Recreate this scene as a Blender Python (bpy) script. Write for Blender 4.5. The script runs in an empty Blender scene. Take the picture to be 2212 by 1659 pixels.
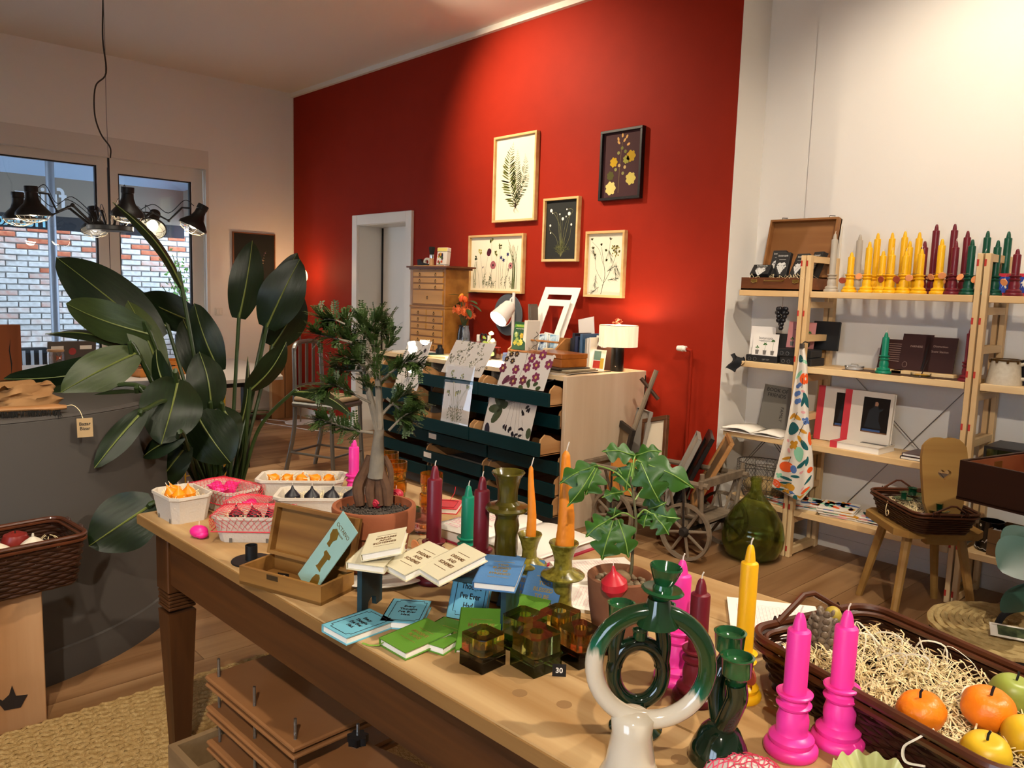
import bpy, bmesh, math, random
from mathutils import Vector, Matrix, Quaternion, noise as mnoise
random.seed(7)
SC = bpy.context.scene
COL = SC.collection
PI = math.pi
# ---------------------------------------------------------------- camera, world, lights, exposure
FPX, YAW, PITCH, ROLL, EYE = 1694.03, math.radians(-46.8803), math.radians(-6.8093), math.radians(1.7576), 1.5
_f = Vector((math.sin(YAW)*math.cos(PITCH), math.cos(YAW)*math.cos(PITCH), math.sin(PITCH)))
_r = Vector((math.cos(YAW), -math.sin(YAW), 0)); _u = _r.cross(_f)
CR = _r*math.cos(ROLL) + _u*math.sin(ROLL); CU = _u*math.cos(ROLL) - _r*math.sin(ROLL); CF = _f
camd = bpy.data.cameras.new('camera'); camd.sensor_fit = 'HORIZONTAL'; camd.sensor_width = 36
camd.lens = FPX/2212*36; camd.clip_start = .02; camd.clip_end = 200
cam = bpy.data.objects.new('camera', camd); COL.objects.link(cam)
cam.matrix_world = Matrix(((CR.x, CU.x, -CF.x, 0), (CR.y, CU.y, -CF.y, 0), (CR.z, CU.z, -CF.z, EYE), (0, 0, 0, 1)))
SC.camera = cam
W = bpy.data.worlds.new('overcast_dusk'); SC.world = W; W.use_nodes = True
_bg = W.node_tree.nodes['Background']; _bg.inputs[0].default_value = (.66, .80, 1.0, 1); _bg.inputs[1].default_value = 4.6
SC.view_settings.view_transform = 'Standard'; SC.view_settings.look = 'None'; SC.view_settings.gamma = 1
SC.view_settings.use_curve_mapping = False; SC.view_settings.exposure = 0.88
SC.cycles.use_denoising = True; SC.cycles.use_adaptive_sampling = True; SC.cycles.adaptive_threshold = .12; SC.cycles.adaptive_min_samples = 20; SC.cycles.max_bounces = 7; SC.cycles.transmission_bounces = 7; SC.cycles.diffuse_bounces = 3
SC.cycles.glossy_bounces = 3; SC.cycles.transparent_max_bounces = 12; SC.cycles.sample_clamp_indirect = 6
SC.cycles.caustics_reflective = False; SC.cycles.caustics_refractive = False
WARM = (1, .80, .58); WARM2 = (1, .87, .70)
def spot(name, loc, aim, power, angle, blend=.5, col=WARM, size=.04):
    d = bpy.data.lights.new(name, 'SPOT'); d.energy = power; d.spot_size = math.radians(angle); d.spot_blend = blend
    d.color = col; d.shadow_soft_size = size
    o = bpy.data.objects.new(name, d); COL.objects.link(o); o.location = loc
    o.rotation_euler = (Vector(aim)-Vector(loc)).to_track_quat('-Z', 'Y').to_euler(); return o
def bulb(name, loc, power, col=WARM, size=.04):
    d = bpy.data.lights.new(name, 'POINT'); d.energy = power; d.color = col; d.shadow_soft_size = size
    o = bpy.data.objects.new(name, d); COL.objects.link(o); o.location = loc; return o
def portal(name, loc, rot, sx, sy):
    d = bpy.data.lights.new(name, 'AREA'); d.shape = 'RECTANGLE'; d.size = sx; d.size_y = sy; d.cycles.is_portal = True
    o = bpy.data.objects.new(name, d); COL.objects.link(o); o.location = loc; o.rotation_euler = rot
portal('fill_window_portal', (.1, -3.63, 1.6), (-PI/2, 0, 0), 2.2, 2.2)  # sampling portal for the added fill window
portal('courtyard_window_portal', (-8.46, 1.4, 1.4), (0, -PI/2, 0), 2.6, 3.9)
spot('red_wall_spotlight', (-4.85, 2.95, 3.45), (-4.4, 4.32, 2.65), 135, 94, .9)
spot('shelf_spotlight', (-1.15, 3.35, 3.45), (-1.45, 4.63, 1.7), 50, 105, .7, WARM2)
spot('white_wall_spotlight', (-.6, 2.9, 3.45), (-.7, 4.63, 2.2), 30, 100, .8, WARM2)
spot('table_spotlight', (.55, 2.55, 3.45), (-1.0, 1.2, .78), 190, 80, .6, WARM2)
spot('table_end_spotlight', (-.9, 2.3, 3.45), (-2.2, 1.1, .78), 50, 75, .6, WARM2)
spot('floor_fill_light', (-.7, 1.9, 3.45), (-2.9, 3.35, .5), 155, 62, .7, WARM2)  # added fill from the right for the chest side and floor
spot('desk_fill_light', (-5.3, 2.1, 3.45), (-5.7, 2.7, 0), 130, 62, .8, WARM2)  # added lamp without a fixture, brightens the floor by the desk
spot('chest_spotlight', (-3.6, 2.6, 3.45), (-4.2, 3.9, 1.0), 85, 75, .7, WARM2)
spot('counter_spotlight', (-1.4, .2, 3.45), (-3.3, .5, .6), 100, 75, .7, WARM2)
spot('room_fill_light', (1.2, -1.2, 3.45), (-.6, .8, .7), 250, 100, .7, WARM2)  # unseen lamp added behind the camera as ambient fill
# ---------------------------------------------------------------- measuring helpers (a point of the photograph on a plane of the room)
EYEV = Vector((0, 0, EYE))
def ray(px, py): return CR*((px-1106)/FPX) - CU*((py-829.5)/FPX) + CF
def TZ(px, py, z): d = ray(px, py); return EYEV + d*((z-EYE)/d.z)
def TY(px, py, y): d = ray(px, py); return EYEV + d*(y/d.y)
def TX(px, py, x): d = ray(px, py); return EYEV + d*(x/d.x)
def TD(px, py, dep): return EYEV + ray(px, py)*dep
def MPP(p): return (Vector(p)-EYEV).dot(CF)/FPX          # metres per photograph pixel at p
def HT(p, px, py): return TY(px, py, p[1]).z - p[2]
# ---------------------------------------------------------------- geometry helpers
def V(*a): return Vector(a)
def RX(a): return Matrix.Rotation(a, 4, 'X')
def RY(a): return Matrix.Rotation(a, 4, 'Y')
def RZ(a): return Matrix.Rotation(a, 4, 'Z')
def TR(*a): return Matrix.Translation(Vector(a))
def SCL(x, y=None, z=None): return Matrix.Diagonal((x, y if y is not None else x, z if z is not None else x, 1))
class MB:
    def __init__(s): s.v = []; s.f = []
    def add(s, vs, fs, M=None):
        o = len(s.v)
        s.v += [tuple(M @ Vector(v)) for v in vs] if M else [tuple(v) for v in vs]
        s.f += [[i+o for i in f] for f in fs]; return s
    def box(s, c, d, M=None, b=0, seg=1):
        x, y, z = d[0]/2, d[1]/2, d[2]/2
        vs = [(-x,-y,-z),(x,-y,-z),(x,y,-z),(-x,y,-z),(-x,-y,z),(x,-y,z),(x,y,z),(-x,y,z)]
        fs = [(0,3,2,1),(4,5,6,7),(0,1,5,4),(1,2,6,5),(2,3,7,6),(3,0,4,7)]
        if b:
            bm = bmesh.new(); bv = [bm.verts.new(v) for v in vs]
            for f in fs: bm.faces.new([bv[i] for i in f])
            bmesh.ops.bevel(bm, geom=bm.edges[:], offset=b, segments=seg, affect='EDGES', profile=.5)
            bm.verts.index_update(); vs = [v.co.copy() for v in bm.verts]; fs = [[v.index for v in f.verts] for f in bm.faces]; bm.free()
        T0 = TR(*c); return s.add(vs, fs, (M @ T0) if M else T0)
    def bx(s, x0, x1, y0, y1, z0, z1, M=None, b=0): return s.box(((x0+x1)/2,(y0+y1)/2,(z0+z1)/2), (abs(x1-x0),abs(y1-y0),abs(z1-z0)), M, b)
    def lathe(s, prof, n=24, M=None, a0=0, a1=2*PI):
        full = abs(a1-a0-2*PI) < 1e-6; k = n if full else n+1; vs = []; fs = []; rows = []
        for r, z in prof:
            if r < 1e-6: rows.append([len(vs)]); vs.append((0, 0, z))
            else:
                rows.append(list(range(len(vs), len(vs)+k)))
                vs += [(r*math.cos(a0+(a1-a0)*i/n), r*math.sin(a0+(a1-a0)*i/n), z) for i in range(k)]
        for A, B in zip(rows, rows[1:]):
            for i in range(n):
                j = (i+1) % k
                if len(A) == 1 and len(B) == 1: continue
                if len(A) == 1: fs.append((A[0], B[j], B[i]))
                elif len(B) == 1: fs.append((A[i], A[j], B[0]))
                else: fs.append((A[i], A[j], B[j], B[i]))
        return s.add(vs, fs, M)
    def tube(s, pts, r, n=6, closed=False, M=None, flat=None):
        pts = [Vector(p) for p in pts]; m = len(pts); rr = r if isinstance(r, (list, tuple)) else [r]*m
        tg = []
        for i in range(m):
            a = pts[i-1] if (i or closed) else pts[0]; b = pts[(i+1) % m] if (i < m-1 or closed) else pts[-1]
            t = b-a; tg.append(t.normalized() if t.length > 1e-9 else Vector((0, 0, 1)))
        up = Vector((0, 0, 1)) if abs(tg[0].z) < .9 else Vector((1, 0, 0))
        nv = (up - tg[0]*up.dot(tg[0])).normalized(); vs = []; fs = []
        for i in range(m):
            if i: nv = nv - tg[i]*nv.dot(tg[i]); nv = nv.normalized() if nv.length > 1e-6 else tg[i].orthogonal().normalized()
            bn = tg[i].cross(nv)
            for k in range(n):
                a = 2*PI*k/n; vs.append(pts[i] + (nv*math.cos(a)*(flat or 1) + bn*math.sin(a))*rr[i])
        for i in range(m if closed else m-1):
            for k in range(n):
                a, b = i*n+k, i*n+(k+1) % n; c = ((i+1) % m)*n
                fs.append((a, b, c+(k+1) % n, c+k))
        if not closed: fs += [list(range(n))[::-1], list(range((m-1)*n, m*n))]
        return s.add(vs, fs, M)
    def cyl(s, p0, p1, r0, r1=None, n=16, M=None): return s.tube([p0, p1], [r0, r0 if r1 is None else r1], n, M=M)
    def prism(s, poly, h, M=None, z0=0):
        n = len(poly); a = sum(poly[i][0]*poly[(i+1)%n][1]-poly[(i+1)%n][0]*poly[i][1] for i in range(n))
        if a < 0: poly = poly[::-1]
        vs = [(x, y, z0) for x, y in poly] + [(x, y, z0+h) for x, y in poly]
        return s.add(vs, [list(range(n))[::-1], list(range(n, 2*n))] + [(i, (i+1)%n, n+(i+1)%n, n+i) for i in range(n)], M)
    def grid(s, fn, nu, nv, M=None, wrap=False):
        vs = [fn(i/nu, j/nv) for j in range(nv+1) for i in range(nu+(0 if wrap else 1))]; k = nu+(0 if wrap else 1)
        return s.add(vs, [(j*k+i, j*k+(i+1)%k, (j+1)*k+(i+1)%k, (j+1)*k+i) for j in range(nv) for i in range(nu)], M)
    def ball(s, c, r, nu=16, nv=10, M=None):
        r = r if isinstance(r, (tuple, list)) else (r, r, r); T0 = TR(*c) @ SCL(*r)
        return s.lathe([(math.sin(PI*i/nv), -math.cos(PI*i/nv)) for i in range(nv+1)], nu, (M @ T0) if M else T0)
    def poly(s, pts, M=None): return s.add(pts, [list(range(len(pts)))], M)
def part(name, mb, m, parent=None, smooth=35, label=None, loc=None, kind=None):
    me = bpy.data.meshes.new(name); me.from_pydata(mb.v, [], mb.f)
    for x in (m if isinstance(m, list) else [m]): me.materials.append(x)
    if smooth:
        me.polygons.foreach_set('use_smooth', [True]*len(me.polygons)); me.set_sharp_from_angle(angle=math.radians(smooth))
    o = bpy.data.objects.new(name, me); COL.objects.link(o)
    if parent: o.parent = parent
    if label: o['label'] = label
    if kind: o['kind'] = kind
    if loc is not None: o.location = loc
    return o
def tag(o, label, cat, group=None, kind=None):
    if label: o['label'] = label
    if cat: o['category'] = cat
    if group: o['group'] = group
    if kind: o['kind'] = kind
    return o
def thing(name, label, cat, loc=(0, 0, 0), rz=0, group=None, M=None):
    o = bpy.data.objects.new(name, None); COL.objects.link(o); o.empty_display_size = .05
    if M is not None: o.matrix_world = M
    else: o.location = loc; o.rotation_euler = (0, 0, rz)
    return tag(o, label, cat, group)
def solo(name, mb, m, label, cat, loc=(0, 0, 0), rz=0, group=None, M=None, smooth=35, kind=None):
    o = part(name, mb, m, smooth=smooth)
    if M is not None: o.matrix_world = M
    else: o.location = loc; o.rotation_euler = (0, 0, rz)
    return tag(o, label, cat, group, kind)
def struct(name, mb, m, parent=None, smooth=35, label=None):
    o = part(name, mb, m, parent, smooth, label)
    if not parent: o['kind'] = 'structure'
    return o
def dup(root, loc=None, rz=None, label=None, group=None, M=None):
    r = root.copy(); COL.objects.link(r)
    if M is not None: r.matrix_world = M
    if loc is not None: r.location = loc
    if rz is not None: r.rotation_euler = (0, 0, rz)
    if label: r['label'] = label
    if group: r['group'] = group
    for ch in list(root.children):
        c = ch.copy(); COL.objects.link(c); c.parent = r
        for g in list(ch.children):
            d = g.copy(); COL.objects.link(d); d.parent = c
    return r
def letters(txt, size, m, parent, M, name='lettering', align='CENTER', bold=.0, ext=.0003, line=1.0, sx=1):
    c = bpy.data.curves.new(name, 'FONT'); c.body = txt; c.size = size; c.align_x = align; c.align_y = 'CENTER'; c.extrude = ext
    c.offset = bold*size; c.space_line = line; c.resolution_u = 3; c.materials.append(m)
    o = bpy.data.objects.new(name, c); COL.objects.link(o); o.parent = parent; o.matrix_local = M @ SCL(sx, 1, 1); return o
def bez(pts, n=8):
    """smooth curve through the points (Catmull-Rom)"""
    P = [Vector(p) for p in pts]; out = []
    for i in range(len(P)-1):
        a = P[i-1] if i else P[0]*2-P[1]; b, c = P[i], P[i+1]; d = P[i+2] if i+2 < len(P) else P[i+1]*2-P[i]
        for k in range(n):
            t = k/n; out.append(.5*((2*b)+(c-a)*t+(2*a-5*b+4*c-d)*t*t+(3*b-a-3*c+d)*t**3))
    return out + [P[-1]]
def rrect(w, d, r, n=5):
    out = []
    for cx, cy, a in ((w/2-r, d/2-r, 0), (-w/2+r, d/2-r, PI/2), (-w/2+r, -d/2+r, PI), (w/2-r, -d/2+r, 1.5*PI)):
        out += [(cx+r*math.cos(a+PI/2*i/n), cy+r*math.sin(a+PI/2*i/n)) for i in range(n+1)]
    return out
# ---------------------------------------------------------------- materials
def lin(c):
    if isinstance(c, str): c = [int(c[i:i+2], 16)/255 for i in (0, 2, 4)]; c = [x/12.92 if x <= .04045 else ((x+.055)/1.055)**2.4 for x in c]
    return (*c[:3], 1)
MATS = {}
def mat(name, col, rough=.5, metal=0, spec=.5, trans=0, ior=1.45, bump=None, var=None, emit=None, coat=0, sss=0, alpha=1, dist=.004, world=False):
    if name in MATS: return MATS[name]
    m = bpy.data.materials.new(name); m.use_nodes = True; nt = m.node_tree; b = nt.nodes['Principled BSDF']; I = b.inputs; L = nt.links
    c = lin(col); I['Base Color'].default_value = c; I['Roughness'].default_value = rough; I['Metallic'].default_value = metal
    I['Specular IOR Level'].default_value = spec; I['Transmission Weight'].default_value = trans; I['IOR'].default_value = ior
    I['Coat Weight'].default_value = coat; I['Coat Roughness'].default_value = .08; I['Alpha'].default_value = alpha
    if sss: I['Subsurface Weight'].default_value = sss; I['Subsurface Radius'].default_value = (.02, .012, .008); I['Subsurface Scale'].default_value = .4
    if emit: I['Emission Color'].default_value = lin(emit[0]); I['Emission Strength'].default_value = emit[1]
    if var or bump:
        tc = nt.nodes.new('ShaderNodeTexCoord')
    if var:   # (colour2, scale, sharpness) or with a stretch vector
        mp = nt.nodes.new('ShaderNodeMapping'); L.new(nt.nodes.new('ShaderNodeNewGeometry').outputs['Position'] if world else tc.outputs['Object'], mp.inputs[0])
        if len(var) > 3: mp.inputs['Scale'].default_value = var[3]
        nz = nt.nodes.new('ShaderNodeTexNoise'); nz.inputs['Scale'].default_value = var[1]; nz.inputs['Detail'].default_value = 6; L.new(mp.outputs[0], nz.inputs[0])
        rp = nt.nodes.new('ShaderNodeValToRGB'); k = var[2]; rp.color_ramp.elements[0].position = .5-k; rp.color_ramp.elements[1].position = .5+k
        rp.color_ramp.elements[0].color = c; rp.color_ramp.elements[1].color = lin(var[0])
        L.new(nz.outputs[0], rp.inputs[0]); L.new(rp.outputs[0], I['Base Color'])
    if bump:
        n2 = nt.nodes.new('ShaderNodeTexNoise'); n2.inputs['Scale'].default_value = bump[0]; n2.inputs['Detail'].default_value = 5
        if len(bump) > 2:
            mp2 = nt.nodes.new('ShaderNodeMapping'); mp2.inputs['Scale'].default_value = bump[2]; L.new(tc.outputs['Object'], mp2.inputs[0]); L.new(mp2.outputs[0], n2.inputs[0])
        else: L.new(tc.outputs['Object'], n2.inputs[0])
        bp = nt.nodes.new('ShaderNodeBump'); bp.inputs['Strength'].default_value = bump[1]; bp.inputs['Distance'].default_value = dist
        L.new(n2.outputs[0], bp.inputs['Height']); L.new(bp.outputs[0], I['Normal'])
    MATS[name] = m; return m
def wood(name, c1, c2, ax='X', rough=.5, scale=14, k=.13, stretch=.08, bump=.12, spec=.4, coat=0, world=False):
    s = {'X': (stretch, 1, 1), 'Y': (1, stretch, 1), 'Z': (1, 1, stretch)}[ax]
    return mat(name, c1, rough, spec=spec, var=(c2, scale, k, s), bump=(scale*4, bump, s), coat=coat, dist=.002, world=world)
def emis(name, col, st):
    if name in MATS: return MATS[name]
    m = bpy.data.materials.new(name); m.use_nodes = True; nt = m.node_tree; nt.nodes.clear()
    e = nt.nodes.new('ShaderNodeEmission'); e.inputs[0].default_value = lin(col); e.inputs[1].default_value = st
    o = nt.nodes.new('ShaderNodeOutputMaterial'); nt.links.new(e.outputs[0], o.inputs[0]); MATS[name] = m; return m
def glass(name, col=(1, 1, 1), rough=0, ior=1.45, clear=.16):
    """glass whose shadow lets light through (a thin pane or vessel)"""
    if name in MATS: return MATS[name]
    m = bpy.data.materials.new(name); m.use_nodes = True; nt = m.node_tree; b = nt.nodes['Principled BSDF']; I = b.inputs
    I['Base Color'].default_value = lin(col); I['Roughness'].default_value = rough; I['Transmission Weight'].default_value = 1; I['IOR'].default_value = ior
    t = nt.nodes.new('ShaderNodeBsdfTransparent'); t.inputs[0].default_value = lin([.35+.65*c for c in col]); mx = nt.nodes.new('ShaderNodeMixShader'); mx.inputs[0].default_value = clear
    o = nt.nodes['Material Output']; nt.links.new(b.outputs[0], mx.inputs[1]); nt.links.new(t.outputs[0], mx.inputs[2]); nt.links.new(mx.outputs[0], o.inputs[0])
    MATS[name] = m; return m
def pane(name, tint=(1, 1, 1), k=1.0):
    """thin window glass: clear straight through, mirror-like at grazing angles"""
    if name in MATS: return MATS[name]
    m = bpy.data.materials.new(name); m.use_nodes = True; nt = m.node_tree; nt.nodes.clear(); L = nt.links
    fr = nt.nodes.new('ShaderNodeFresnel'); fr.inputs[0].default_value = 1.5
    mu = nt.nodes.new('ShaderNodeMath'); mu.operation = 'MULTIPLY'; mu.inputs[1].default_value = k; mu.use_clamp = True; ge = nt.nodes.new('ShaderNodeNewGeometry'); iv = nt.nodes.new('ShaderNodeMath'); iv.operation = 'SUBTRACT'; iv.inputs[0].default_value = 1; L.new(ge.outputs['Backfacing'], iv.inputs[1])
    m2 = nt.nodes.new('ShaderNodeMath'); m2.operation = 'MULTIPLY'; L.new(fr.outputs[0], m2.inputs[0]); L.new(iv.outputs[0], m2.inputs[1]); L.new(m2.outputs[0], mu.inputs[0])
    t = nt.nodes.new('ShaderNodeBsdfTransparent'); t.inputs[0].default_value = lin(tint)
    g = nt.nodes.new('ShaderNodeBsdfGlossy'); g.inputs['Roughness'].default_value = .01
    mx = nt.nodes.new('ShaderNodeMixShader'); o = nt.nodes.new('ShaderNodeOutputMaterial')
    L.new(mu.outputs[0], mx.inputs[0]); L.new(t.outputs[0], mx.inputs[1]); L.new(g.outputs[0], mx.inputs[2]); L.new(mx.outputs[0], o.inputs[0])
    MATS[name] = m; return m
PAPER = mat('paper', 'efe9dd', .8, spec=.2); WHITE = mat('white_paint', 'ece6da', .55); BLACK = mat('black_matte', '0c0c0d', .5)
PINE = wood('pine', 'd9b27c', 'e6c795', 'X'); PINEZ = wood('pine_upright', 'd6b07c', 'e6c896', 'Z'); PINEY = wood('pine_rail', 'd9b27c', 'e6c795', 'Y')
GOLD = mat('gold_foil', 'c09a3c', .35, .8); INK = mat('black_ink', '141414', .7); WICK = mat('wick_cotton', 'eae0d0', .9)
METAL = mat('brushed_metal', '8d8b86', .35, 1); BRASS = mat('brass', 'a58746', .4, .9); STRAW = mat('straw', 'e8cf96', .7, var=('f6e6bd', 30, .2))
CHROME = mat('chrome', 'cfcfcf', .15, 1)
# ---------------------------------------------------------------- the room
XL, YR, YW, YN, XRET, ZC = -8.31, 4.32, 4.63, 4.642, -2.69, 3.59
RED = mat('red_wall_paint', '952410', .65, spec=.15, bump=(220, .06), var=('8d210e', 6, .3))
WALL = mat('white_wall_paint', 'ece6dc', .7, spec=.25, bump=(160, .05))
CEIL = mat('ceiling_paint', 'e6ddd2', .8, spec=.2)
TRIM = mat('white_trim', 'e6dfd2', .45)
XB, YB = 3.2, -3.6
fb = MB(); fb.bx(XL-.3, XB, YB, YN, -.12, -.012)
floor = struct('floor', fb, mat('floor_joint', '4a3018', .8))
OAK = [wood('oak_floor_a', '7d5834', 'aa855c', 'Y', .45, 9, .18, .08, world=True), wood('oak_floor_b', '8a6440', 'b58f66', 'Y', .45, 8, .18, .08, world=True), wood('oak_floor_c', '734f2e', 'a07a54', 'Y', .45, 10, .18, .08, world=True)]
random.seed(3); PW = .19; x = XL; k = 0
while x < 0.3:
    y = -.4 - random.random()*1.2; w = min(PW, .3-x)
    while y < YN:
        ln = random.choice((1.5, 1.8, 2.1)); y1 = min(y+ln, YN)
        if y1-y > .05:
            m = MB(); m.box((0, 0, -.006), (w-.003, y1-y-.003, .012)); o = part('plank', m, OAK[k % 3 if random.random() < .7 else random.randrange(3)], floor, 0)
            o.location = (x+w/2, (y+y1)/2, 0); k += 1
        y = y1
    x += PW
m = MB(); m.bx(.3, XB, YB, YN, -.012, 0); m.bx(XL, .3, YB, -.4, -.012, 0); part('plank_rest', m, OAK[0], floor, 0, kind='stuff')
m = MB(); m.bx(XL-.3, XB, YB, YN+.2, ZC, ZC+.1); struct('ceiling', m, CEIL)
# red wall with the door opening, white return and white wall
DX0, DX1, DZ = -6.93, -6.09, 2.10
m = MB(); m.bx(XL-.3, DX0, YR, YR+.34, 0, ZC); m.bx(DX1, XRET-.002, YR, YR+.34, 0, ZC); m.bx(DX0, DX1, YR, YR+.34, DZ, ZC)
struct('wall_red', m, RED, smooth=0, label='deep red painted wall with framed pressed flowers')
m = MB(); m.bx(XRET-.002, XRET, YR+.0005, YN, 0, ZC); m.bx(XRET-.1, -2.37, YN, YN+.1, 0, ZC); struct('wall_return', m, WALL, smooth=0)
m = MB(); m.bx(-2.37, XB, YW, YW+.16, 0, ZC); struct('wall_white', m, WALL, smooth=0)
m = MB(); m.bx(XB, XB+.1, YB, YW, 0, ZC); struct('wall_right', m, WALL, smooth=0)
m = MB(); m.bx(XL-.3, -1.0, YB-.1, YB, 0, ZC).bx(1.2, XB, YB-.1, YB, 0, ZC).bx(-1.0, 1.2, YB-.1, YB, 0, .5).bx(-1.0, 1.2, YB-.1, YB, 2.7, ZC); struct('wall_back', m, WALL, smooth=0)
w2 = struct('window_fill', MB().bx(-1.0, 1.2, YB-.08, YB-.02, .5, .56).bx(-1.0, 1.2, YB-.08, YB-.02, 2.64, 2.7).bx(.07, .13, YB-.08, YB-.02, .56, 2.64), TRIM, smooth=0)  # unseen window, added so neutral daylight fills the room
struct('ground_sky_block', MB().bx(-8, 8, -12, YB-.1, -.2, -.1), mat('sky_block_grey', '6a6864', .9))  # unseen slab added to block light from the lower half of the sky
# left wall with the tall glazing
GX, WY0, WY1, WZ1 = -8.42, -.6, 3.33, 2.66
m = MB(); m.bx(XL-.24, XL, WY1+.03, YR, 0, ZC); m.bx(XL-.24, XL, YB, WY0, 0, ZC); m.bx(XL-.24, XL, WY0, WY1+.03, WZ1+.17, ZC)
struct('wall_left', m, WALL, smooth=0)
win = struct('window_1', MB().bx(XL-.17, XL-.07, WY0, WY1, 0, .06), TRIM, smooth=0, label='tall white framed glazing looking onto a brick courtyard')
FRM = mat('window_frame_white', 'd8d0c4', .4)
m = MB()
for y0, y1 in ((WY0, WY0+.1), (1.33, 1.45), (2.31, 2.50), (3.21, WY1)): m.bx(XL-.16, XL-.08, y0, y1, .14, 2.515 if y0 > 2.2 else 2.57)
m.bx(XL-.16, XL-.08, WY0, WY1, 2.57, WZ1); m.bx(XL-.16, XL-.08, 2.31, WY1, 2.515, 2.57); m.bx(XL-.16, XL-.08, WY0, WY1, .06, .14)
part('frame', m, FRM, win)
m = MB(); m.bx(XL-.17, XL+.004, WY0, WY1+.03, WZ1-.01, WZ1+.175); m.bx(XL-.07, XL-.001, WY1, WY1+.06, 0, WZ1+.17); part('roller_casing', m, FRM, win)
part('mullion_seam', MB().bx(XL-.082, XL-.0795, 2.402, 2.408, .1, 2.56), mat('seam_dark', '2b2622', .6), win)
GLZ = pane('window_glass', (.93, .97, 1.0), 1.3)
GSK = mat('gasket_black', '0a0a0c', .4)
for y0, y1, z1 in ((WY0+.1, 1.33, 2.57), (1.45, 2.31, 2.57), (2.50, 3.21, 2.515)):
    g = part('pane', MB().bx(XL-.125, XL-.121, y0, y1, .14, z1), GLZ, win, 0)
    m = MB(); m.bx(XL-.13, XL-.09, y0, y0+.012, .14, z1); m.bx(XL-.13, XL-.09, y1-.016, y1, .14, z1); m.bx(XL-.13, XL-.09, y0, y1, z1-.012, z1); part('gasket', m, GSK, win, 0)
m = MB(); m.cyl((XL-.07, 3.27, 1.0), (XL-.04, 3.27, 1.0), .012); m.box((XL-.035, 3.25, 1.0), (.015, .1, .02), b=.004); part('handle', m, METAL, win)
# crown moulding and baseboards
m = MB(); m.bx(XL, XRET, YR-.035, YR, 3.545, ZC); struct('trim_1', m, TRIM, smooth=0, label='white crown moulding above the red wall')
BB = TRIM
struct('baseboard_red', MB().bx(XL, -7.04, YR-.018, YR, 0, .10).bx(-5.98, XRET, YR-.018, YR, 0, .10), BB, smooth=0)
struct('baseboard_left', MB().bx(XL, XL+.018, 3.40, YR, 0, .10), BB, smooth=0)
struct('baseboard_white', MB().bx(-2.37, XB, YW-.018, YW, 0, .075).bx(-2.37, XB, YW-.012, YW, .075, .15).bx(XRET, -2.37, YN-.018, YN, 0, .15), BB, smooth=0)
struct('baseboard_return', MB().bx(XRET, XRET+.015, YR, YN, 0, .15), BB, smooth=0)
struct('trim_2', MB().bx(XL-.002, XL+.006, YR-.012, YR, 0, 3.545), TRIM, smooth=0, label='thin white edge where red and white walls meet')
# door in the red wall
dr = struct('door_1', MB().bx(DX0, DX1, YR+.27, YR+.31, 0, DZ-.16), mat('door_white', 'e8e0d2', .4), smooth=0, label='plain white door set deep in the red wall')
DF = mat('door_frame_white', 'e8e1d4', .4)
m = MB()
m.bx(DX0-.09, DX0, YR-.03, YR+.02, 0, DZ+.10, b=.004); m.bx(DX1, DX1+.09, YR-.03, YR+.02, 0, DZ+.10, b=.004); m.bx(DX0, DX1, YR-.03, YR+.02, DZ, DZ+.10, b=.004)
m.bx(DX0, DX0+.004, YR, YR+.34, 0, DZ); m.bx(DX1-.004, DX1, YR, YR+.34, 0, DZ); m.bx(DX0, DX1, YR, YR+.34, DZ-.004, DZ)
part('door_frame', m, DF, dr)
part('door_seal', MB().bx(DX0+.02, DX0+.032, YR+.255, YR+.27, 0, DZ-.01), GSK, dr)
part('transom_panel', MB().bx(DX0, DX1, YR+.27, YR+.30, DZ-.16, DZ), DF, dr)
m = MB(); m.cyl((DX0+.09, YR+.27, 1.22), (DX0+.09, YR+.22, 1.22), .012); m.tube([(DX0+.09, YR+.22, 1.22), (DX0+.20, YR+.22, 1.22)], .009, 8); m.cyl((DX0+.09, YR+.27, 1.22), (DX0+.09, YR+.265, 1.22), .026); part('handle', m, METAL, dr)
m = MB(); m.box((DX0-.15, YR-.004, 1.18), (.08, .008, .08), b=.002); m.box((DX0-.15, YR-.009, 1.18), (.055, .006, .055), b=.002)
solo('light_switch', m, TRIM, 'white light switch on the red wall beside the door', 'switch')
m = MB(); p = TX(472, 673, XL); m.box((XL+.004, p.y, p.z), (.008, .082, .082), b=.002); m.box((XL+.010, p.y-.014, p.z), (.006, .026, .056), b=.002); m.box((XL+.010, p.y+.014, p.z), (.006, .026, .056), b=.002)
solo('light_switch', m, TRIM, 'white double light switch on the white wall by the window', 'switch')
# red pipe with white valve
pt = thing('heating_pipe', 'red painted heating pipe with a white valve on the red wall', 'pipe', (-2.89, 4.28, 0))
part('pipe', MB().tube([(0, 0, 0), (0, 0, 1.12), (0, -.01, 1.15), (-.03, -.02, 1.16)], .011, 10), RED, pt)
m = MB(); m.cyl((-.03, -.02, 1.16), (-.055, -.02, 1.16), .018, n=12); m.cyl((-.055, -.02, 1.16), (-.095, -.02, 1.16), .021, .017, 12); part('valve', m, TRIM, pt)
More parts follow.
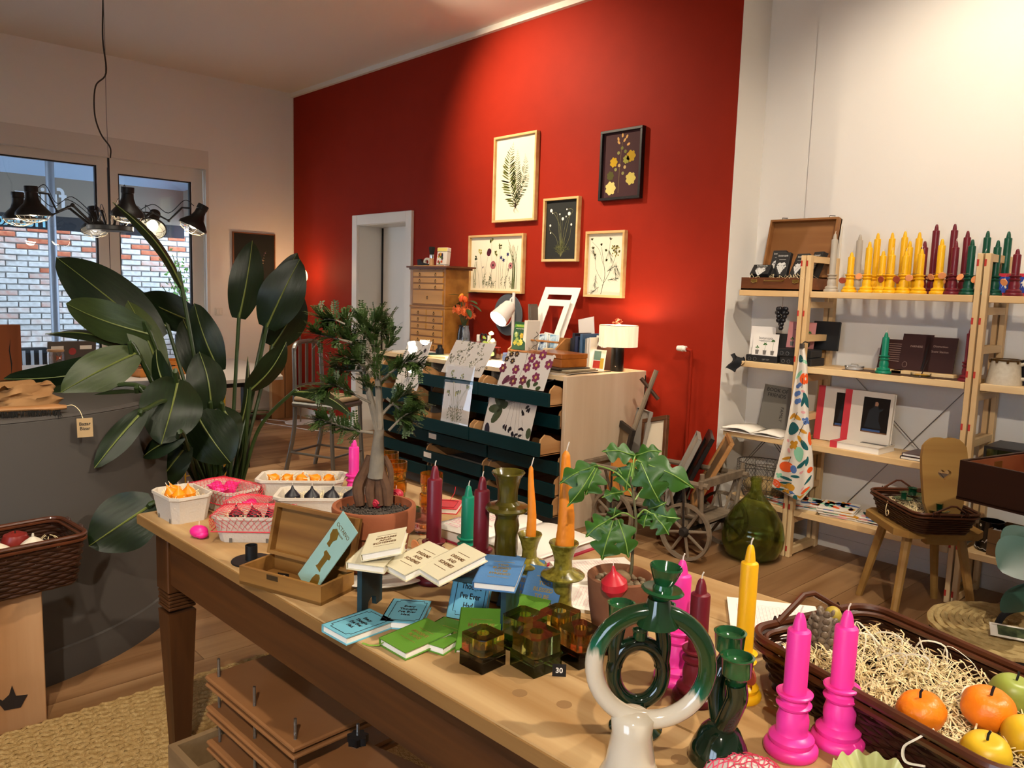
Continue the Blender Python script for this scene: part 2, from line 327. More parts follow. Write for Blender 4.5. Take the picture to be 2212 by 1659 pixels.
# ---------------------------------------------------------------- shelving along the white wall
Z1, Z2, Z3, Z4 = 1.545, 1.12, .685, .285
YF, YBK = 4.25, 4.55
STAIN = mat('red_paint_mark', 'b5301f', .6)
def side_frame(x, label):
    t = thing('shelving_ladder', label, 'shelf frame', (x, 0, 0), group='pine side frames of the shelving')
    post = MB().bx(-.0125, .0125, -.02, .02, 0, 1.745, b=.002)
    a = part('post', post, PINEZ, t); a.location = (0, YF+.0, 0)
    b = a.copy(); COL.objects.link(b); b.parent = t; b.location = (0, YBK+.02, 0)
    for i, z in enumerate((1.725, 1.47, 1.28, 1.05, .82, .60, .40, .22, .03)):
        if i in (4, 6) and x < -1.9: pass
        r = part('rail', MB().bx(-.010, .010, YF+.02, YBK, z-.018, z+.018), PINEY, t)
    for z in (1.70, 1.42, 1.16, .9, .6, .3, .05): part('paint_mark', MB().bx(-.013, -.003, YF-.0205, YF-.019, z-.016, z+.016), STAIN, t, 0)
    return t
side_frame(-2.155, 'pine side frame, outer one of the pair beside the hanging floral towel')
side_frame(-2.122, 'pine side frame, inner one of the pair behind the hanging floral towel')
side_frame(-1.262, 'pine side frame ending the shelf of yellow candles, outer of its pair')
side_frame(-1.229, 'pine side frame next to the stoneware mug, second of its pair')
def board(x0, x1, z, label, y1=YBK):
    m = MB(); m.bx(x0, x1, YF-.012, y1, z-.034, z, b=.002)
    return solo('shelf_board', m, PINE, label, 'shelf', group='pine shelf boards')
board(-2.105, -1.28, Z1, 'long pine shelf board carrying the yellow, burgundy and green candles')
board(-2.105, -1.28, Z2, 'pine shelf board carrying brochures and glass dishes')
board(-2.105, -1.28, Z3, 'pine shelf board carrying books with red spines')
board(-2.105, -1.28, Z4, 'low pine shelf board carrying folded floral towels')
board(-2.55, -2.172, Z1, 'short pine shelf board under the open wooden case')
board(-2.55, -2.172, Z2, 'short pine shelf board under the black gift boxes')
board(-2.60, -2.172, Z3, 'short pine shelf board under the open white book')
board(-2.55, -2.172, Z4, 'short low pine shelf board under the wire basket')
board(-1.21, -.35, Z1, 'pine shelf board at the picture edge with a burgundy candle')
board(-1.21, -.35, Z2, 'pine shelf board carrying the stoneware mug')
board(-1.21, -.35, Z3, 'pine shelf board behind the chair carrying a glass display case')
board(-1.21, -.35, Z4, 'low pine shelf board carrying the black flowered pot')
m = MB()
a, b = TY(2093, 838, 4.585), TY(1830, 1085, 4.585); m.tube([a, b], .0025, 5)
a, b = TY(1835, 800, 4.585), TY(2090, 1090, 4.585); m.tube([a, b], .0025, 5)
solo('cross_brace', m, METAL, 'thin metal cross brace behind the shelves', 'brace')
# ---- column candles
WAX = {'pink': mat('pink_wax', 'f23a9f', .38, sss=.08), 'burg': mat('burgundy_wax', '6c1a26', .36), 'green': mat('green_wax', '0c4a36', .36),
       'yellow': mat('yellow_wax', 'f3b817', .38, sss=.05), 'grey': mat('grey_wax', 'b3a898', .45), 'teal': mat('teal_green_wax', '0f7a5c', .38)}
TAGM = {'o': mat('tag_orange', 'ee9a5e', .7), 'b': mat('tag_brown', 'a3442a', .7)}
HOLD = [(0,0),(.95,0),(1,.08),(1,.25),(.93,.36),(.80,.42),(.84,.5),(.84,.62),(.76,.72),(.60,.8),(.56,.9),(.60,1.1),(.60,1.35),(.54,1.6),(.50,1.75),(.64,1.88),(.66,1.95),(.5,2.05),(.48,2.15),(.66,2.3),(.68,2.38),(.62,2.42),(.44,2.40),(0,2.40)]
def candle(base, h, col, label, r=.04, tg=None, side=-1, n=24, group='wax column candles', tr=.43, tilt=0):
    t = thing('column_candle', label, 'candle', base, group=group)
    if tilt: t.rotation_euler = (0, tilt, 0)
    w = WAX[col]; hs = 2.4*r; q = tr*r; ns = h-hs
    part('holder', MB().lathe([(a*r, b*r) for a, b in HOLD], n), w, t)
    z0 = hs-.01; z1 = h-.012; nl = min(.22*ns, .036)
    part('taper', MB().lathe([(0, z0), (q, z0), (q, z1-nl), (q*.95, z1-nl+.003), (q*.62, z1-nl+.006), (q*.5, z1-nl*.4), (q*.36, z1-.004), (q*.2, z1), (0, z1)], n), w, t)
    part('wick', MB().tube([(0, 0, z1-.002), (.001, 0, z1+.007), (.003, .001, z1+.013)], .0013, 5), WICK, t)
    if tg:
        a = random.uniform(-.6, .6); px = side*r*random.uniform(.55, 1.05); tz = hs*random.uniform(.62, 1.0)
        g = part('tag', MB().lathe([(0, -.0022), (.017, -.0022), (.019, 0), (.017, .0022), (0, .0022)], 18, TR(px, -r*.85, tz) @ RZ(a) @ RY(random.uniform(-.5, .5)) @ RX(PI/2+random.uniform(-.35, .35)) @ SCL(1, .9, 1)), TAGM[tg], t)
        part('string', MB().tube([(px, -r*.82, tz+.012), (px*.8, -r*.7, hs+.006), (0, -q-.004, hs+.008), (-px*.4, 0, hs+.008), (0, q+.003, hs+.006)], .0009, 4), mat('twine', '8d7a55', .9), t)
    return t
def shelf_candle(px, row, pytop, col, label, tg=None, side=-1, z=Z1, py=625, r=.04):
    y = {'f': 4.285, 'm': 4.37, 'b': 4.47}[row]; b = TY(px, py, y); b = V(b.x, y, z)
    return candle(b, TY(px+6, pytop, y).z-z, col, label, r=r, tg=tg, side=side, n=20)
for a in (
 (1795, 'f', 500, 'grey', 'tall grey candle in front of the open wooden case lid', None),
 (1849, 'b', 502, 'grey', 'tall grey candle behind the leftmost short yellow candle', None),
 (1834, 'f', 540, 'yellow', 'short yellow candle with brown tag, leftmost of the yellow ones', 'b'),
 (1871, 'f', 517, 'yellow', 'medium yellow candle with a large orange tag on its left', 'o'),
 (1887, 'b', 499, 'yellow', 'tall yellow candle, leftmost in the back row of the top shelf', None),
 (1902, 'f', 537, 'yellow', 'short yellow candle, left one of a touching front pair', None),
 (1921, 'f', 535, 'yellow', 'short yellow candle with brown tag, right one of a touching front pair', 'b'),
 (1918, 'b', 498, 'yellow', 'tall yellow candle rising behind the touching front pair', None),
 (1945, 'b', 495, 'yellow', 'tallest yellow candle in the back row', 'b'),
 (1957, 'm', 516, 'yellow', 'medium yellow candle in the middle row with a brown tag', 'b'),
 (1951, 'f', 537, 'yellow', 'short yellow candle with a hanging brown tag before two taller ones', 'b'),
 (1976, 'b', 497, 'yellow', 'tall yellow candle, rightmost in the back row', 'o'),
 (1989, 'm', 516, 'burg', 'burgundy candle standing among the yellow candles', None),
 (1984, 'f', 532, 'yellow', 'short yellow candle in front of the lone burgundy one', 'o'),
 (2011, 'b', 480, 'burg', 'tall burgundy candle with orange tag, first of two tallest', 'o'),
 (2026, 'f', 511, 'yellow', 'medium yellow candle, rightmost yellow in the front row', 'o'),
 (2050, 'b', 479, 'burg', 'tall burgundy candle, second of the two tallest', 'o'),
 (2056, 'f', 515, 'burg', 'medium burgundy candle with a flat lying orange tag', 'o'),
 (2079, 'b', 494, 'burg', 'burgundy candle half hidden behind the green one', None),
 (2091, 'f', 512, 'green', 'dark green candle, leftmost of the green ones', 'o'),
 (2122, 'b', 494, 'green', 'tall dark green candle in the back row left of the frame post', 'o'),
 (2121, 'f', 538, 'green', 'short dark green candle with two orange tags by the frame post', 'o'),
 (2146, 'm', 514, 'green', 'dark green candle directly behind the frame post', None),
 (2167, 'b', 495, 'green', 'tall dark green candle right of the frame post', 'o'),
 (2190, 'f', 532, 'burg', 'burgundy candle with orange tag at the right end of the top shelf', 'o')):
    shelf_candle(*a)
shelf_candle(1908, 'f', 713, 'teal', 'single bright green candle in front of the brown brochures', z=Z2, py=800)
shelf_candle(2088, 'f', 701, 'burg', 'single burgundy candle on the shelf beside the brochures', z=Z2, py=815)
# small red and blue boxes
for i, px in enumerate((2172, 2214)):
    t = thing('match_box', ('small red and blue box with a white figure beside the burgundy candle', 'small red and blue box cut by the picture edge')[i], 'box', (TY(px, 610, 4.40).x, 4.40, Z1), .1)
    part('box', MB().box((0, 0, .055), (.075, .04, .11), b=.002), mat('box_blue', '1c3c9c', .5), t)
    part('band', MB().box((0, -.0003, .008), (.0765, .041, .016)).box((0, -.0003, .102), (.0765, .041, .016)), mat('box_red', 'c0182c', .5), t)
    part('figure', MB().prism([(-.012,-.02),(-.004,-.004),(.004,-.022),(.01,-.018),(.006,.0),(.014,.012),(.006,.014),(.0,.03),(-.006,.014),(-.016,.006),(-.006,.002)], .001, TR(.0, -.0205, .058) @ RX(PI/2)), WHITE, t, 0)
# white panel on the wall
m = MB(); p = TY(1806, 487, YW); m.bx(p.x-.045, p.x+.045, YW-.02, YW, 1.60, p.z, b=.004); solo('wall_panel', m, TRIM, 'narrow white panel on the wall behind the grey candle', 'panel')
# ---- open wooden case with black boxes
CASEW = wood('case_wood', '5c3319', '754425', 'X', .45); CASEIN = wood('case_inner_wood', '8a5a30', '9c6a3c', 'X', .55)
cs = thing('wooden_case', 'open dark wooden case with clasps full of black boxes on the shelf', 'case', (-2.33, 4.38, Z1))
def tray(m, w, d, h, t=.01, M=None):
    m.box((0, 0, t/2), (w, d, t), M); m.box((0, -d/2+t/2, h/2), (w, t, h), M); m.box((0, d/2-t/2, h/2), (w, t, h), M)
    m.box((-w/2+t/2, 0, h/2), (t, d-2*t, h), M); m.box((w/2-t/2, 0, h/2), (t, d-2*t, h), M); return m
part('body', tray(MB(), .43, .27, .075), CASEW, cs, 0)
ML = TR(0, .135, .075) @ RX(math.radians(78))
part('lid', tray(MB(), .43, .36, .05, .012, ML @ TR(0, .18, 0) @ SCL(1, 1, 1)), CASEIN, cs, 0)
for sx in (-.13, .13):
    part('clasp', MB().box((sx, -.137, .055), (.04, .006, .018), b=.002).tube([(sx-.015, -.142, .05), (sx, -.147, .043), (sx+.015, -.142, .05)], .002, 6), BRASS, cs)
    part('lid_hook', MB().tube([ML @ V(sx*1.15, .355, .03), ML @ V(sx*1.15, .375, .03), ML @ V(sx*1.15+.03, .375, .02)], .003, 6), METAL, cs)
part('handle', MB().tube([(-.06, -.14, .06), (-.055, -.155, .055), (.055, -.155, .055), (.06, -.14, .06)], .0035, 8), BRASS, cs)
m = MB(); random.seed(5)
for i in range(60):
    a = random.random()*6.28; x, y = random.uniform(-.18, .18), random.uniform(-.12, .05); m.tube([(x, y, .06), (x+.02*math.cos(a), y+.02*math.sin(a), .08+random.random()*.02), (x+.05*math.cos(a+.7), y+.05*math.sin(a+.7), .07)], .0012, 3)
st = part('straw', m, STRAW, cs, 0, kind='stuff')
BOXB = mat('box_black_card', '1b1b1c', .55); GRP = mat('silver_print', 'd8d8d4', .4, .2)
def grape_box(i, M, s, label):
    t = thing('gift_box', label, 'box', M=M, group='black boxes with silver grapes in the wooden case')
    part('box', MB().box((0, 0, s[2]/2), s, b=.002), BOXB, t)
    m = MB(); random.seed(i)
    for r_ in range(5):
        for k in range(5-r_): m.lathe([(0, 0), (.0065, 0), (.0065, .0008), (0, .0008)], 8, TR((k-(4-r_)/2)*.0125+random.uniform(-.002, .002), -.012-r_*.010, s[2]))
    m.prism([(-.03,0),(-.012,.012),(0,.006),(.016,.014),(.03,.0),(.01,-.006),(-.012,-.006)], .0008, TR(0, .0, s[2])); part('grape_print', m, GRP, t, 0)
    letters('botanopia', .016, GRP, t, TR(0, s[1]*.36, s[2]+.0004))
    part('print_line', MB().box((0, s[1]*.2, s[2]), (s[0]*.5, .0012, .0008)), GRP, t, 0)
up = RX(math.radians(72))
for i, (x, y, z, rz, rx, s, lb) in enumerate((
 (-.125, -.085, .075, .15, 42, (.11, .085, .03), 'black box with silver grapes lying low at the left of the case'),
 (-.075, .03, .09, .0, 74, (.085, .15, .03), 'black box with silver grapes standing second from the left, half hidden'),
 (-.02, -.02, .075, -.06, 74, (.088, .15, .03), 'black box with silver grapes standing upright in the middle of the case'),
 (.085, -.03, .07, -.35, 66, (.095, .15, .03), 'black box with silver grapes tilted toward the frame post'),
 (.15, .04, .07, -.6, 70, (.10, .16, .035), 'black box with silver grapes at the right end of the case behind the post'))):
    grape_box(i, TR(-2.33+x, 4.38+y, Z1+z) @ RZ(rz) @ RX(math.radians(rx)) @ TR(0, s[1]/2, 0), s, lb)
# grape cluster
g = thing('grape_candle', 'cluster of black wax grapes hanging under the wooden case shelf', 'decoration', (TY(1690, 660, 4.27).x, 4.27, 1.38), group=None)
GRAPE = mat('black_wax', '15151a', .35); random.seed(9)
for r_, (n, R_) in enumerate(((4, .024), (5, .027), (4, .022), (3, .016), (2, .008), (1, 0))):
    for k in range(n):
        a = 2*PI*k/max(n, 1)+r_*.6; part('grape', MB().ball((R_*math.cos(a), R_*math.sin(a), .06-r_*.022), .0145+random.uniform(-.001, .001), 12, 8), GRAPE, g)
part('string', MB().tube([(0, 0, .06), (.001, 0, .10), (0, 0, .135)], .0012, 5), mat('twine', '8d7a55', .9), g)
# ---- gift boxes on the second shelf
def gift(M, label, w=.20, d=.15, h=.045):
    t = thing('gift_box', label, 'box', M=M, group='black gift boxes on the second shelf')
    part('box', MB().box((0, 0, h/2), (w, d, h), b=.003), BOXB, t); part('lid_seam', MB().box((0, 0, h*.7), (w+.001, d+.001, .0015)), INK, t, 0)
    ms = mat('box_grey_print', '8a8a88', .6)
    letters('GIFT SET', .012, ms, t, TR(.03, -d/2-.0004, h*.4) @ RX(PI/2))
    m = MB()
    for x in (-.075, -.04): m.tube([(x+.010*math.cos(a*.6283), -d/2-.0005, h*.4+.010*math.sin(a*.6283)) for a in range(10)], .0007, 3, True)
    part('emblem', m, ms, t, 0); return t
gift(TR(-2.40, 4.35, Z2) @ RZ(.02), 'open black gift box in front, filled with white cards', h=.04)
gift(TR(-2.185, 4.36, Z2) @ RZ(-.05), 'black gift box at the bottom of the stack by the frame post')
gift(TR(-2.20, 4.36, Z2+.046) @ RZ(.03), 'black gift box on top of the stack by the frame post')
m = MB(); m.box((0, 0, .085), (.20, .02, .17), b=.003); solo('gift_carton', m, BOXB, 'upright black box lid leaning behind the white cards', 'carton', M=TR(-2.42, 4.44, Z2) @ RX(-.12))
m = MB(); m.box((0, 0, .08), (.10, .02, .16), b=.003); solo('gift_carton', m, mat('ochre_card', '9a6a1c', .7), 'ochre and black box side standing between white and pink cards', 'carton', M=TR(-2.27, 4.47, Z2) @ RX(-.1))
m = MB(); m.box((0, 0, .08), (.16, .02, .17), b=.003); solo('gift_carton', m, BOXB, 'black box lid leaning behind the frame post', 'carton', M=TR(-2.12, 4.50, Z2+.09) @ RX(-.1))
LEAFG = mat('print_leaf_green', '3f6b34', .7); POTP = mat('print_pot', '6f6a64', .7)
def card(M, w, h, mcol, label, txt, plants, tcol=INK):
    t = thing('greeting_card', label, 'card', M=M)
    part('card', MB().box((0, 0, h/2), (w, .003, h)), mcol, t, 0)
    if txt: letters(txt, .022, tcol, t, TR(0, -.0018, h*.8) @ RX(PI/2), ext=.0002)
    part('fine_print', MB().box((0, -.0016, h*.69), (w*.55, .0006, .002)).box((0, -.0016, h*.65), (w*.4, .0006, .0015)), tcol, t, 0)
    if plants:
        a = MB()
        for i, x in enumerate((-.3, 0, .3)):
            a = MB(); part('pot_print', MB().prism([(-.009, 0), (.009, 0), (.012, .026), (-.012, .026)], .0006, TR(x*w, -.0015, .01) @ RX(PI/2)), POTP, t, 0)
            hh = .015+.02*i; a.tube([(x*w, -.002, .036), (x*w+.002, -.002, .036+hh)], .0008, 4)
            for k in range(3+i): a.prism([(0, 0), (.006, .005), (.014, .001), (.007, -.004)], .0006, TR(x*w, -.002, .036+hh) @ RX(PI/2) @ RZ(k*PI/(2+i)))
            part('plant_print', a, LEAFG, t, 0)
card(TR(-2.385, 4.285, Z2+.035) @ RX(-.1), .165, .135, mat('card_white', 'e9e3da', .7), 'white card printed botanopia with three potted seedlings', 'botanopia', True)
card(TR(-2.435, 4.335, Z2+.035) @ RX(-.1), .16, .175, mat('card_white', 'e9e3da', .7), 'taller white card with small print behind the botanopia card', '', False)
card(TR(-2.225, 4.40, Z2+.093) @ RX(-.14), .17, .155, mat('card_pink', 'c98584', .7), 'pink card with cacti prints on the stacked black boxes', '', True)
m = MB()
def _cl(u, v): return V((u-.5)*.09+.02*math.sin(v*5), -.03*v+.014*math.sin(u*9+v*2), .02-.09*v+.012*math.sin(u*6))
m.grid(_cl, 8, 8); solo('black_cloth', m, mat('black_cloth', '17181a', .8), 'crumpled black cloth hanging off the left end of the gift box shelf', 'cloth', (-2.54, 4.24, Z2+.01))
# ---- brochures, glass dishes, scent cards
BRO = mat('brochure_brown', '3a1a16', .5); BTX = mat('brochure_text', 'b49a8c', .6)
def brochure(px, w, h, txt, label, dz=0, tiltx=-.28, rz=0):
    x = TY(px, 780, 4.44).x
    t = thing('brochure', label, 'brochure', M=TR(x, 4.43, Z2+.018) @ RZ(rz) @ RX(tiltx), group=None)
    part('cover', MB().box((0, 0, h/2), (w, .004, h)), BRO, t, 0)
    y = -.0024
    if txt: letters(txt, .016, BTX, t, TR(0, y, h*.66) @ RX(PI/2), line=1.8)
    else:
        m = MB()
        for k in range(9): m.box((.01, y, h*.85-k*.012), (w*.55*random.uniform(.7, 1), .0005, .002))
        part('small_print', m, BTX, t, 0)
    return t
brochure(1925, .14, .165, '', 'brown brochure with lines of small text behind the green candle')
b2 = brochure(1974, .155, .20, 'FARNESE', 'brown brochure printed FARNESE with an incense stick picture', tiltx=-.26)
part('stick_print', MB().prism([(-.006, 0), (.006, 0), (.003, .13), (-.001, .14)], .0005, TR(.045, -.0022, .01) @ RX(PI/2) @ RZ(-.1)), mat('print_dark', '160807', .5), b2, 0)
part('seal_print', MB().tube([(-.045+.012*math.cos(a*.5236), -.0024, .03+.015*math.sin(a*.5236)) for a in range(12)], .0008, 3, True), BTX, b2, 0)
brochure(2026, .155, .19, 'Distraction\nScent Station', 'brown brochure printed Scent Station beside the burgundy candle', tiltx=-.26)
for i, (px, w) in enumerate(((1925, .14), (1998, .31))):
    m = MB(); x = TY(px, 790, 4.41).x; m.box((0, 0, .009), (w, .06, .018), b=.002); solo('card_stand', m, PINE, ('small pine card stand under the leftmost brochure', 'long pine card stand under two brown brochures')[i], 'card stand', (x, 4.40, Z2))
GL = glass('clear_glass')
for px, y, lb, fill in ((1845, 4.34, 'clear round glass dish with lid near the hanging towel', None), (1990, 4.28, 'round glass dish of yellow incense with a dark stick', 'y')):
    x = TY(px, 800, y).x; t = thing('glass_dish', lb, 'dish', (x, y, Z2+.003))
    part('dish', MB().lathe([(0, 0), (.046, 0), (.048, .004), (.048, .02), (.045, .02), (.045, .004), (0, .003)], 28), GL, t)
    if fill:
        part('incense', MB().lathe([(0, .004), (.044, .004), (.044, .012), (0, .013)], 24), mat('incense_yellow', 'd8a42a', .8), t); part('stick', MB().tube([(0, .01, .012), (.02, .02, .085)], .003, 6), mat('incense_dark', '2a1712', .7), t)
    else: part('lid', MB().lathe([(0, .022), (.05, .021), (.051, .014), (.049, .014), (.048, .019), (0, .02)], 28).tube([(-.02, 0, .022), (-.018, 0, .028), (.018, 0, .028), (.02, 0, .022)], .003, 6), GL, t)
SCN = mat('scent_card_dark', '4a3322', .6)
for px, y, w, lb in ((1862, 4.36, .17, 'dark paper sheet under the clear glass dish'), (1925, 4.31, .16, 'dark paper sheet under the bright green candle'), (1995, 4.31, .15, 'dark paper sheet under the yellow incense dish'), (2068, 4.33, .14, 'dark paper sheet under the single burgundy candle')):
    solo('paper_sheet', MB().box((0, 0, .001), (w, .13, .002)), SCN, lb, 'paper', (TY(px, 805, y).x, y, Z2), random.uniform(-.1, .1), smooth=0)
# ---- mugs
STW = mat('stoneware_cream', 'cfc4ae', .5, var=('bcae95', 60, .3), bump=(30, .15, (.2, .2, 4))); GLZB = mat('brown_glaze', '4a3216', .25, coat=.4)
def mug(x, y, z, label, body, glz, s=1, hs=1):
    t = thing('mug', label, 'mug', (x, y, z))
    part('body', MB().lathe([(0, 0), (.072*s, 0), (.073*s, .008*s), (.066*s, .05*s), (.060*s, .11*s), (.061*s, .115*s), (.057*s, .115*s), (.054*s, .1*s), (.06*s, .01*s), (0, .008*s)], 32), body, t)
    m = MB().lathe([(.0625*s, .108*s), (.0635*s, .117*s), (.058*s, .118*s), (.0555*s, .112*s)], 32)
    for a in (-2.6, -1.9, -1.2, -.5): m.tube([(.063*s*math.cos(a), .063*s*math.sin(a), .113*s), (.064*s*math.cos(a), .064*s*math.sin(a), .098*s)], [.008*s, .004*s], 6)
    part('glaze_rim', m, glz, t); part('handle', MB().tube(bez([(.06*s, 0, .095*s), (.09*s, 0, .10*s), (.102*s, 0, .07*s), (.09*s, 0, .035*s), (.066*s, 0, .03*s)], 5), .008*s, 8), body, t); return t
mug(TY(2168, 830, 4.33).x, 4.33, Z2, 'cream stoneware mug with dripping brown rim on the shelf', STW, GLZB, 1.05)
mug(TY(2222, 830, 4.42).x, 4.42, Z2, 'dark glazed mug at the picture edge beside the stoneware mug', mat('dark_glaze', '14161c', .25, coat=.5), mat('dark_glaze', '14161c', .25))
# ---- third shelf books
def book(name, M, w, d, h, cover, label, pages=None, spine=None, group=None, cat='book', over=.003, smooth=0, ribbon=None):
    """lying book: w across, d from lower edge to upper edge, h thick; origin at the centre of the bottom, spine at -x"""
    t = thing(name, label, cat, M=M, group=group)
    ct = min(.0025, h*.12)
    m = MB(); m.box((0, 0, ct/2), (w, d, ct)); m.box((0, 0, h-ct/2), (w, d, ct)); m.box((-w/2+ct/2, 0, h/2), (ct, d, h))
    part('cover', m, cover, t, smooth)
    part('pages', MB().box((0, 0, h/2), (w-2*over, d-2*over, h-2*ct)), pages or PAPER, t, 0)
    if spine: part('spine', MB().box((-w/2+.018, 0, h/2), (.040, d+.001, h+.001)), spine, t, 0)
    if ribbon: part('ribbon', MB().tube([(-w/2+.012, -d/2+.003, h*.6), (-w/2+.01, -d/2-.008, h*.4), (-w/2-.012, -d/2-.016, .002), (-w/2-.03, -d/2-.02, .002)], .0022, 4, flat=.2), ribbon, t)
    return t
REDSP = mat('red_book_spine', 'c93a44', .5); CREAM = mat('cream_cover', 'd9cfc0', .6); PHD = mat('photo_dark', '15100e', .35)
def upright(px, y, z, rz=0, tilt=-.12, dx=0, d=.315): return TR(TY(px, 900, y).x+dx, y, z) @ RZ(rz) @ RX(PI/2+tilt) @ TR(0, d/2, 0)
def photo_book(M, label, photo=True):
    t = book('art_book', M, .27, .315, .03, CREAM, label, spine=REDSP)
    if photo:
        part('photo', MB().box((.045, .03, .031), (.145, .195, .001)), PHD, t, 0)
        part('photo_figure', MB().prism([(-.045,-.07),(.05,-.07),(.03,-.03),(.03,.02),(.045,.03),(.05,.04),(.025,.035),(.02,.05),(.018,.07),(.004,.075),(-.006,.062),(-.004,.045),(-.025,.03),(-.035,-.02)], .0006, TR(.035, .03, .0316)), mat('photo_robe', '1d2126', .5), t, 0)
        part('photo_face', MB().prism([(-.008,-.01),(.008,-.01),(.011,.004),(.004,.014),(-.008,.012)], .0006, TR(.046, .092, .0322)), mat('photo_skin', 'a8795c', .6), t, 0)
        part('photo_mat', MB().box((.03, -.055, .0321), (.10, .012, .0006)), mat('photo_blue', '2f4a78', .6), t, 0)
        part('photo_floor', MB().box((.045, -.064, .0317), (.143, .006, .0006)), mat('photo_brown', '6b4426', .6), t, 0)
    return t
photo_book(upright(1815, 4.46, Z3, .02, -.10), 'upright cream book with red spine, half hidden behind its twin')
photo_book(upright(1875, 4.41, Z3, -.03, -.10), 'upright cream book with red spine and photograph of a kneeling person')
t = book('art_book', TR(TY(1862, 970, 4.36).x, 4.36, Z3) @ RZ(-.03), .27, .20, .036, CREAM, 'cream book with red spine lying flat before the upright pair', spine=REDSP)
part('photo', MB().box((.06, .035, .0365), (.14, .09, .001)), PHD, t, 0)
DKR = mat('dark_red_cover', '3d100f', .3)
t = book('art_book', TR(TY(2020, 990, 4.37).x, 4.37, Z3+.016) @ RZ(-.05), .26, .19, .014, DKR, 'dark red picture book lying on a darker book by the chair back')
part('cover_print', MB().prism([(-.02,-.06),(.1,-.05),(.11,.0),(.04,.05),(-.01,.01)], .0006, TR(.0, 0, .0141)), mat('print_petals', '8a7a6a', .5), t, 0)
book('art_book', TR(TY(2018, 990, 4.37).x, 4.37, Z3) @ RZ(.02), .27, .20, .015, mat('black_cover', '121010', .4), 'black book lying under the dark red picture book')
GRB = mat('grey_book', '6a665e', .6)
t = book('art_book', TR(TY(1672, 890, 4.46).x, 4.46, Z3) @ RZ(.0) @ RY(.05) @ RX(PI/2-.13) @ TR(0, .14, 0), .19, .28, .02, GRB, 'grey upright book titled BOOK OF FRIENDS FAMILY behind the towel')
letters('BOOK OF\nFRIENDS', .032, INK, t, TR(-.005, .095, .0204)); letters('FAMILY', .028, INK, t, TR(.045, -.03, .0204) @ RZ(-PI/2))
ob = thing('open_book', 'open white book lying on the shelf left of the towel', 'book', (TY(1640, 930, 4.34).x, 4.34, Z3), .06)
m = MB()
for s in (-1, 1): m.grid(lambda u, v, s=s: V(s*(.002+.19*u), (v-.5)*.23, .006+.028*math.sin(min(1, u*1.7)*PI/2+.0)*(1-u*.75) if True else 0), 12, 2)
part('pages', m, PAPER, ob); ob.children[0].modifiers.new('thick', 'SOLIDIFY').thickness = .006
part('cover', MB().box((-.1, 0, .002), (.20, .235, .003)).box((.1, 0, .002), (.20, .235, .003)), mat('card_white', 'e9e3da', .7), ob, 0)
# ---- bottom shelf: wire basket, folded towels, pot, cardboard box
WIRE = mat('rusty_wire', '5b544c', .5, .7)
wb = thing('wire_basket', 'wire mesh egg basket with wooden grip on the low shelf', 'basket', (-2.36, 4.37, Z4))
m = MB(); RW = lambda z: (.14+.05*min(1, z/.10), .10+.035*min(1, z/.10))
for z in (.004, .07, .14, .215):
    a, b = RW(z); m.tube([(a*math.cos(k*PI/16), b*math.sin(k*PI/16), z) for k in range(32)], .0028 if z in (.004, .215) else .0018, 5, True)
for k in range(16):
    c, s = math.cos(k*PI/8), math.sin(k*PI/8); m.tube([(RW(z)[0]*c, RW(z)[1]*s, z) for z in (.004, .05, .10, .16, .215)], .0015, 4)
part('wire_frame', m, WIRE, wb)
m = MB(); N = 54
for d in (1, -1):
    for k in range(N): m.tube([(RW(.215*j/9)[0]*math.cos(2*PI*k/N+d*j*.085), RW(.215*j/9)[1]*math.sin(2*PI*k/N+d*j*.085), .004+.211*j/9) for j in range(10)], .0009, 3)
part('wire_mesh', m, WIRE, wb, 0)
m = MB()
for s in (-1, 1):
    for q in (-.02, .02): m.tube([(s*.10, s*.09+q, .215), (q*.4, 0, .385)], .0022, 5)
part('handle', m, WIRE, wb); part('grip', MB().lathe([(0, -.035), (.016, -.035), (.02, -.02), (.018, 0), (.02, .02), (.016, .035), (0, .035)], 14, TR(0, 0, .395) @ RX(PI/2)), wood('grip_wood', '4a3a2a', '5f4a36', 'X'), wb)
solo('wrapped_loaf', MB().ball((0, 0, .062), (.15, .10, .06), 20, 10), mat('linen_loaf', 'b59a6a', .9, var=('8d7448', 18, .25), bump=(40, .4)), 'brown linen bundle inside the wire egg basket', 'bundle', (-2.36, 4.37, Z4+.006))
TCOL = {'white': mat('towel_white', 'ded5c6', .9, bump=(400, .15)), 'orange': mat('towel_orange', 'e2571a', .85), 'teal': mat('towel_teal', '12575a', .85), 'blue': mat('towel_blue', '4f6fa8', .85), 'ochre': mat('towel_ochre', 'c58a1c', .85), 'mint': mat('towel_mint', '86c3a0', .85), 'pink': mat('towel_pink', 'e0a0a0', .85), 'black': mat('towel_stem', '1c1c22', .85)}
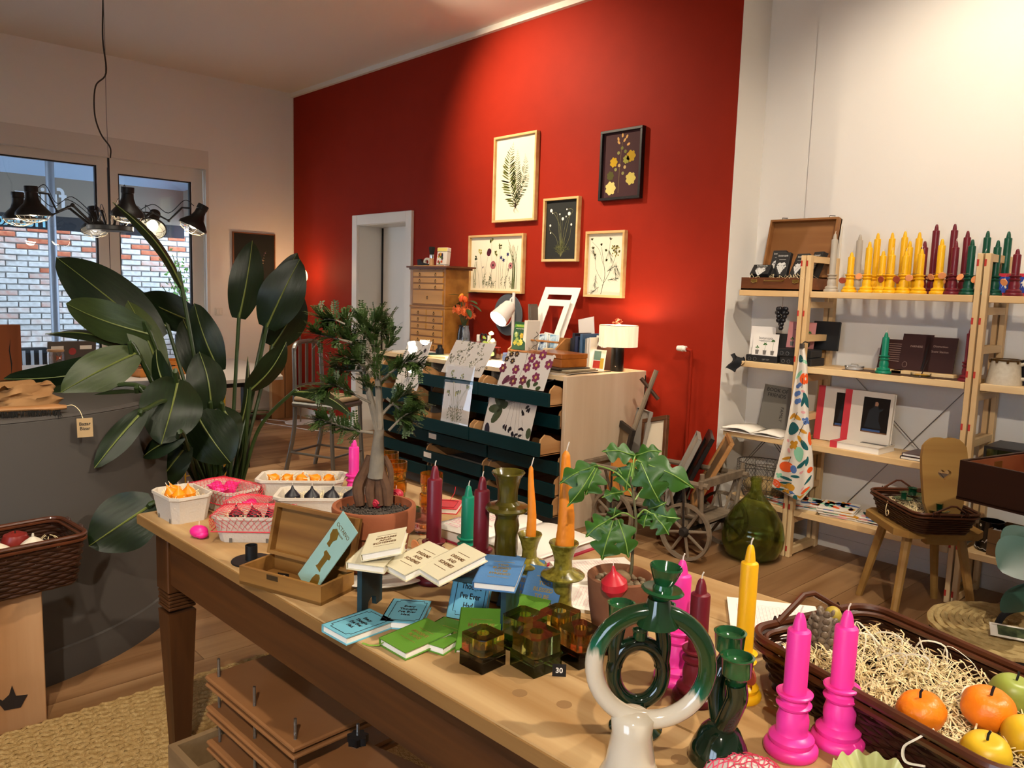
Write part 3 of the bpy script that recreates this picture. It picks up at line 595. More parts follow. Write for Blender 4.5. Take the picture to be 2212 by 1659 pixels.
def folded(px, py, y, w, d, h, n, label, seed):
    random.seed(seed); x = TY(px, py, y).x; t = thing('folded_towel', label, 'towel', (x, y, Z4), random.uniform(-.25, .25), group='folded floral towels on the low shelf')
    m = MB()
    for k in range(n): m.box((random.uniform(-.01, .01), random.uniform(-.006, .006), h/n*(k+.5)), (w*random.uniform(.93, 1), d, h/n*.92), b=.004)
    part('cloth', m, TCOL['white'], t)
    for c in ('orange', 'teal', 'ochre', 'mint', 'blue', 'pink'):
        for q in range(3):
            cx, cy, a, L, B = random.uniform(-w*.35, w*.35), random.uniform(-d*.3, d*.3), random.random()*3.1, random.uniform(.025, .05), random.uniform(.010, .02)
            part('motif', MB().prism([(L*math.cos(k*PI/6), B*math.sin(k*PI/6)) for k in range(12)], .0012, TR(cx, cy, h-.0007) @ RZ(a)), TCOL[c], t, 0)
        for q in range(2): L = random.uniform(.02, .04); z = random.uniform(.2, .85)*h; part('motif', MB().prism([(L*math.cos(k*PI/5), h*.13*math.sin(k*PI/5)) for k in range(10)], .0012, TR(random.uniform(-w*.4, w*.4), -d/2+.001, z) @ RX(PI/2)), TCOL[c], t, 0)
folded(1690, 1085, 4.36, .20, .18, .035, 5, 'folded floral towel behind the hanging towel, lowest in view', 21)
folded(1752, 1092, 4.40, .20, .2, .03, 5, 'thin folded floral towel right of the frame post', 22)
folded(1815, 1100, 4.36, .21, .2, .055, 4, 'thick folded floral towel with orange front fold', 23)
folded(1890, 1120, 4.40, .19, .2, .03, 5, 'thin folded floral towel partly behind the stool', 24)
folded(2050, 1165, 4.38, .17, .18, .03, 5, 'folded floral towel seen between the stool legs', 25)
pt = thing('enamel_pot', 'black pot with white flower pattern on the low shelf', 'pot', (TY(2138, 1175, 4.36).x, 4.36, Z4))
PB = mat('black_enamel', '0e0f12', .25, coat=.4)
part('body', MB().lathe([(0, 0), (.062, 0), (.064, .01), (.058, .09), (.055, .145), (.057, .15), (.053, .15), (.05, .02), (0, .015)], 32), PB, pt)
part('handle', MB().tube(bez([(.053, 0, .13), (.085, 0, .135), (.09, 0, .09), (.075, 0, .05), (.058, 0, .05)], 5), .007, 8), PB, pt)
m = MB(); random.seed(4)
for k in range(16):
    a = -PI+.35+random.random()*2.4; z = random.uniform(.03, .135); r = .0625-.055*z*.9/ .9*.9
    for j in range(5): m.lathe([(0, 0), (.0035, 0), (.0035, .001), (0, .001)], 6, TR((.0595-.045*z)*1.04*math.cos(a), (.0595-.045*z)*1.04*math.sin(a), z) @ RZ(a-PI/2) @ RX(PI/2) @ TR(.0045*math.cos(j*1.257), .0045*math.sin(j*1.257), -.001) )
m.tube([(.0645*math.cos(k*.196), .0645*math.sin(k*.196), .014+.004*math.sin(k*3.1)) for k in range(32)], .0012, 4, True)
part('flower_print', m, WHITE, pt, 0)
cb = thing('cardboard_box', 'open cardboard box on the low shelf beside the black pot', 'box', (TY(2215, 1165, 4.34).x, 4.36, Z4), -.1)
CARD = mat('cardboard', '7d5a34', .85); part('box', tray(MB(), .26, .22, .13, .004), CARD, cb, 0); part('seam', MB().bx(-.13, .13, -.1115, -.1105, .06, .064), mat('cardboard_dark', '5d4226', .9), cb, 0)
# glass display case on shelf 3 behind the chair
dc = thing('glass_display', 'long low glass display case with dark edges behind the heart chair', 'display case', (-.85, 4.40, Z3))
part('glass_walls', MB().bx(-.32, .45, -.12, -.117, .0, .12).bx(-.32, -.317, -.12, .12, 0, .12), pane('case_glass', (.8, .85, .75)), dc, 0)
part('frame', MB().bx(-.325, .455, -.125, .125, .12, .132).bx(-.325, .455, -.125, -.11, 0, .008).bx(-.325, -.315, -.125, -.115, 0, .12).bx(-.325, .455, .1, .12, 0, .12), mat('case_dark_edge', '211c18', .4), dc, 0)
part('lining', MB().bx(-.32, .45, .09, .1, .005, .12), mat('case_lining', '6a6a50', .7), dc, 0)
# ---- floral towel hanging from a clip
TWR = [(752, 1727, 1738), (790, 1722, 1744), (850, 1712, 1745), (920, 1700, 1748), (985, 1684, 1756), (1030, 1672, 1758), (1052, 1667, 1757)]
def tw(u, v):
    f = v*(len(TWR)-1); i = min(int(f), len(TWR)-2); q = f-i; a, b = TWR[i], TWR[i+1]
    y = a[0]+(b[0]-a[0])*q; xl = a[1]+(b[1]-a[1])*q; xr = a[2]+(b[2]-a[2])*q
    y += max(0, v-.55)*70*(1-abs(u-.68)/.68 if u < .68 else 1-(u-.68)/.32*1.0)
    dep = 4.175+.022*math.sin(u*6.5+.6)*(.3+v)+.012*math.sin(u*13)*v
    return TY(xl+(xr-xl)*u, y, dep)
tl = thing('floral_towel', 'white tea towel with bold fruit and leaf print hanging from the frame', 'towel', tuple(tw(.5, 0)))
org = tw(.5, 0)
o = part('cloth', MB().grid(lambda u, v: tw(u, v)-org, 28, 40), TCOL['white'], tl, 80); o.modifiers.new('thick', 'SOLIDIFY').thickness = .0012
def twn(u, v):
    e = .004; p = tw(u, v); n = (tw(u+e, v)-p).cross(tw(u, v+e)-p).normalized()
    if n.y > 0: n = -n
    return p + n*.0022 - org
def motif(m, cu, cv, a, L, B, shape='oval', n=16):
    asp = .30  # the cloth is about 0.3 times as wide as it is long
    wv = .03+.22*cv
    def at(x, y): return twn(min(1, max(0, cu+x/wv)), min(1, max(0, cv+y)))
    rings = [at(0, 0)]; fs = []
    for r_ in (.5, 1):
        for k in range(n):
            t_ = 2*PI*k/n; rr = 1
            if shape == 'leaf': rr = 1; x = L*math.cos(t_); y = B*math.sin(t_)*abs(math.sin(t_))**.3
            elif shape == 'clover': rr = .55+.45*abs(math.cos(2*t_)); x = L*rr*math.cos(t_); y = B*rr*math.sin(t_)
            elif shape == 'pear': x = L*math.cos(t_); y = B*math.sin(t_)*(1-.35*math.cos(t_))
            else: x = L*math.cos(t_); y = B*math.sin(t_)
            rings.append(at(r_*(x*math.cos(a)-y*math.sin(a)), r_*(x*math.sin(a)+y*math.cos(a))))
    fs = [(0, 1+k, 1+(k+1) % n) for k in range(n)] + [(1+k, 1+n+k, 1+n+(k+1) % n, 1+(k+1) % n) for k in range(n)]
    m.add(rings, fs)
MO = {c: MB() for c in TCOL}
for c, cu, cv, a, L, B, sh in (
 ('teal', .35, .10, 1.5, .035, .014, 'oval'), ('mint', .8, .13, .9, .03, .011, 'leaf'), ('orange', .75, .245, 1.5, .033, .028, 'oval'), ('mint', .3, .22, 2.2, .03, .01, 'leaf'),
 ('blue', .32, .29, 0, .012, .012, 'oval'), ('blue', .45, .28, 0, .012, .012, 'oval'), ('blue', .28, .335, 0, .014, .014, 'oval'), ('blue', .42, .33, 0, .013, .013, 'oval'), ('blue', .35, .375, 0, .014, .014, 'oval'), ('blue', .5, .37, 0, .012, .012, 'oval'),
 ('teal', .85, .36, 1.2, .035, .012, 'leaf'), ('teal', .72, .37, 1.9, .032, .010, 'leaf'), ('teal', .93, .39, .9, .025, .010, 'leaf'), ('pink', .68, .32, .4, .012, .007, 'oval'), ('pink', .72, .43, .2, .013, .007, 'oval'),
 ('teal', .33, .515, 0, .030, .032, 'pear'), ('ochre', .42, .455, .5, .03, .010, 'leaf'), ('ochre', .2, .45, 2.4, .022, .009, 'leaf'), ('blue', .85, .475, .5, .026, .02, 'clover'), ('ochre', .72, .53, .5, .024, .009, 'leaf'), ('ochre', .6, .57, .9, .022, .009, 'leaf'),
 ('orange', .96, .57, 1.6, .035, .012, 'leaf'), ('ochre', .40, .60, .8, .026, .026, 'clover'), ('teal', .75, .60, 1.0, .032, .012, 'leaf'), ('mint', .58, .645, 1.5, .036, .024, 'pear'), ('pink', .26, .63, 1.1, .012, .007, 'oval'), ('pink', .18, .58, .8, .01, .006, 'oval'),
 ('orange', .26, .735, 0, .037, .036, 'oval'), ('ochre', .22, .675, 2.7, .026, .009, 'leaf'), ('teal', .68, .70, 2.3, .036, .011, 'leaf'), ('teal', .82, .69, 1.7, .03, .008, 'leaf'), ('blue', .46, .74, 1.5, .026, .016, 'oval'), ('pink', .68, .75, 2.4, .013, .007, 'oval'),
 ('teal', .52, .785, 2.9, .024, .009, 'leaf'), ('teal', .30, .815, .05, .032, .010, 'leaf'), ('mint', .12, .81, .4, .022, .022, 'clover'), ('teal', .30, .86, 2.5, .04, .012, 'leaf'), ('pink', .16, .85, 2.8, .014, .008, 'oval'), ('orange', .07, .915, 1.3, .055, .030, 'pear'), ('pink', .07, .92, 1.3, .035, .018, 'pear'),
 ('ochre', .27, .905, .7, .026, .026, 'clover'), ('ochre', .43, .89, 1.5, .042, .022, 'pear'), ('teal', .19, .97, 2.4, .034, .012, 'leaf'), ('ochre', .30, .965, 1.8, .026, .009, 'leaf'), ('ochre', .38, .955, 1.6, .024, .009, 'leaf'), ('blue', .46, .945, .2, .022, .018, 'clover'), ('teal', .56, .985, 1.7, .034, .013, 'leaf'), ('ochre', .7, .96, .4, .028, .012, 'leaf'), ('orange', .8, .93, .7, .026, .02, 'oval'), ('mint', .85, .965, 2.7, .022, .01, 'leaf'), ('teal', .85, .83, 2.2, .03, .01, 'leaf'), ('pink', .72, .88, 1.9, .013, .007, 'oval'), ('orange', .9, .76, 1.5, .02, .014, 'oval')):
    mo = MB(); motif(mo, cu, cv, a, L*1.05, B*1.05, sh); part('motif', mo, TCOL[c], tl, 80)
for c in MO:
    pass
m = MB()
for pts in ([(.3, .47), (.36, .455), (.42, .43)], [(.55, .55), (.68, .51), (.85, .475)], [(.3, .70), (.33, .68), (.34, .66)], [(.28, .975), (.4, .98), (.5, .95)], [(.62, .24), (.63, .27), (.60, .30)]):
    m.tube([twn(u, v) for u, v in bez([V(a, b, 0) for a, b in pts], 4) for u, v in [(0, 0)]] if False else [twn(q.x, q.y) for q in bez([V(a, b, 0) for a, b in pts], 4)], .0016, 4)
part('printed_stem', m, TCOL['black'], tl)
m = MB(); m.box((0, -.002, .012), (.022, .022, .028), b=.003); m.tube([(0, .0, .024), (.004, .02, .036), (.012, .05, .03)], .004, 6); part('clip', m, METAL, tl)
# ---- demijohn
dj = thing('demijohn', 'large round green glass demijohn bottle on the floor by the shelves', 'bottle', (TZ(1623, 1205, 0).x, TZ(1623, 1205, 0).y, 0))
prof = [(0, .008), (.10, .004), (.15, .03), (.178, .09), (.182, .15), (.165, .23), (.12, .31), (.065, .375), (.038, .41), (.031, .44), (.031, .475), (.036, .478), (.037, .492), (.032, .497), (.028, .505)]
inn = [(max(0, r-.004), z+(.004 if z < .2 else 0)) for r, z in prof][::-1]
part('bottle', MB().lathe([(r*.97, z*.95) for r, z in prof+inn], 40), glass('green_bottle_glass', (.74, .90, .42), clear=.3), dj)
# ---------------------------------------------------------------- pressed flowers drawn as thin flat pieces
PRESS = {}
def pcol(c): return PRESS.setdefault(c, mat('pressed_'+c, c, .8, spec=.2))
class Draw:
    """flat shapes in metres on a sheet: x right, y up"""
    def __init__(s): s.m = {}; s.lift = .0004
    def g(s, c): return s.m.setdefault(c, MB())
    def stem(s, pts, w, c, n=5):
        p = bez([V(*q, 0) for q in pts], n); L = []; R_ = []
        for i, q in enumerate(p):
            t = (p[min(i+1, len(p)-1)]-p[max(i-1, 0)]); t = t.normalized() if t.length else V(0, 1, 0); k = w*(1-.45*i/len(p))/2; nn = V(-t.y, t.x, 0)*k
            L.append(q+nn); R_.append(q-nn)
        N = len(p); z = V(0, 0, s.lift); s.g(c).add([a+z for a in L]+[a+z for a in R_], [(i, N+i, N+i+1, i+1) for i in range(N-1)]); return p
    def blob(s, x, y, a, L, B, c, n=10, k=1.0, z=0):
        s.lift2 = .0006+z; M = TR(x, y, s.lift2) @ RZ(a)
        s.g(c).add([((L/2)*(1+math.cos(2*PI*i/n)), B/2*math.sin(2*PI*i/n)*abs(math.sin(2*PI*i/n))**(k-1) if k > 1 else B/2*math.sin(2*PI*i/n), 0) for i in range(n)], [list(range(n))], M)
    def disc(s, x, y, r, c, n=10, z=.0002, wob=0):
        s.g(c).add([(x+r*(1+wob*random.uniform(-1, 1))*math.cos(2*PI*i/n), y+r*(1+wob*random.uniform(-1, 1))*math.sin(2*PI*i/n), .0006+z) for i in range(n)], [list(range(n))])
    def flower(s, x, y, r, c, n=5, eye=None, b=.8):
        a0 = random.random()*6
        for i in range(n): s.blob(x, y, a0+2*PI*i/n, r, r*b, c, 8, z=.0001*(i % 2))
        if eye: s.disc(x, y, r*.28, eye, z=.0006)
    def spray(s, x, y, a, L, n, c, leaf=.02, w=.0015, curl=.2):
        p = s.stem([(x, y), (x+L*.5*math.cos(a+curl), y+L*.5*math.sin(a+curl)), (x+L*math.cos(a), y+L*math.sin(a))], w, c)
        for i in range(n):
            q = p[int((i+1)/(n+1)*(len(p)-1))]; sd = 1 if i % 2 else -1; s.blob(q.x, q.y, a+sd*random.uniform(.5, 1), leaf*random.uniform(.7, 1.1), leaf*.25, c, 6)
        return p[-1]
    def feather(s, x, y, a, L, c, n=26, w=.0009, ll=.03, droop=0):
        for i in range(n):
            t = random.random(); b = a+random.uniform(-.8, .8); q = (x+L*t*math.cos(a), y+L*t*math.sin(a)); l = ll*random.uniform(.5, 1)
            s.stem([q, (q[0]+l*.5*math.cos(b), q[1]+l*.5*math.sin(b)), (q[0]+l*math.cos(b+droop), q[1]+l*math.sin(b+droop)-droop*.01)], w, c, 2)
        s.stem([(x, y), (x+L*math.cos(a), y+L*math.sin(a))], w*2, c, 3)
    def frond(s, pts, L, c, n=24, w=.0022, taper=1):
        p = s.stem(pts, w, c, 8); N = len(p)
        for i in range(1, n):
            f = i/n; q = p[int(f*(N-1))]; d = (p[min(int(f*(N-1))+1, N-1)]-p[max(int(f*(N-1))-1, 0)]); a = math.atan2(d.y, d.x); ln = L*(math.sin(PI*min(1, .18+f*.82)))**.8*(1.02-f*.25)
            for sd in (1, -1): s.blob(q.x, q.y, a+sd*random.uniform(.9, 1.15), ln*random.uniform(.85, 1.05), ln*.12, c, 6)
    def put(s, parent, M, name='pressed_plant'):
        for c, m in s.m.items():
            o = part(name, m, pcol(c), parent, 0, kind='stuff'); o.matrix_local = M
def framed(x0, x1, z0, z1, fm, paper, draw, label, y=YR, fw=.018, dep=.038, wall='Y', group='framed pressed flowers'):
    w, h = x1-x0, z1-z0
    M = TR((x0+x1)/2, y, (z0+z1)/2) @ RX(PI/2) if wall == 'Y' else TR(y, (x0+x1)/2, (z0+z1)/2) @ RZ(PI/2) @ RX(PI/2)
    t = thing('framed_flower', label, 'picture', M=M, group=group)
    m = MB()
    m.bx(-w/2, w/2, h/2-fw, h/2, 0, dep, b=.0015).bx(-w/2, w/2, -h/2, -h/2+fw, 0, dep, b=.0015).bx(-w/2, -w/2+fw, -h/2+fw, h/2-fw, 0, dep, b=.0015).bx(w/2-fw, w/2, -h/2+fw, h/2-fw, 0, dep, b=.0015)
    part('picture_frame', m, fm, t); part('backing', MB().bx(-w/2+fw*.5, w/2-fw*.5, -h/2+fw*.5, h/2-fw*.5, .004, .016), paper, t, 0)
    draw.put(t, TR(0, 0, .0162)); return t
FPINE = wood('frame_pine', 'c79c62', 'd8b47c', 'X', .5); FBLK = mat('frame_black', '120f0f', .4); SHEET = mat('ivory_sheet', 'ece2c6', .85, spec=.15)
random.seed(11)
# fern
d = Draw(); b0 = (.01, -.22); FG = '59602a'; FG2 = '3d4a2c'
d.frond([b0, (-.06, -.05), (-.075, .12), (-.03, .28)], .115, FG, 34); d.frond([b0, (.01, -.05), (.015, .08), (.02, .22)], .075, FG2, 26)
d.frond([(.03, -.12), (.075, -.02), (.11, .08), (.105, .18)], .06, FG2, 20); d.frond([(.02, -.17), (.07, -.11), (.12, -.03), (.155, .03)], .06, FG2, 18); d.frond([b0, (.03, -.15), (.08, -.10)], .06, FG2, 10)
for k in range(12): a = -PI/2+random.uniform(-.9, .9); d.stem([b0, (b0[0]+.03*math.cos(a), b0[1]+.03*math.sin(a)), (b0[0]+.05*math.cos(a+.4), b0[1]+.055*math.sin(a))], .0012, '6b5a40', 3)
d.blob(.01, -.235, PI/2, .05, .022, '3b2a1c')
framed(-4.875, -4.385, 2.04, 2.712, FPINE, SHEET, d, 'tall pine framed pressed fern on cream paper, topmost of the pale pictures')
# mallow on dark
d = Draw(); d.stem([(-.02, -.19), (-.015, 0), (.0, .15)], .004, '7d6a48')
def mallow(x, y, r, c):
    n = 24; d.g(c).add([(x+r*(.72+.28*abs(math.cos(3.5*2*PI*i/n)))*math.cos(2*PI*i/n), y+r*(.72+.28*abs(math.cos(3.5*2*PI*i/n)))*math.sin(2*PI*i/n), .0008) for i in range(n)], [list(range(n))])
    for k in range(5): d.stem([(x, y-r*.7), (x+r*.8*math.cos(.3+k*.6), y+r*.8*math.sin(.3+k*.6))], .0015, '8a8240', 2)
mallow(-.09, -.155, .05, 'cdbd72'); mallow(.085, -.10, .046, 'c3b25a'); mallow(-.095, -.07, .034, '4f4c26'); mallow(-.07, .02, .036, 'b8941f'); mallow(.08, .05, .042, 'ab8a24'); mallow(.04, .03, .03, '8d8a3c')
for x, y in ((-.03, .08), (.03, .085), (-.05, -.03), (0, .11), (-.02, -.005), (.03, -.02), (.015, -.06)): d.disc(x, y, .012, random.choice(('6f7038', '8a8850', 'b99b62')))
for x, y, a in ((-.03, .16, 2), (0, .18, 1.6), (.03, .17, 1), (-.02, .14, 2.4), (.04, .125, .4), (.01, .15, .9)): d.blob(x, y, a, .03, .017, 'c99c5c')
framed(-3.745, -3.378, 2.145, 2.62, FBLK, mat('aubergine_sheet', '3a181c', .8), d, 'black framed pressed leaves on aubergine paper, highest on the right')
# white poppies on black
d = Draw(); G = '8a8a5a'
for pts in ([(0, -.2), (-.01, .0), (-.06, .10), (-.11, .14)], [(0, -.2), (-.02, -.03), (-.05, .12), (-.10, .12)], [(0, -.2), (.005, 0), (.01, .07)], [(0, -.2), (.03, 0), (.06, .08)], [(0, -.2), (.05, -.02), (.08, .1), (.075, .11)], [(0, -.2), (.08, -.07), (.10, .03)], [(0, -.2), (-.05, -.06), (-.12, .0), (-.115, .03)], [(0, -.2), (-.01, .02), (-.02, .11)], [(.06, .08), (.11, .13), (.09, .15), (.05, .145)]): d.stem(pts, .0022, G)
for x, y, r in ((-.11, .145, .013), (.075, .115, .014), (.012, .08, .012), (-.115, .035, .009), (.10, .035, .009), (-.02, .115, .006), (.05, .147, .006), (.045, .095, .006), (-.095, .125, .006), (-.11, -.02, .006)): d.disc(x, y, r, 'eee6d4')
for k in range(14): d.feather(random.uniform(-.03, .03), -.19+random.random()*.06, random.uniform(.3, 2.8), .06, '6d7040', 10, .0011, .035)
framed(-4.29, -3.93, 1.724, 2.194, FPINE, mat('black_sheet', '1b1e1b', .8), d, 'pine framed white poppies pressed on black paper')
# meadow
d = Draw(); G = '55603c'
def st(x, y, x2, y2, w=.0022): return d.stem([(x, y), (x+(x2-x)*.35+random.uniform(-.01, .01), y+(y2-y)*.5), (x2, y2)], w, G)
B0 = -.2
st(-.14, B0, -.09, .10); d.blob(-.115, .075, .5, .05, .05, '5a1f2e'); d.disc(-.085, .10, .026, '4a1c2c', wob=.1)
st(-.10, B0, -.04, -.02); d.disc(-.035, -.01, .034, 'a8646a', 14, wob=.08); d.disc(-.035, -.01, .009, '2b1a1e', z=.0006)
st(.10, B0, .17, -.03); d.disc(.175, -.015, .026, 'b47a78', 14, wob=.08); d.disc(.175, -.015, .007, '2b1a1e', z=.0006)
for x, y, c in ((-.25, .05, '6d7a5a'), (-.2, .10, 'b6a94c'), (-.06, .19, '7a7e40'), (.05, .14, '5d6232'), (0, .085, '8f9050')):
    st(x*.8, B0, x, y-.02)
    for k in range(9): d.disc(x+random.uniform(-.018, .018), y+random.uniform(-.018, .018), .007, c)
for x, y in ((.06, .05), (.09, .03), (.14, .075)): st(x*.9, B0, x, y); d.flower(x, y, .018, '2c3468', 6, '1a1d3a', .5)
for k in range(9): x = .19+random.random()*.07; d.stem([(x*.95, B0), (x-.01, 0), (x-random.uniform(-.02, .08), .12+random.random()*.08)], .005, random.choice(('4d5a30', '5f6a3c')), 4)
st(-.15, B0, -.14, -.02); d.blob(-.155, -.02, -2.2, .02, .009, '2b1f2c'); st(.12, B0, .15, -.05); d.blob(.15, -.06, 1.6, .03, .009, '33261f')
for k in range(15): d.spray(random.uniform(-.28, .24), B0+random.random()*.03, random.uniform(1, 2.1), random.uniform(.04, .13), 7, random.choice((G, '6a7448', '48523a')), .018, .0016)
for x in (-.28, -.26): d.stem([(x, B0), (x+.005, -.08), (x+.02, .02)], .007, '5f6a44', 4)
framed(-5.165, -4.497, 1.475, 1.945, FPINE, SHEET, d, 'wide pine framed meadow flowers and poppies above the desk lamp')
# fennel
d = Draw(); G = '4b4d33'
d.stem([(-.03, -.21), (.0, -.08), (-.02, .03), (-.04, .12)], .004, G); d.stem([(-.02, -.15), (.04, -.06), (.09, .05), (.10, .10)], .0035, G); d.stem([(-.02, -.12), (-.08, -.04), (-.10, .05)], .0025, G)
d.stem([(-.02, .0), (-.06, .1), (-.13, .16)], .0025, G); d.stem([(0, .02), (.03, .1), (.04, .17)], .0025, G)
for k in range(26): a = random.random()*6.28; r = random.uniform(.01, .045); d.stem([(.095, .08), (.095+r*math.cos(a), .10+r*math.sin(a))], .001, G, 2); d.disc(.095+r*math.cos(a), .10+r*math.sin(a), .006, '8a8038')
for x, y, a in ((.09, -.02, -1.4), (.03, -.11, .1), (-.05, -.16, -2.6), (-.08, -.07, -1.7), (.10, -.0, -1.2), (.02, -.05, .5), (-.09, .03, 2), (.03, .1, -1.2)): d.feather(x, y, a, .08, '35402a', 28, .0012, .04)
for x, y in ((-.04, .13), (-.13, .17), (.04, .17), (.0, .09), (-.10, .06), (.01, .02), (-.12, .11)):
    for k in range(4): d.blob(x, y, 1.57+random.uniform(-1, 1), .02, .008, '55512e', 6)
framed(-3.848, -3.489, 1.469, 1.936, FPINE, mat('sage_sheet', 'd8d3bb', .85), d, 'pine framed feathery fennel stems, lowest picture on the right')
# purple flowers on the left wall
d = Draw()
for a, L in ((1.2, .30), (1.75, .34), (2.25, .28), (1.45, .2)):
    p = d.stem([(.03, -.13), (.03+L*.5*math.cos(a), -.13+L*.5*math.sin(a)), (.03+L*math.cos(a), -.13+L*math.sin(a))], .003, '8c8a6a')
    for k in range(16): q = p[int(len(p)*(.25+.7*k/16))]; d.blob(q.x, q.y, a+random.choice((-1, 1)), .03*(1.2-k/16), .012, random.choice(('7a4d78', '8d6a80', 'a08a6a')), 6)
for k in range(6): d.feather(.03, -.14, random.uniform(.5, 2.6), .05, '9a9a60', 10, .0012, .04)
framed(3.60, 4.085, 1.365, 2.035, wood('frame_copper', '7a4a2c', '8d5a38', 'X'), mat('black_sheet', '1b1e1b', .8), d, 'dark framed purple wildflowers on the white wall', y=XL, wall='X', fw=.012, dep=.03, group=None)
# ---------------------------------------------------------------- plan chest with open drawers
CX0, CX1, CY0, CY1, CZT = -5.30, -3.25, 3.50, 4.29, .985
PETROL = mat('petrol_drawer_paint', '04282b', .5, spec=.2, bump=(60, .05)); PLY = wood('birch_ply', 'c2a88a', 'd2bca0', 'Z', .6, 8, .2); GREYP = mat('grey_carcass', '5a554f', .6); PLYE = wood('drawer_side_wood', 'a9794a', 'bd9060', 'Y', .55)
ch = thing('plan_chest', 'wide plywood plan chest with dark petrol drawers against the red wall', 'chest', (0, 0, 0))
part('side_panel', MB().bx(CX1-.03, CX1, CY0, CY1, 0, CZT, b=.002), PLY, ch); part('side_panel', MB().bx(CX0, CX0+.03, CY0, CY1, 0, CZT, b=.002), PLY, ch)
part('back_panel', MB().bx(CX0, CX1, CY1-.012, CY1, .04, CZT-.03), GREYP, ch)
part('top', MB().bx(CX0+.03, CX1-.03, CY0-.0, CY1, CZT-.03, CZT, b=.002), wood('chest_top_ply', 'c2a67e', 'd0b690', 'X', .5, 8), ch)
part('plinth', MB().bx(CX0+.03, CX1-.03, CY0+.06, CY0+.08, 0, .08).bx(CX0+.03, CX1-.03, CY0+.02, CY1-.02, .08, .09), GREYP, ch)
CB = [-5.27, -4.62, -3.945, -3.28]
for x in CB[1:3]: part('divider', MB().bx(x-.012, x+.012, CY0+.012, CY1-.02, .09, CZT-.03), GREYP, ch)
ROWH = [(.80, .885), (.655, .74), (.50, .585), (.36, .445), (.225, .31), (.095, .18)]
pulls = {(0, 1): .10, (0, 2): .10, (2, 1): .17, (2, 2): .17, (1, 0): .16, (3, 2): .0, (4, 1): .05, (5, 2): .04, (4, 2): .03}
for r_, (z0, z1) in enumerate(ROWH):
    for c_ in range(3):
        p = pulls.get((r_, c_), random.uniform(0, .012)); x0, x1 = CB[c_]+.004, CB[c_+1]-.004; y = CY0-.0-p
        dz = (part('drawer', MB().bx(x0, x1, y-.018, y, z0, z1, b=.002), PETROL, ch))
        for xs in (x0+.012, x1-.024): 
            prof = [(0, 0), (.60, 0), (.60, .075), (.20, .075), (.15, .085), (.09, .12), (.05, .13), (.015, .105), (0, .06)]
            part('drawer_side', MB().prism(prof, .012, Matrix(((0, 0, 1, xs), (1, 0, 0, y), (0, 1, 0, z0+.0), (0, 0, 0, 1)))), PLYE, dz, 0)
        part('drawer_base', MB().bx(x0+.012, x1-.012, y, y+.6, z0+.004, z0+.010), PLYE, dz, 0)
        if (r_, c_) in ((3, 1), (4, 1)): part('label_card', MB().bx(x0+.02, x0+.11, y-.0195, y-.018, z1-.05, z1-.012), PAPER, dz, 0)
    for x in CB[1:3]: part('runner', MB().box((x, CY0+.05, z0-.02), (.06, .1, .012)), GREYP, ch, 0)
part('drawer_papers', MB().bx(-4.55, -4.0, 3.52, 4.0, .24, .255).bx(-4.5, -4.05, 3.5, 3.9, .255, .26), mat('grey_papers', '8d8880', .8), ch, 0)
# prints standing in the drawers
SLEEVE = pane('clear_sleeve', (.98, .98, .98), 1.2)
def print_sheet(px, draw, label, paper=None, sleeve=True):
    """px: the four photo corners tl,tr,br,bl measured on planes y given with each"""
    P4 = [TY(x, y, yy) for x, y, yy in px]; w = ((P4[1]-P4[0]).length+(P4[2]-P4[3]).length)/2; h = ((P4[0]-P4[3]).length+(P4[1]-P4[2]).length)/2
    c = (P4[0]+P4[1]+P4[2]+P4[3])/4; ux = (P4[1]-P4[0]+P4[2]-P4[3]).normalized(); uy = (P4[0]-P4[3]+P4[1]-P4[2]); uy = (uy-ux*uy.dot(ux)).normalized(); n = ux.cross(uy)
    M = Matrix(((ux.x, uy.x, n.x, c.x), (ux.y, uy.y, n.y, c.y), (ux.z, uy.z, n.z, c.z), (0, 0, 0, 1)))
    t = thing('flower_print', label, 'print', M=M, group='pressed flower prints on the plan chest')
    part('sheet', MB().box((0, 0, 0), (w, h, .0016)), paper or mat('print_sheet', 'd2c9c0', .8), t, 0)
    draw(w, h).put(t, TR(0, 0, .0009))
    if sleeve: part('sleeve', MB().box((0, .004, .0035), (w+.012, h+.012, .0004)), SLEEVE, t, 0)
    return t
def dr_cosmos(w, h):
    d = Draw(); random.seed(31); G = '4a4c44'
    for x, y, c in ((.06, .17, '3d3a48'), (.10, .12, '2c2734'), (-.07, .16, 'c9a2a8'), (-.06, .0, 'c8a6ac')):
        d.stem([(0, -h*.45), (x*.4, -.02), (x, y)], .002, G); d.flower(x, y, .028 if c[0] == 'c' else .02, c, 6, G, .6)
    for k in range(16): d.feather(random.uniform(-.06, .06), random.uniform(-h*.45, .05), random.uniform(.5, 2.6), .06, random.choice((G, '6a6a5c')), 8, .0013, .04)
    return d
def dr_sprigs(w, h):
    d = Draw(); random.seed(32)
    for k in range(22): x, y = random.uniform(-w*.4, w*.4), random.uniform(-h*.35, h*.4); a = random.uniform(0, 3); e = d.spray(x, y, a, random.uniform(.04, .08), 6, random.choice(('4e5638', '6d7040', '3f4438')), .018); d.flower(e.x, e.y, .012, '3c4138', 5, None, .3)
    return d
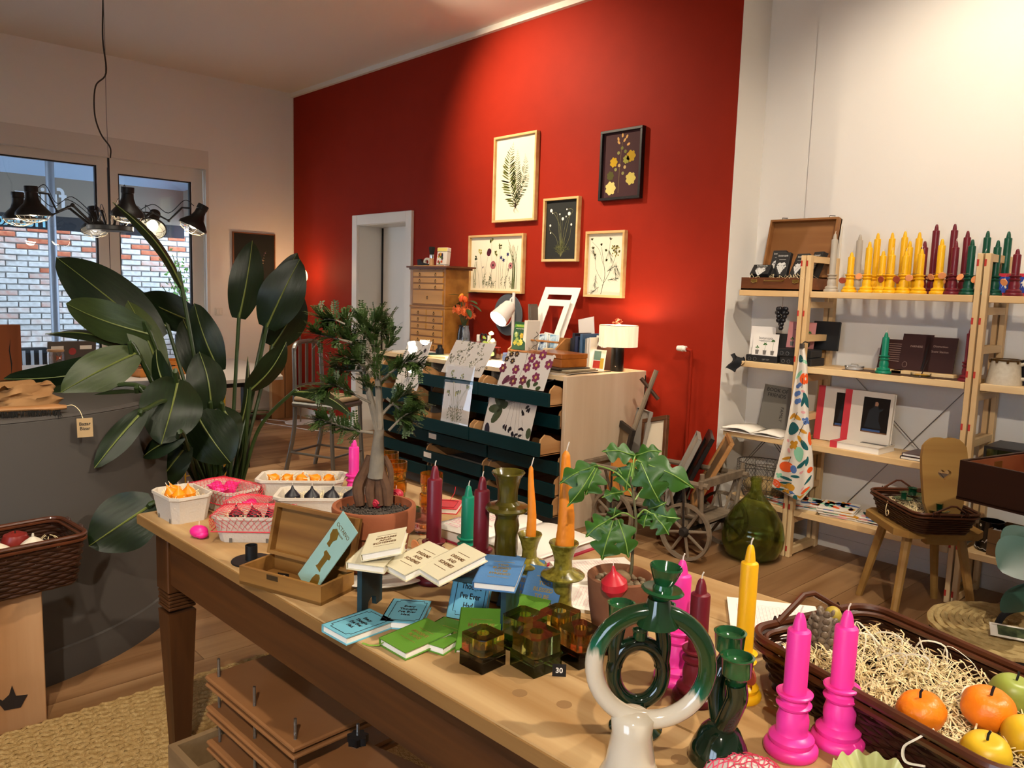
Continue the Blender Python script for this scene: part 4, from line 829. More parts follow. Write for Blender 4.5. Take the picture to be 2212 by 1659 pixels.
def dr_dry(w, h):
    d = Draw(); random.seed(33)
    for k in range(9):
        x = random.uniform(-w*.15, w*.15); x2 = random.uniform(-w*.38, w*.38); y2 = random.uniform(0, h*.42); d.stem([(x, -h*.46), ((x+x2)/2, -.02), (x2, y2)], .0026, '76744a')
        for j in range(8): d.disc(x2+random.uniform(-.016, .016), y2+random.uniform(-.016, .016), .007, random.choice(('9a9658', '55553c', 'b3a868')))
    for k in range(6): d.spray(random.uniform(-w*.3, w*.3), -h*.45, random.uniform(1.2, 1.9), .12, 8, '4e5638', .02)
    return d
def dr_pinks(w, h):
    d = Draw(); random.seed(34)
    for x, y, c in ((.15, .12, 0), (.24, .16, 0), (.13, .03, 0), (.21, .06, 0), (.32, .08, 0), (.03, .0, 0), (.24, -.05, 0), (.13, -.09, 1), (.04, -.11, 1), (-.10, .0, 1)):
        x -= .12; d.flower(x*.95, y*.72, .036, '7a3050' if not c else '6a2a40', 6, 'c4a25c', .75)
    for x, y in ((-.17, .10), (-.12, .105), (-.2, .065), (-.14, .055)): d.flower(x, y, .024, '3a2a24', 7, 'b08a50', .6)
    d.stem([(-.03, .16), (-.02, .05), (-.035, -.05)], .003, '4e4a3a'); d.spray(-.03, .1, 1.1, .07, 5, '4e4a3a'); d.blob(-.16, -.10, .6, .11, .03, '7d4458'); d.blob(-.17, -.11, 1.0, .08, .04, '6a3448')
    for x, y, a in ((.05, -.09, 1), (.08, -.11, 2), (.11, -.09, .5), (.03, -.115, 3), (.14, -.11, .3)): d.blob(x, y, a, .045, .028, '3c4a2a')
    d.blob(-.2, .115, 0, .05, .014, 'cfc06a', 4)
    return d
def dr_bells(w, h):
    d = Draw(); random.seed(35); G = '3f4a30'
    for a in (2.4, 1.9, 3.3, 4.1): d.blob(-.08, .05, a, .13, .06, G)
    for a in (1.6, .9): d.blob(-.08, .05, a, .06, .045, G)
    for x2, y2 in ((.10, .06), (.16, .09), (.03, -.06), (-.02, -.05), (.08, -.09), (.12, -.12)):
        p = d.stem([(-.08, .05), (x2*.4, .12), (x2, y2)], .0022, '40362f')
        for k in range(5): d.blob(x2+random.uniform(-.02, .02), y2+random.uniform(-.015, .01), -1.57+random.uniform(-.6, .6), .028, .014, '1e1a24')
    d.blob(-.19, -.06, -1.3, .1, .05, '262030'); d.spray(-.18, -.1, -1, .06, 5, '262030'); d.feather(.12, .0, -1.2, .12, '8a8272', 10, .001, .02); d.blob(.2, -.04, -1.5, .07, .045, G); d.blob(.1, -.16, .2, .06, .03, G)
    for k in range(9): d.blob(.08+random.random()*.1, -.05-random.random()*.1, random.random()*6, .035, .016, '241e28')
    d.blob(-.21, .135, 0, .055, .018, 'cfc88a', 4); return d
print_sheet(((877, 737, 3.50), (927, 738, 3.50), (906, 846, 3.36), (855, 838, 3.36)), dr_cosmos, 'print of pressed cosmos in a glossy sleeve in the left open drawer')
print_sheet(((981, 738, 3.56), (1063, 741, 3.56), (1046, 820, 3.43), (958, 800, 3.43)), dr_sprigs, 'wide print of scattered green sprigs standing in the top drawer')
print_sheet(((965, 790, 3.40), (1023, 795, 3.40), (1013, 922, 3.34), (953, 911, 3.34)), dr_dry, 'tall print of dried stems hanging over the middle drawer front')
print_sheet(((1098, 760, 3.52), (1200, 768, 3.52), (1172, 846, 3.43), (1073, 830, 3.43)), dr_pinks, 'print of pink and burgundy pressed blossoms in the top drawer')
print_sheet(((1058, 852, 3.42), (1160, 868, 3.42), (1144, 957, 3.35), (1043, 932, 3.35)), dr_bells, 'print of dark bellflowers and big leaves in the lower open drawer')
# ---------------------------------------------------------------- things on the plan chest
ZT = CZT
AP = wood('apothecary_wood', '8a5a22', 'a87232', 'X', .45, 10); APD = wood('apothecary_drawer', 'a9742e', 'c48d42', 'X', .42, 9); RINGM = mat('ring_iron', '1f1a16', .5, .7)
ap = thing('apothecary_chest', 'tall narrow wooden chest of many small ring drawers', 'chest', (-5.12, 3.93, ZT), 0)
AW, ADp = .46, .25
m = MB()
m.bx(-AW/2, AW/2, -.10, .15, 0, .355, b=.003); m.bx(-AW/2-.005, AW/2+.005, -.105, .155, .355, .37); m.bx(-AW/2+.01, AW/2-.01, -.09, .15, .37, .675, b=.003)
part('carcass', m, AP, ap); part('cornice', MB().bx(-AW/2-.03, AW/2+.05, -.125, .17, .675, .688).bx(-AW/2-.01, AW/2+.02, -.11, .16, .66, .675), wood('cornice_wood', '5a3018', '6d3c20', 'X'), ap)
def dk(x0, x1, z0, z1, yf, pulls_):
    dz = part('drawer', MB().bx(x0, x1, yf-.010, yf+.002, z0, z1, b=.002), APD, ap)
    for px in pulls_: part('ring_pull', MB().tube([(px+.010*math.cos(a*PI/5), yf-.013, (z0+z1)/2-.006+.010*math.sin(a*PI/5)) for a in range(10)], .0016, 4, True).ball((px, yf-.012, (z0+z1)/2+.006), .004, 8, 6), RINGM, dz)
hw = AW/2-.02
z = .02
for n in (2, 1, 1, 2, 2, 2):
    h = .05
    for k in range(n): x0 = -hw+k*2*hw/n; dk(x0+.004, x0+2*hw/n-.004, z, z+h-.006, -.10, [x0+hw/n] if n == 2 else [-hw*.5, hw*.5])
    z += .055
z = .385
for n, h in ((1, .115), (1, .046), (1, .046), (1, .046), (2, .046)):
    for k in range(n): x0 = -hw+.01+k*2*(hw-.01)/n; dk(x0+.004, x0+2*(hw-.01)/n-.004, z, z+h-.006, -.09, [x0+hw/n] if n == 2 else ([0] if h > .1 else [-hw*.5, hw*.5]))
    z += h+.004
# on top of it
zt = ZT+.688
t = thing('tape_dispenser', 'black tape dispenser on top of the apothecary chest', 'dispenser', (-5.28, 3.93, zt), .3)
part('body', MB().prism([(-.07, 0), (.05, 0), (.05, .02), (-.02, .03), (-.045, .06), (-.075, .055)], .04, RX(PI/2) @ TR(0, 0, -.02)), BLACK, t); part('roll', MB().lathe([(.018, -.01), (.034, -.01), (.034, .01), (.018, .01), (.018, -.01)], 20, TR(.015, 0, .038) @ RX(PI/2)), mat('tape_roll', 'c9c0b0', .5), t)
t = thing('dust_brush', 'round bristle brush standing upright on the apothecary chest', 'brush', (-5.175, 3.91, zt))
part('handle', MB().lathe([(0, 0), (.02, 0), (.021, .02), (.017, .05), (.018, .07), (0, .07)], 14), wood('brush_handle', 'b98a58', 'c99c6c', 'Z'), t); part('ferrule', MB().lathe([(.0185, .065), (.019, .09), (.0185, .095), (0, .095)], 14), CHROME, t); part('bristles', MB().lathe([(.017, .093), (.026, .15), (.022, .158), (0, .155)], 14), mat('dark_bristle', '1a1815', .9, bump=(300, .6, (1, 1, .05))), t)
t = thing('flower_book', 'small strapped book with flower cover leaning on the apothecary chest top', 'book', M=TR(-5.055, 3.93, zt) @ RZ(.1) @ RX(-.12))
part('book', MB().box((0, 0, .075), (.115, .045, .15), b=.004), mat('cream_cover', 'd9cfc0', .6), t); part('title_band', MB().box((0, -.023, .133), (.113, .001, .028)), mat('pale_yellow', 'd8c56a', .7), t, 0)
d = Draw(); random.seed(8)
for k in range(14): d.flower(random.uniform(-.035, .035), random.uniform(-.035, .04), .013, random.choice(('b5502c', 'c99a3a', '5f6a34', '2c3448', 'a8443c')), 5)
d.put(t, TR(0, -.0235, .06) @ RX(PI/2), 'cover_print'); part('strap', MB().box((0, 0, .012), (.117, .047, .003)).box((0, 0, .118), (.117, .047, .003)), INK, t, 0)
# vase of flowers
vs = thing('flower_vase', 'black and white patterned vase with orange pincushion flowers', 'vase', (-4.77, 3.93, ZT))
VB = mat('vase_marbled', '15161a', .25, var=('7d838c', 9, .06, (1, 1, .6)), coat=.4)
part('vase', MB().lathe([(0, 0), (.05, 0), (.055, .03), (.058, .09), (.05, .17), (.04, .215), (.043, .23), (.038, .23), (.034, .21), (0, .2)], 28), VB, vs)
random.seed(14); sm = MB()
for i, (x, y, z, r, c) in enumerate(((-.035, -.03, .345, .05, 'd2622a'), (.03, -.02, .335, .055, 'd8662c'), (.075, .0, .305, .045, 'c4542a'), (.01, .03, .36, .045, 'b8452a'))):
    sm.tube(bez([(0, 0, .2), (x*.5, y*.5, .27), (x, y, z)], 4), .004, 5); m = MB(); mc = MB().ball((x, y, z), r*.55, 12, 8)
    for k in range(90):
        u = random.uniform(-.5, 1); a = random.random()*6.28; q = math.sqrt(max(0, 1-u*u)); dv = V(q*math.cos(a), q*math.sin(a), u); m.tube([V(x, y, z)+dv*r*.5, V(x, y, z)+dv*r*.85+V(0, 0, .006), V(x, y, z)+dv*r+V(0, 0, .0)], [.0016, .0013, .002], 3)
    mc.add(m.v, m.f); part('pincushion_bloom', mc, mat('bloom_'+c, c, .6), vs)
for i, (x, y, z, c) in enumerate(((-.03, -.01, .455, 'e88a1c'), (.0, -.03, .44, 'd24a14'), (.02, .0, .40, 'cc4414'), (.035, -.02, .435, 'd8581a'), (-.015, .02, .42, 'd24a14'))):
    sm.tube(bez([(0, 0, .2), (x*.3, y, .3), (x, y, z)], 4), .003, 5); part('tulip_bloom', MB().lathe([(0, -.03), (.014, -.022), (.02, -.005), (.016, .015), (.006, .026), (0, .024)], 10, TR(x, y, z) @ RX(.3*i-.5) @ RY(.4-.2*i)), mat('bloom_'+c, c, .5), vs)
part('stems', sm, mat('stem_green', '33431e', .6), vs)
LFV = mat('vase_leaf', '2f4a22', .5)
def leafmesh(L, B, fold=.25, droop=.25, n=8, tip=1.0, wave=0):
    """leaf along +x, width along y, normal +z"""
    m = MB()
    def f(u, v):
        x = u*L; hw_ = B/2*(math.sin(PI*min(1, (u*.96+.02)))**.75)*(1 if tip == 1 else (1-u)**tip+.15) ; y = (v-.5)*2*hw_
        return V(x, y, abs(y)*fold - droop*L*u*u + wave*math.sin(u*18+v*3)*B*.5*abs(v-.5))
    m.grid(f, n, 4); return m
for x, y, z, a, e, L in ((-.02, 0, .44, 2.6, .2, .1), (.03, 0, .42, -.1, .1, .14), (.05, 0, .40, .3, -.2, .13), (-.05, 0, .41, 3.2, -.6, .1), (.06, -.02, .36, -.3, -.5, .09), (0, .02, .48, 1.2, .3, .1), (-.03, -.02, .46, -2.2, .3, .09)):
    o = part('leaf', leafmesh(L, .045), LFV, vs, 80); o.matrix_local = TR(x, y, z) @ RZ(a) @ RY(-e)
# desk lamp with grey disc
WM = mat('lamp_white_enamel', 'e8e2d8', .35)
lp = thing('desk_lamp', 'white desk lamp with tilted cone head shining on the plan chest', 'lamp', (-4.26, 3.98, ZT))
part('pole', MB().tube([(.0, 0, 0), (0, 0, .50)], .011, 10), WM, lp); part('base', MB().lathe([(0, 0), (.05, 0), (.05, .012), (0, .014)], 24), WM, lp)
hd = V(-.02, -.02, .40); aim = V(.02, -.62, -.52).normalized(); MQ = TR(*hd) @ aim.to_track_quat('Z', 'Y').to_matrix().to_4x4()
part('shade', MB().lathe([(0, -.02), (.035, -.018), (.05, 0), (.072, .15), (.069, .15), (.047, .002), (0, -.012)], 28, MQ), WM, lp); part('arm', MB().tube([(0, 0, .47), (-.02, -.01, .45), hd], .008, 8), WM, lp)
part('bulb', MB().lathe([(0, .10), (.03, .105), (.045, .125), (.062, .142), (0, .146)], 20, MQ), emis('desk_lamp_bulb', (1, .96, .9), 28), lp)
spot('desk_lamp_light', Vector((-4.26, 3.98, ZT))+(MQ @ V(0, 0, .16)), Vector((-4.26, 3.98, ZT))+(MQ @ V(0, 0, .6)), 26, 120, .5, (1, .92, .8), .05)
GD = mat('grey_felt', '555a60', .8)
t = thing('grey_hat', 'grey round brimmed hat hanging on the red wall behind the desk lamp', 'hat', M=TR(TY(1099, 680, 4.30).x, 4.30, TY(1099, 680, 4.30).z) @ RX(PI/2))
part('brim', MB().lathe([(.09, .0), (.165, .004), (.168, .008), (.165, .012), (.09, .010)], 40), GD, t)
part('crown', MB().lathe([(.10, .010), (.098, .045), (.088, .05), (.085, .012)], 36), GD, t); part('band', MB().tube([(.092*math.cos(k*PI/18), .092*math.sin(k*PI/18), .051) for k in range(36)], .0025, 5, True), WM, t); part('hook', MB().cyl((0, .10, -.02), (0, .10, .02), .004, n=8), METAL, t)
# small things between vase and lamp
t = thing('pencil_box', 'brown wooden box holding scissors and glue sticks', 'box', (-4.60, 3.97, ZT), .1)
part('box', tray(MB(), .16, .09, .09, .006), wood('pencil_box_wood', '7a5228', '8d6434', 'X'), t, 0); letters('Papierwaren', .014, INK, t, TR(-.01, -.0455, .06) @ RX(PI/2) @ RZ(.2))
part('paper_label', MB().box((.045, -.046, .055), (.05, .001, .04)), mat('label_tan', 'a08458', .8), t, 0)
t = thing('scissors', 'black handled scissors standing in the wooden pencil box', 'scissors', (-4.575, 3.97, ZT+.012))
m = MB()
for s in (-1, 1): m.tube([(s*.02+.018*math.cos(k*PI/7), 0, .135+.028*math.sin(k*PI/7)) for k in range(14)], .006, 6, True)
part('handles', m, BLACK, t); part('blades', MB().box((-.008, 0, .055), (.012, .003, .10)).box((.008, .003, .055), (.012, .003, .10)), CHROME, t)
for i, x in enumerate((-4.655, -4.53)):
    t = thing('glue_stick', ('white glue stick at the left of the wooden pencil box', 'white glue stick behind the scissors')[i], 'glue', (x, 3.985, ZT+.010)); part('tube', MB().lathe([(0, 0), (.014, 0), (.014, .10), (0, .10)], 14), mat('glue_red', 'a8283a', .5), t); part('cap', MB().lathe([(.0145, .10), (.0145, .15), (.012, .155), (0, .155)], 14), WHITE, t)
t = thing('storage_jar', 'glass storage jar with cream lid beside the desk lamp', 'jar', (-4.47, 3.97, ZT)); part('jar', MB().lathe([(0, 0), (.035, 0), (.036, .09), (.028, .105), (.026, .105), (.033, .09), (.033, .004), (0, .004)], 22), GL, t); part('contents', MB().lathe([(0, .005), (.032, .005), (.032, .07), (0, .072)], 18), mat('amber_contents', '6a4a1c', .6), t); part('lid', MB().lathe([(.03, .10), (.03, .125), (0, .127)], 18), mat('cream_lid', 'd8cdb8', .5), t)
t = thing('storage_jar', 'wide glass jar with rubber seal holding a trailing plant', 'jar', (-4.38, 3.90, ZT)); part('jar', MB().lathe([(0, 0), (.055, 0), (.056, .08), (.05, .095), (.047, .095), (.053, .08), (.053, .004), (0, .004)], 24), GL, t); part('seal', MB().tube([(.051*math.cos(k*PI/10), .051*math.sin(k*PI/10), .088) for k in range(20)], .004, 6, True), mat('seal_red', 'a5382c', .6), t)
t = thing('trailing_plant', 'small pale green trailing plant in a glass in front of the desk lamp', 'plant', (-4.33, 3.80, ZT)); LG = mat('pale_leaf', '7f9c48', .5); part('glass', MB().lathe([(0, 0), (.028, 0), (.03, .05), (.028, .05), (.026, .004), (0, .004)], 18), GL, t)
part('stem', MB().tube(bez([(0, 0, .01), (-.015, 0, .05), (.02, 0, .09), (.0, 0, .13), (.03, 0, .16), (.01, 0, .20)], 5), .0028, 5), LG, t)
for x, z, a in ((.01, .20, .3), (-.02, .165, 2.8), (.03, .15, .1), (.02, .10, .5), (-.03, .07, 3), (.04, .05, -.3), (0, .13, 3.3)): o = part('leaf', leafmesh(.04, .034, .1, .3), LG, t, 80); o.matrix_local = TR(x, -.005, z) @ RZ(a) @ RX(.9)
t = thing('ink_bottle', 'small blue ink bottle beside the desk lamp pole', 'bottle', (-4.19, 3.86, ZT)); part('bottle', MB().lathe([(0, 0), (.03, 0), (.031, .035), (.024, .045), (.027, .05), (.027, .062), (0, .064)], 22), mat('blue_plastic', '4d628c', .4), t)
t = thing('wooden_dice_box', 'small wooden box between the prints and the trailing plant', 'box', (-4.43, 3.80, ZT), .2); part('box', MB().box((0, 0, .025), (.07, .06, .05), b=.003), PLYE, t); part('knob', MB().ball((0, 0, .055), .007, 10, 8), PLYE, t)
t = thing('pillar_candle', 'short white pillar candle on a saucer in front of the apothecary chest', 'candle', (-4.98, 3.70, ZT)); part('saucer', MB().lathe([(0, 0), (.06, .002), (.075, .012), (.073, .014), (.058, .006), (0, .005)], 26), WHITE, t); part('candle', MB().lathe([(0, .006), (.034, .006), (.034, .075), (.03, .077), (0, .072)], 22), mat('ivory_wax', 'e6dcc4', .5, sss=.1), t); part('flame', MB().lathe([(0, .08), (.004, .086), (.002, .098), (0, .102)], 8), emis('small_flame', (1, .7, .3), 8), t)
t = thing('ink_pot', 'small black ink pot beside the white pillar candle', 'pot', (-4.80, 3.72, ZT)); part('pot', MB().lathe([(0, 0), (.032, 0), (.032, .045), (.02, .055), (.018, .06), (.02, .075), (.014, .08), (0, .08)], 20), BLACK, t)
for i, (x, y, w, d_, c, lb, rz) in enumerate(((-5.05, 3.66, .3, .2, 'd8d0c0', 'pile of white papers at the left of the plan chest top', .1), (-4.85, 3.62, .26, .2, '1e4a4a', 'teal cutting mat under the pillar candle', -.1), (-4.66, 3.62, .2, .16, 'd8cf9a', 'yellow note pad on the plan chest', .3), (-4.45, 3.70, .14, .1, 'cdb98c', 'kraft envelope in front of the small wooden box', .1), (-5.10, 3.78, .22, .16, 'a88', 'flat red and white magazine beside the apothecary chest', .05))):
    solo('paper_pile', MB().box((0, 0, .006), (w, d_, .012)), mat('paper_'+str(i), c if len(c) == 6 else 'b07a70', .8), lb, 'paper', (x, y, ZT+.0), rz, smooth=0)
# small desk shelf with books
sh = thing('desk_shelf', 'small slanted wooden desk shelf holding books and postcards', 'shelf', (-3.86, 3.99, ZT))
SHW = wood('desk_shelf_wood', 'a06a36', 'b57e48', 'X', .5)
part('side', MB().prism([(-.12, 0), (.10, 0), (.10, .19), (.02, .19), (-.12, .09)], .014, Matrix(((0, 0, 1, -.33), (1, 0, 0, 0), (0, 1, 0, 0), (0, 0, 0, 1)))), SHW, sh, 0)
part('side', MB().prism([(-.12, 0), (.10, 0), (.10, .19), (.02, .19), (-.12, .09)], .014, Matrix(((0, 0, 1, .10), (1, 0, 0, 0), (0, 1, 0, 0), (0, 0, 0, 1)))), SHW, sh, 0)
part('shelf', MB().bx(-.33, .114, -.11, .10, .078, .09), SHW, sh); part('rail', MB().tube([(-.32, -.05, .165), (.11, -.05, .165)], .007, 8), SHW, sh); part('back', MB().bx(-.33, .114, .09, .10, 0, .19), SHW, sh)
def stand_book(x, w, h, c, label, y=4.0, z=ZT+.09, lean=0, th=.02, txt=None):
    t = thing('standing_book', label, 'book', M=TR(x, y, z) @ RY(lean), group='books standing on the plan chest')
    part('cover', MB().box((0, 0, h/2), (th, w, h), b=.0015), mat('bk_'+c, c, .5), t); part('pages', MB().box((0, .002, h/2+.0005), (th*.7, w-.004, h-.002)), PAPER, t, 0); return t
t = thing('wildflower_book', 'green paperback titled wildflowers leaning on the desk shelf', 'book', M=TR(-4.085, 3.88, ZT+.092) @ RZ(.12) @ RX(-.16))
part('cover', MB().box((0, 0, .10), (.12, .022, .20), b=.001), mat('book_green', '1d4628', .5), t); part('title_band', MB().box((.0, -.0115, .172), (.10, .001, .022)), mat('title_green', '5f9a2c', .6), t, 0); letters('WILD FLOWERS', .011, mat('title_white', 'e8e4d0', .6), t, TR(0, -.0125, .15) @ RX(PI/2)); letters('Handbook', .016, mat('pale_yellow', 'd8c56a', .7), t, TR(0, -.0125, .172) @ RX(PI/2))
d = Draw(); random.seed(6)
for k in range(12): d.flower(random.uniform(-.035, .035), random.uniform(-.045, .04), .018, random.choice(('d8c85a', 'cfd0a8', '8a9a4a', 'c9a83a')), 5)
d.put(t, TR(0, -.012, .08) @ RX(PI/2), 'cover_print')
stand_book(-4.04, .13, .215, 'd8d2c4', 'white book directly behind the green wildflower book', y=3.95, lean=.08, th=.03)
for i, (x, y, c, lb) in enumerate(((-3.90, 3.93, '1f3f6c', 'dark blue cyanotype postcard on the desk shelf'), (-3.84, 3.97, '6fa3c4', 'light blue cyanotype postcard with pale shapes'), (-3.95, 4.02, '55606a', 'grey postcard behind the cyanotype cards'))):
    t = thing('postcard', lb, 'card', M=TR(x, y, ZT+.092) @ RZ(.1*i-.1) @ RY(.12*(i-1)) @ RX(-.2)); part('card', MB().box((0, 0, .065), (.10, .003, .13)), PAPER, t, 0); part('picture', MB().box((0, -.0018, .067), (.086, .001, .112)), mat('cyan_'+c, c, .5, var=('c9dce4', 22, .08)), t, 0)
t = thing('stone_jar', 'small cream lidded jar at the right of the desk shelf', 'jar', (-3.79, 3.885, ZT+.09)); part('jar', MB().lathe([(0, 0), (.036, 0), (.038, .02), (.036, .034), (0, .036)], 22), mat('cream_jar', 'c9b994', .6), t)
t = thing('glass_figure', 'small twisted wire figure on the desk shelf', 'figure', (-3.92, 3.89, ZT+.09)); part('figure', MB().tube(bez([(.03, 0, 0), (-.03, 0, .03), (.02, .0, .06), (-.02, 0, .09), (.02, 0, .12), (.0, 0, .14)], 5), .003, 5), WIRE, t)
for i, (x, w, h, c, lb, th) in enumerate(((-3.69, .16, .20, '0d1014', 'black spined book first beside the desk shelf', .018), (-3.665, .17, .235, '0f1420', 'tall black book with white title second from the desk shelf', .024), (-3.637, .17, .215, '1b2442', 'navy blue book third beside the desk shelf', .026), (-3.612, .16, .19, '141414', 'thin black book right of the navy book', .014), (-3.59, .18, .235, '3c5a78', 'tall blue grey book in the standing row', .022), (-3.568, .16, .20, '2c4a60', 'dark blue book before the pale magazines', .014), (-3.55, .17, .205, '9a9488', 'grey magazine in the standing row', .012), (-3.533, .17, .21, 'd5cfc2', 'white magazine left in the standing row', .014), (-3.514, .17, .215, 'e0dacb', 'white magazine right in the standing row', .014))):
    stand_book(x, w, h, c, lb, y=4.08, z=ZT, th=th, lean=.02)
t = thing('magazine', 'cover facing magazine with large letters behind the table lamp', 'magazine', M=TR(-3.43, 4.06, ZT) @ RZ(.12) @ RX(-.1)); part('cover', MB().box((0, 0, .115), (.17, .006, .23)), mat('magazine_brown', '4a2c22', .4), t, 0); letters('AD', .07, WHITE, t, TR(-.03, -.0035, .17) @ RX(PI/2)); part('white_edge', MB().box((0, -.0035, .222), (.168, .001, .014)), WHITE, t, 0)
t = thing('loose_sheet', 'white paper sheet sticking up behind the standing books', 'paper', M=TR(-3.71, 4.20, ZT+.10) @ RY(-.2) @ RX(-.1)); part('sheet', MB().box((0, 0, .13), (.15, .002, .22)), mat('print_sheet', 'd2c9c0', .8), t, 0)
# white passe-partout mats leaning on the wall
def mat_frame(M, w, h, bw, label):
    t = solo('white_mat', MB().bx(-w/2, w/2, h-bw, h, -.002, .002).bx(-w/2, w/2, 0, bw, -.002, .002).bx(-w/2, -w/2+bw, bw, h-bw, -.002, .002).bx(w/2-bw, w/2, bw, h-bw, -.002, .002), mat('mat_board', 'e9e3d6', .8), label, 'picture mat', M=M, smooth=0); return t
mat_frame(TR(TY(1218, 622, 4.29).x, 4.03, ZT+.002) @ RX(PI/2-.43), .36, .60, .06, 'large white picture mat leaning on the red wall')
mat_frame(TR(TY(1205, 660, 4.20).x, 4.0, ZT+.002) @ RX(PI/2-.43), .25, .50, .05, 'smaller white picture mat leaning inside the large one')
solo('grey_portfolio', MB().box((0, 0, .21), (.012, .11, .42)).box((.012, 0, .205), (.008, .10, .41)), mat('grey_board', '6a5f54', .7), 'grey brown portfolio boards standing beside the desk lamp', 'portfolio', M=TR(-4.13, 4.08, ZT) @ RZ(.25) @ RY(-.06))
solo('rolled_newspaper', MB().lathe([(0, -.12), (.028, -.12), (.028, .12), (0, .12)], 16, RY(PI/2)), mat('newsprint', '8d8375', .8), 'rolled grey newspaper under the desk shelf', 'newspaper', (-3.80, 3.82, ZT+.03), .25)
# wooden paint box on portfolios
for i, (x, y, z, w, d_, rz, c, lb) in enumerate(((-3.57, 3.70, 0, .50, .36, -.06, 'b5aa98', 'large grey card portfolio at the chest front corner'), (-3.56, 3.72, .008, .46, .32, .05, '6d5c44', 'brown portfolio second in the flat pile'), (-3.55, 3.73, .016, .42, .28, .12, 'a39476', 'tan portfolio third in the flat pile'), (-3.58, 3.73, .024, .40, .27, -.08, '3a3026', 'dark portfolio directly under the paint box'))):
    solo('flat_portfolio', MB().box((0, 0, .004), (w, d_, .007)), mat('portf_'+c, c, .7), lb, 'portfolio', (x, y, ZT+z), rz, smooth=0)
pb = thing('paint_box', 'flat varnished wooden paint box lying on portfolios', 'box', (-3.58, 3.76, ZT+.032), -.12)
VW = wood('varnished_wood', '8a4a18', 'a05c22', 'X', .3, coat=.3); part('body', MB().box((0, 0, .0275), (.34, .22, .055), b=.003), VW, pb); part('lid', MB().box((0, 0, .072), (.345, .225, .032), b=.003), VW, pb)
part('hook', MB().tube([(-.08, -.113, .065), (-.08, -.117, .05), (-.075, -.116, .035)], .002, 5).tube([(.02, -.113, .065), (.02, -.117, .05), (.025, -.116, .035)], .002, 5), METAL, pb); part('paper_chip', MB().prism([(-.02, 0), (.02, 0), (.015, .012), (0, .018), (-.012, .012)], .001, TR(.10, -.113, .062) @ RX(PI/2)), WHITE, pb, 0)
# table lamp
tl2 = thing('table_lamp', 'small table lamp with linen drum shade and black base', 'lamp', (-3.335, 4.08, ZT))
part('base', MB().lathe([(0, 0), (.042, 0), (.043, .003), (.043, .165), (.04, .168), (0, .168)], 28), mat('lamp_black', '0b0b0c', .3), tl2); part('switch', MB().ball((.02, -.0405, .035), .004, 8, 6), CHROME, tl2)
LIN = mat('linen_shade', 'd9c6a2', .8, var=('c2ab82', 40, .2, (1, 1, .15)), emit=((1, .78, .52), .4))
part('shade', MB().lathe([(.128, .165), (.13, .166), (.13, .305), (.128, .306)], 40), LIN, tl2); part('shade_ring', MB().tube([(.129*math.cos(k*PI/20), .129*math.sin(k*PI/20), .306) for k in range(40)], .002, 5, True).tube([(-.128, 0, .30), (.128, 0, .30)], .0015, 4), METAL, tl2); part('bulb', MB().ball((0, 0, .215), .022, 14, 10), emis('lamp_bulb_glow', (1, .75, .45), 6), tl2)
bulb('table_lamp_bulb', (-3.335, 4.08, ZT+.26), 4.5, WARM, .05)
t = thing('wire_ornament', 'little copper wire ornament on top of the drum lampshade', 'ornament', (-3.36, 4.08, ZT+.300)); random.seed(2); part('wire', MB().tube([(random.uniform(-.035, .035), random.uniform(-.03, .03), .004+random.random()*.05) for k in range(26)], .002, 4), mat('copper', 'a8553a', .4, .8), t)
t = thing('postcard', 'small coloured house postcard in front of the table lamp', 'card', M=TR(-3.42, 3.98, ZT) @ RX(-.15)); part('card', MB().box((0, 0, .07), (.11, .003, .14)), PAPER, t, 0); part('picture', MB().box((-.015, -.002, .04), (.06, .001, .05)), mat('pc_red', 'b5382c', .6), t, 0); part('picture', MB().box((-.015, -.002, .10), (.06, .001, .06)), mat('pc_green', '6d8c7a', .6), t, 0); part('picture', MB().box((.03, -.002, .05), (.03, .001, .07)), mat('pc_yellow', 'c9a53a', .6), t, 0)
m = MB(); m.tube(bez([(-3.62, 3.49, ZT-.005), (-3.5, 3.475, ZT-.06), (-3.38, 3.48, ZT-.04), (-3.30, 3.60, ZT+.004), (-3.32, 4.0, ZT+.004)], 6), .003, 5); solo('thin_cable', m, BLACK, 'thin dark cable hanging over the front edge of the plan chest', 'cord')
# ---------------------------------------------------------------- courtyard behind the glazing
BWX = -11.7
gr = struct('ground_courtyard', MB().bx(-11.9, XL-.24, -3, 8, -.14, -.02), mat('courtyard_paving', '8d8b86', .9, var=('6f6d69', 3, .3), bump=(20, .3)))
bw = struct('wall_courtyard', MB().bx(BWX-.3, BWX, -3, 8, -.1, 5.2), mat('lime_mortar', 'a9a7a2', .95, var=('7e7a76', 5, .25), bump=(30, .5)))
BR = [mat('brick_lime', 'd6d4cf', .95, var=('b5b1aa', 20, .25), bump=(60, .5)), mat('brick_pale', 'dcd8d0', .95, var=('bfa79a', 12, .2), bump=(60, .5)), mat('brick_pink', 'c08e7c', .95, var=('c2b4aa', 14, .2), bump=(60, .5)), mat('brick_red', 'b0543a', .95, var=('c47a58', 16, .2), bump=(60, .5))]
random.seed(21); rest = MB(); cnt = 0; BH, BL = .074, .25
bmesh_ = None; bms = {}
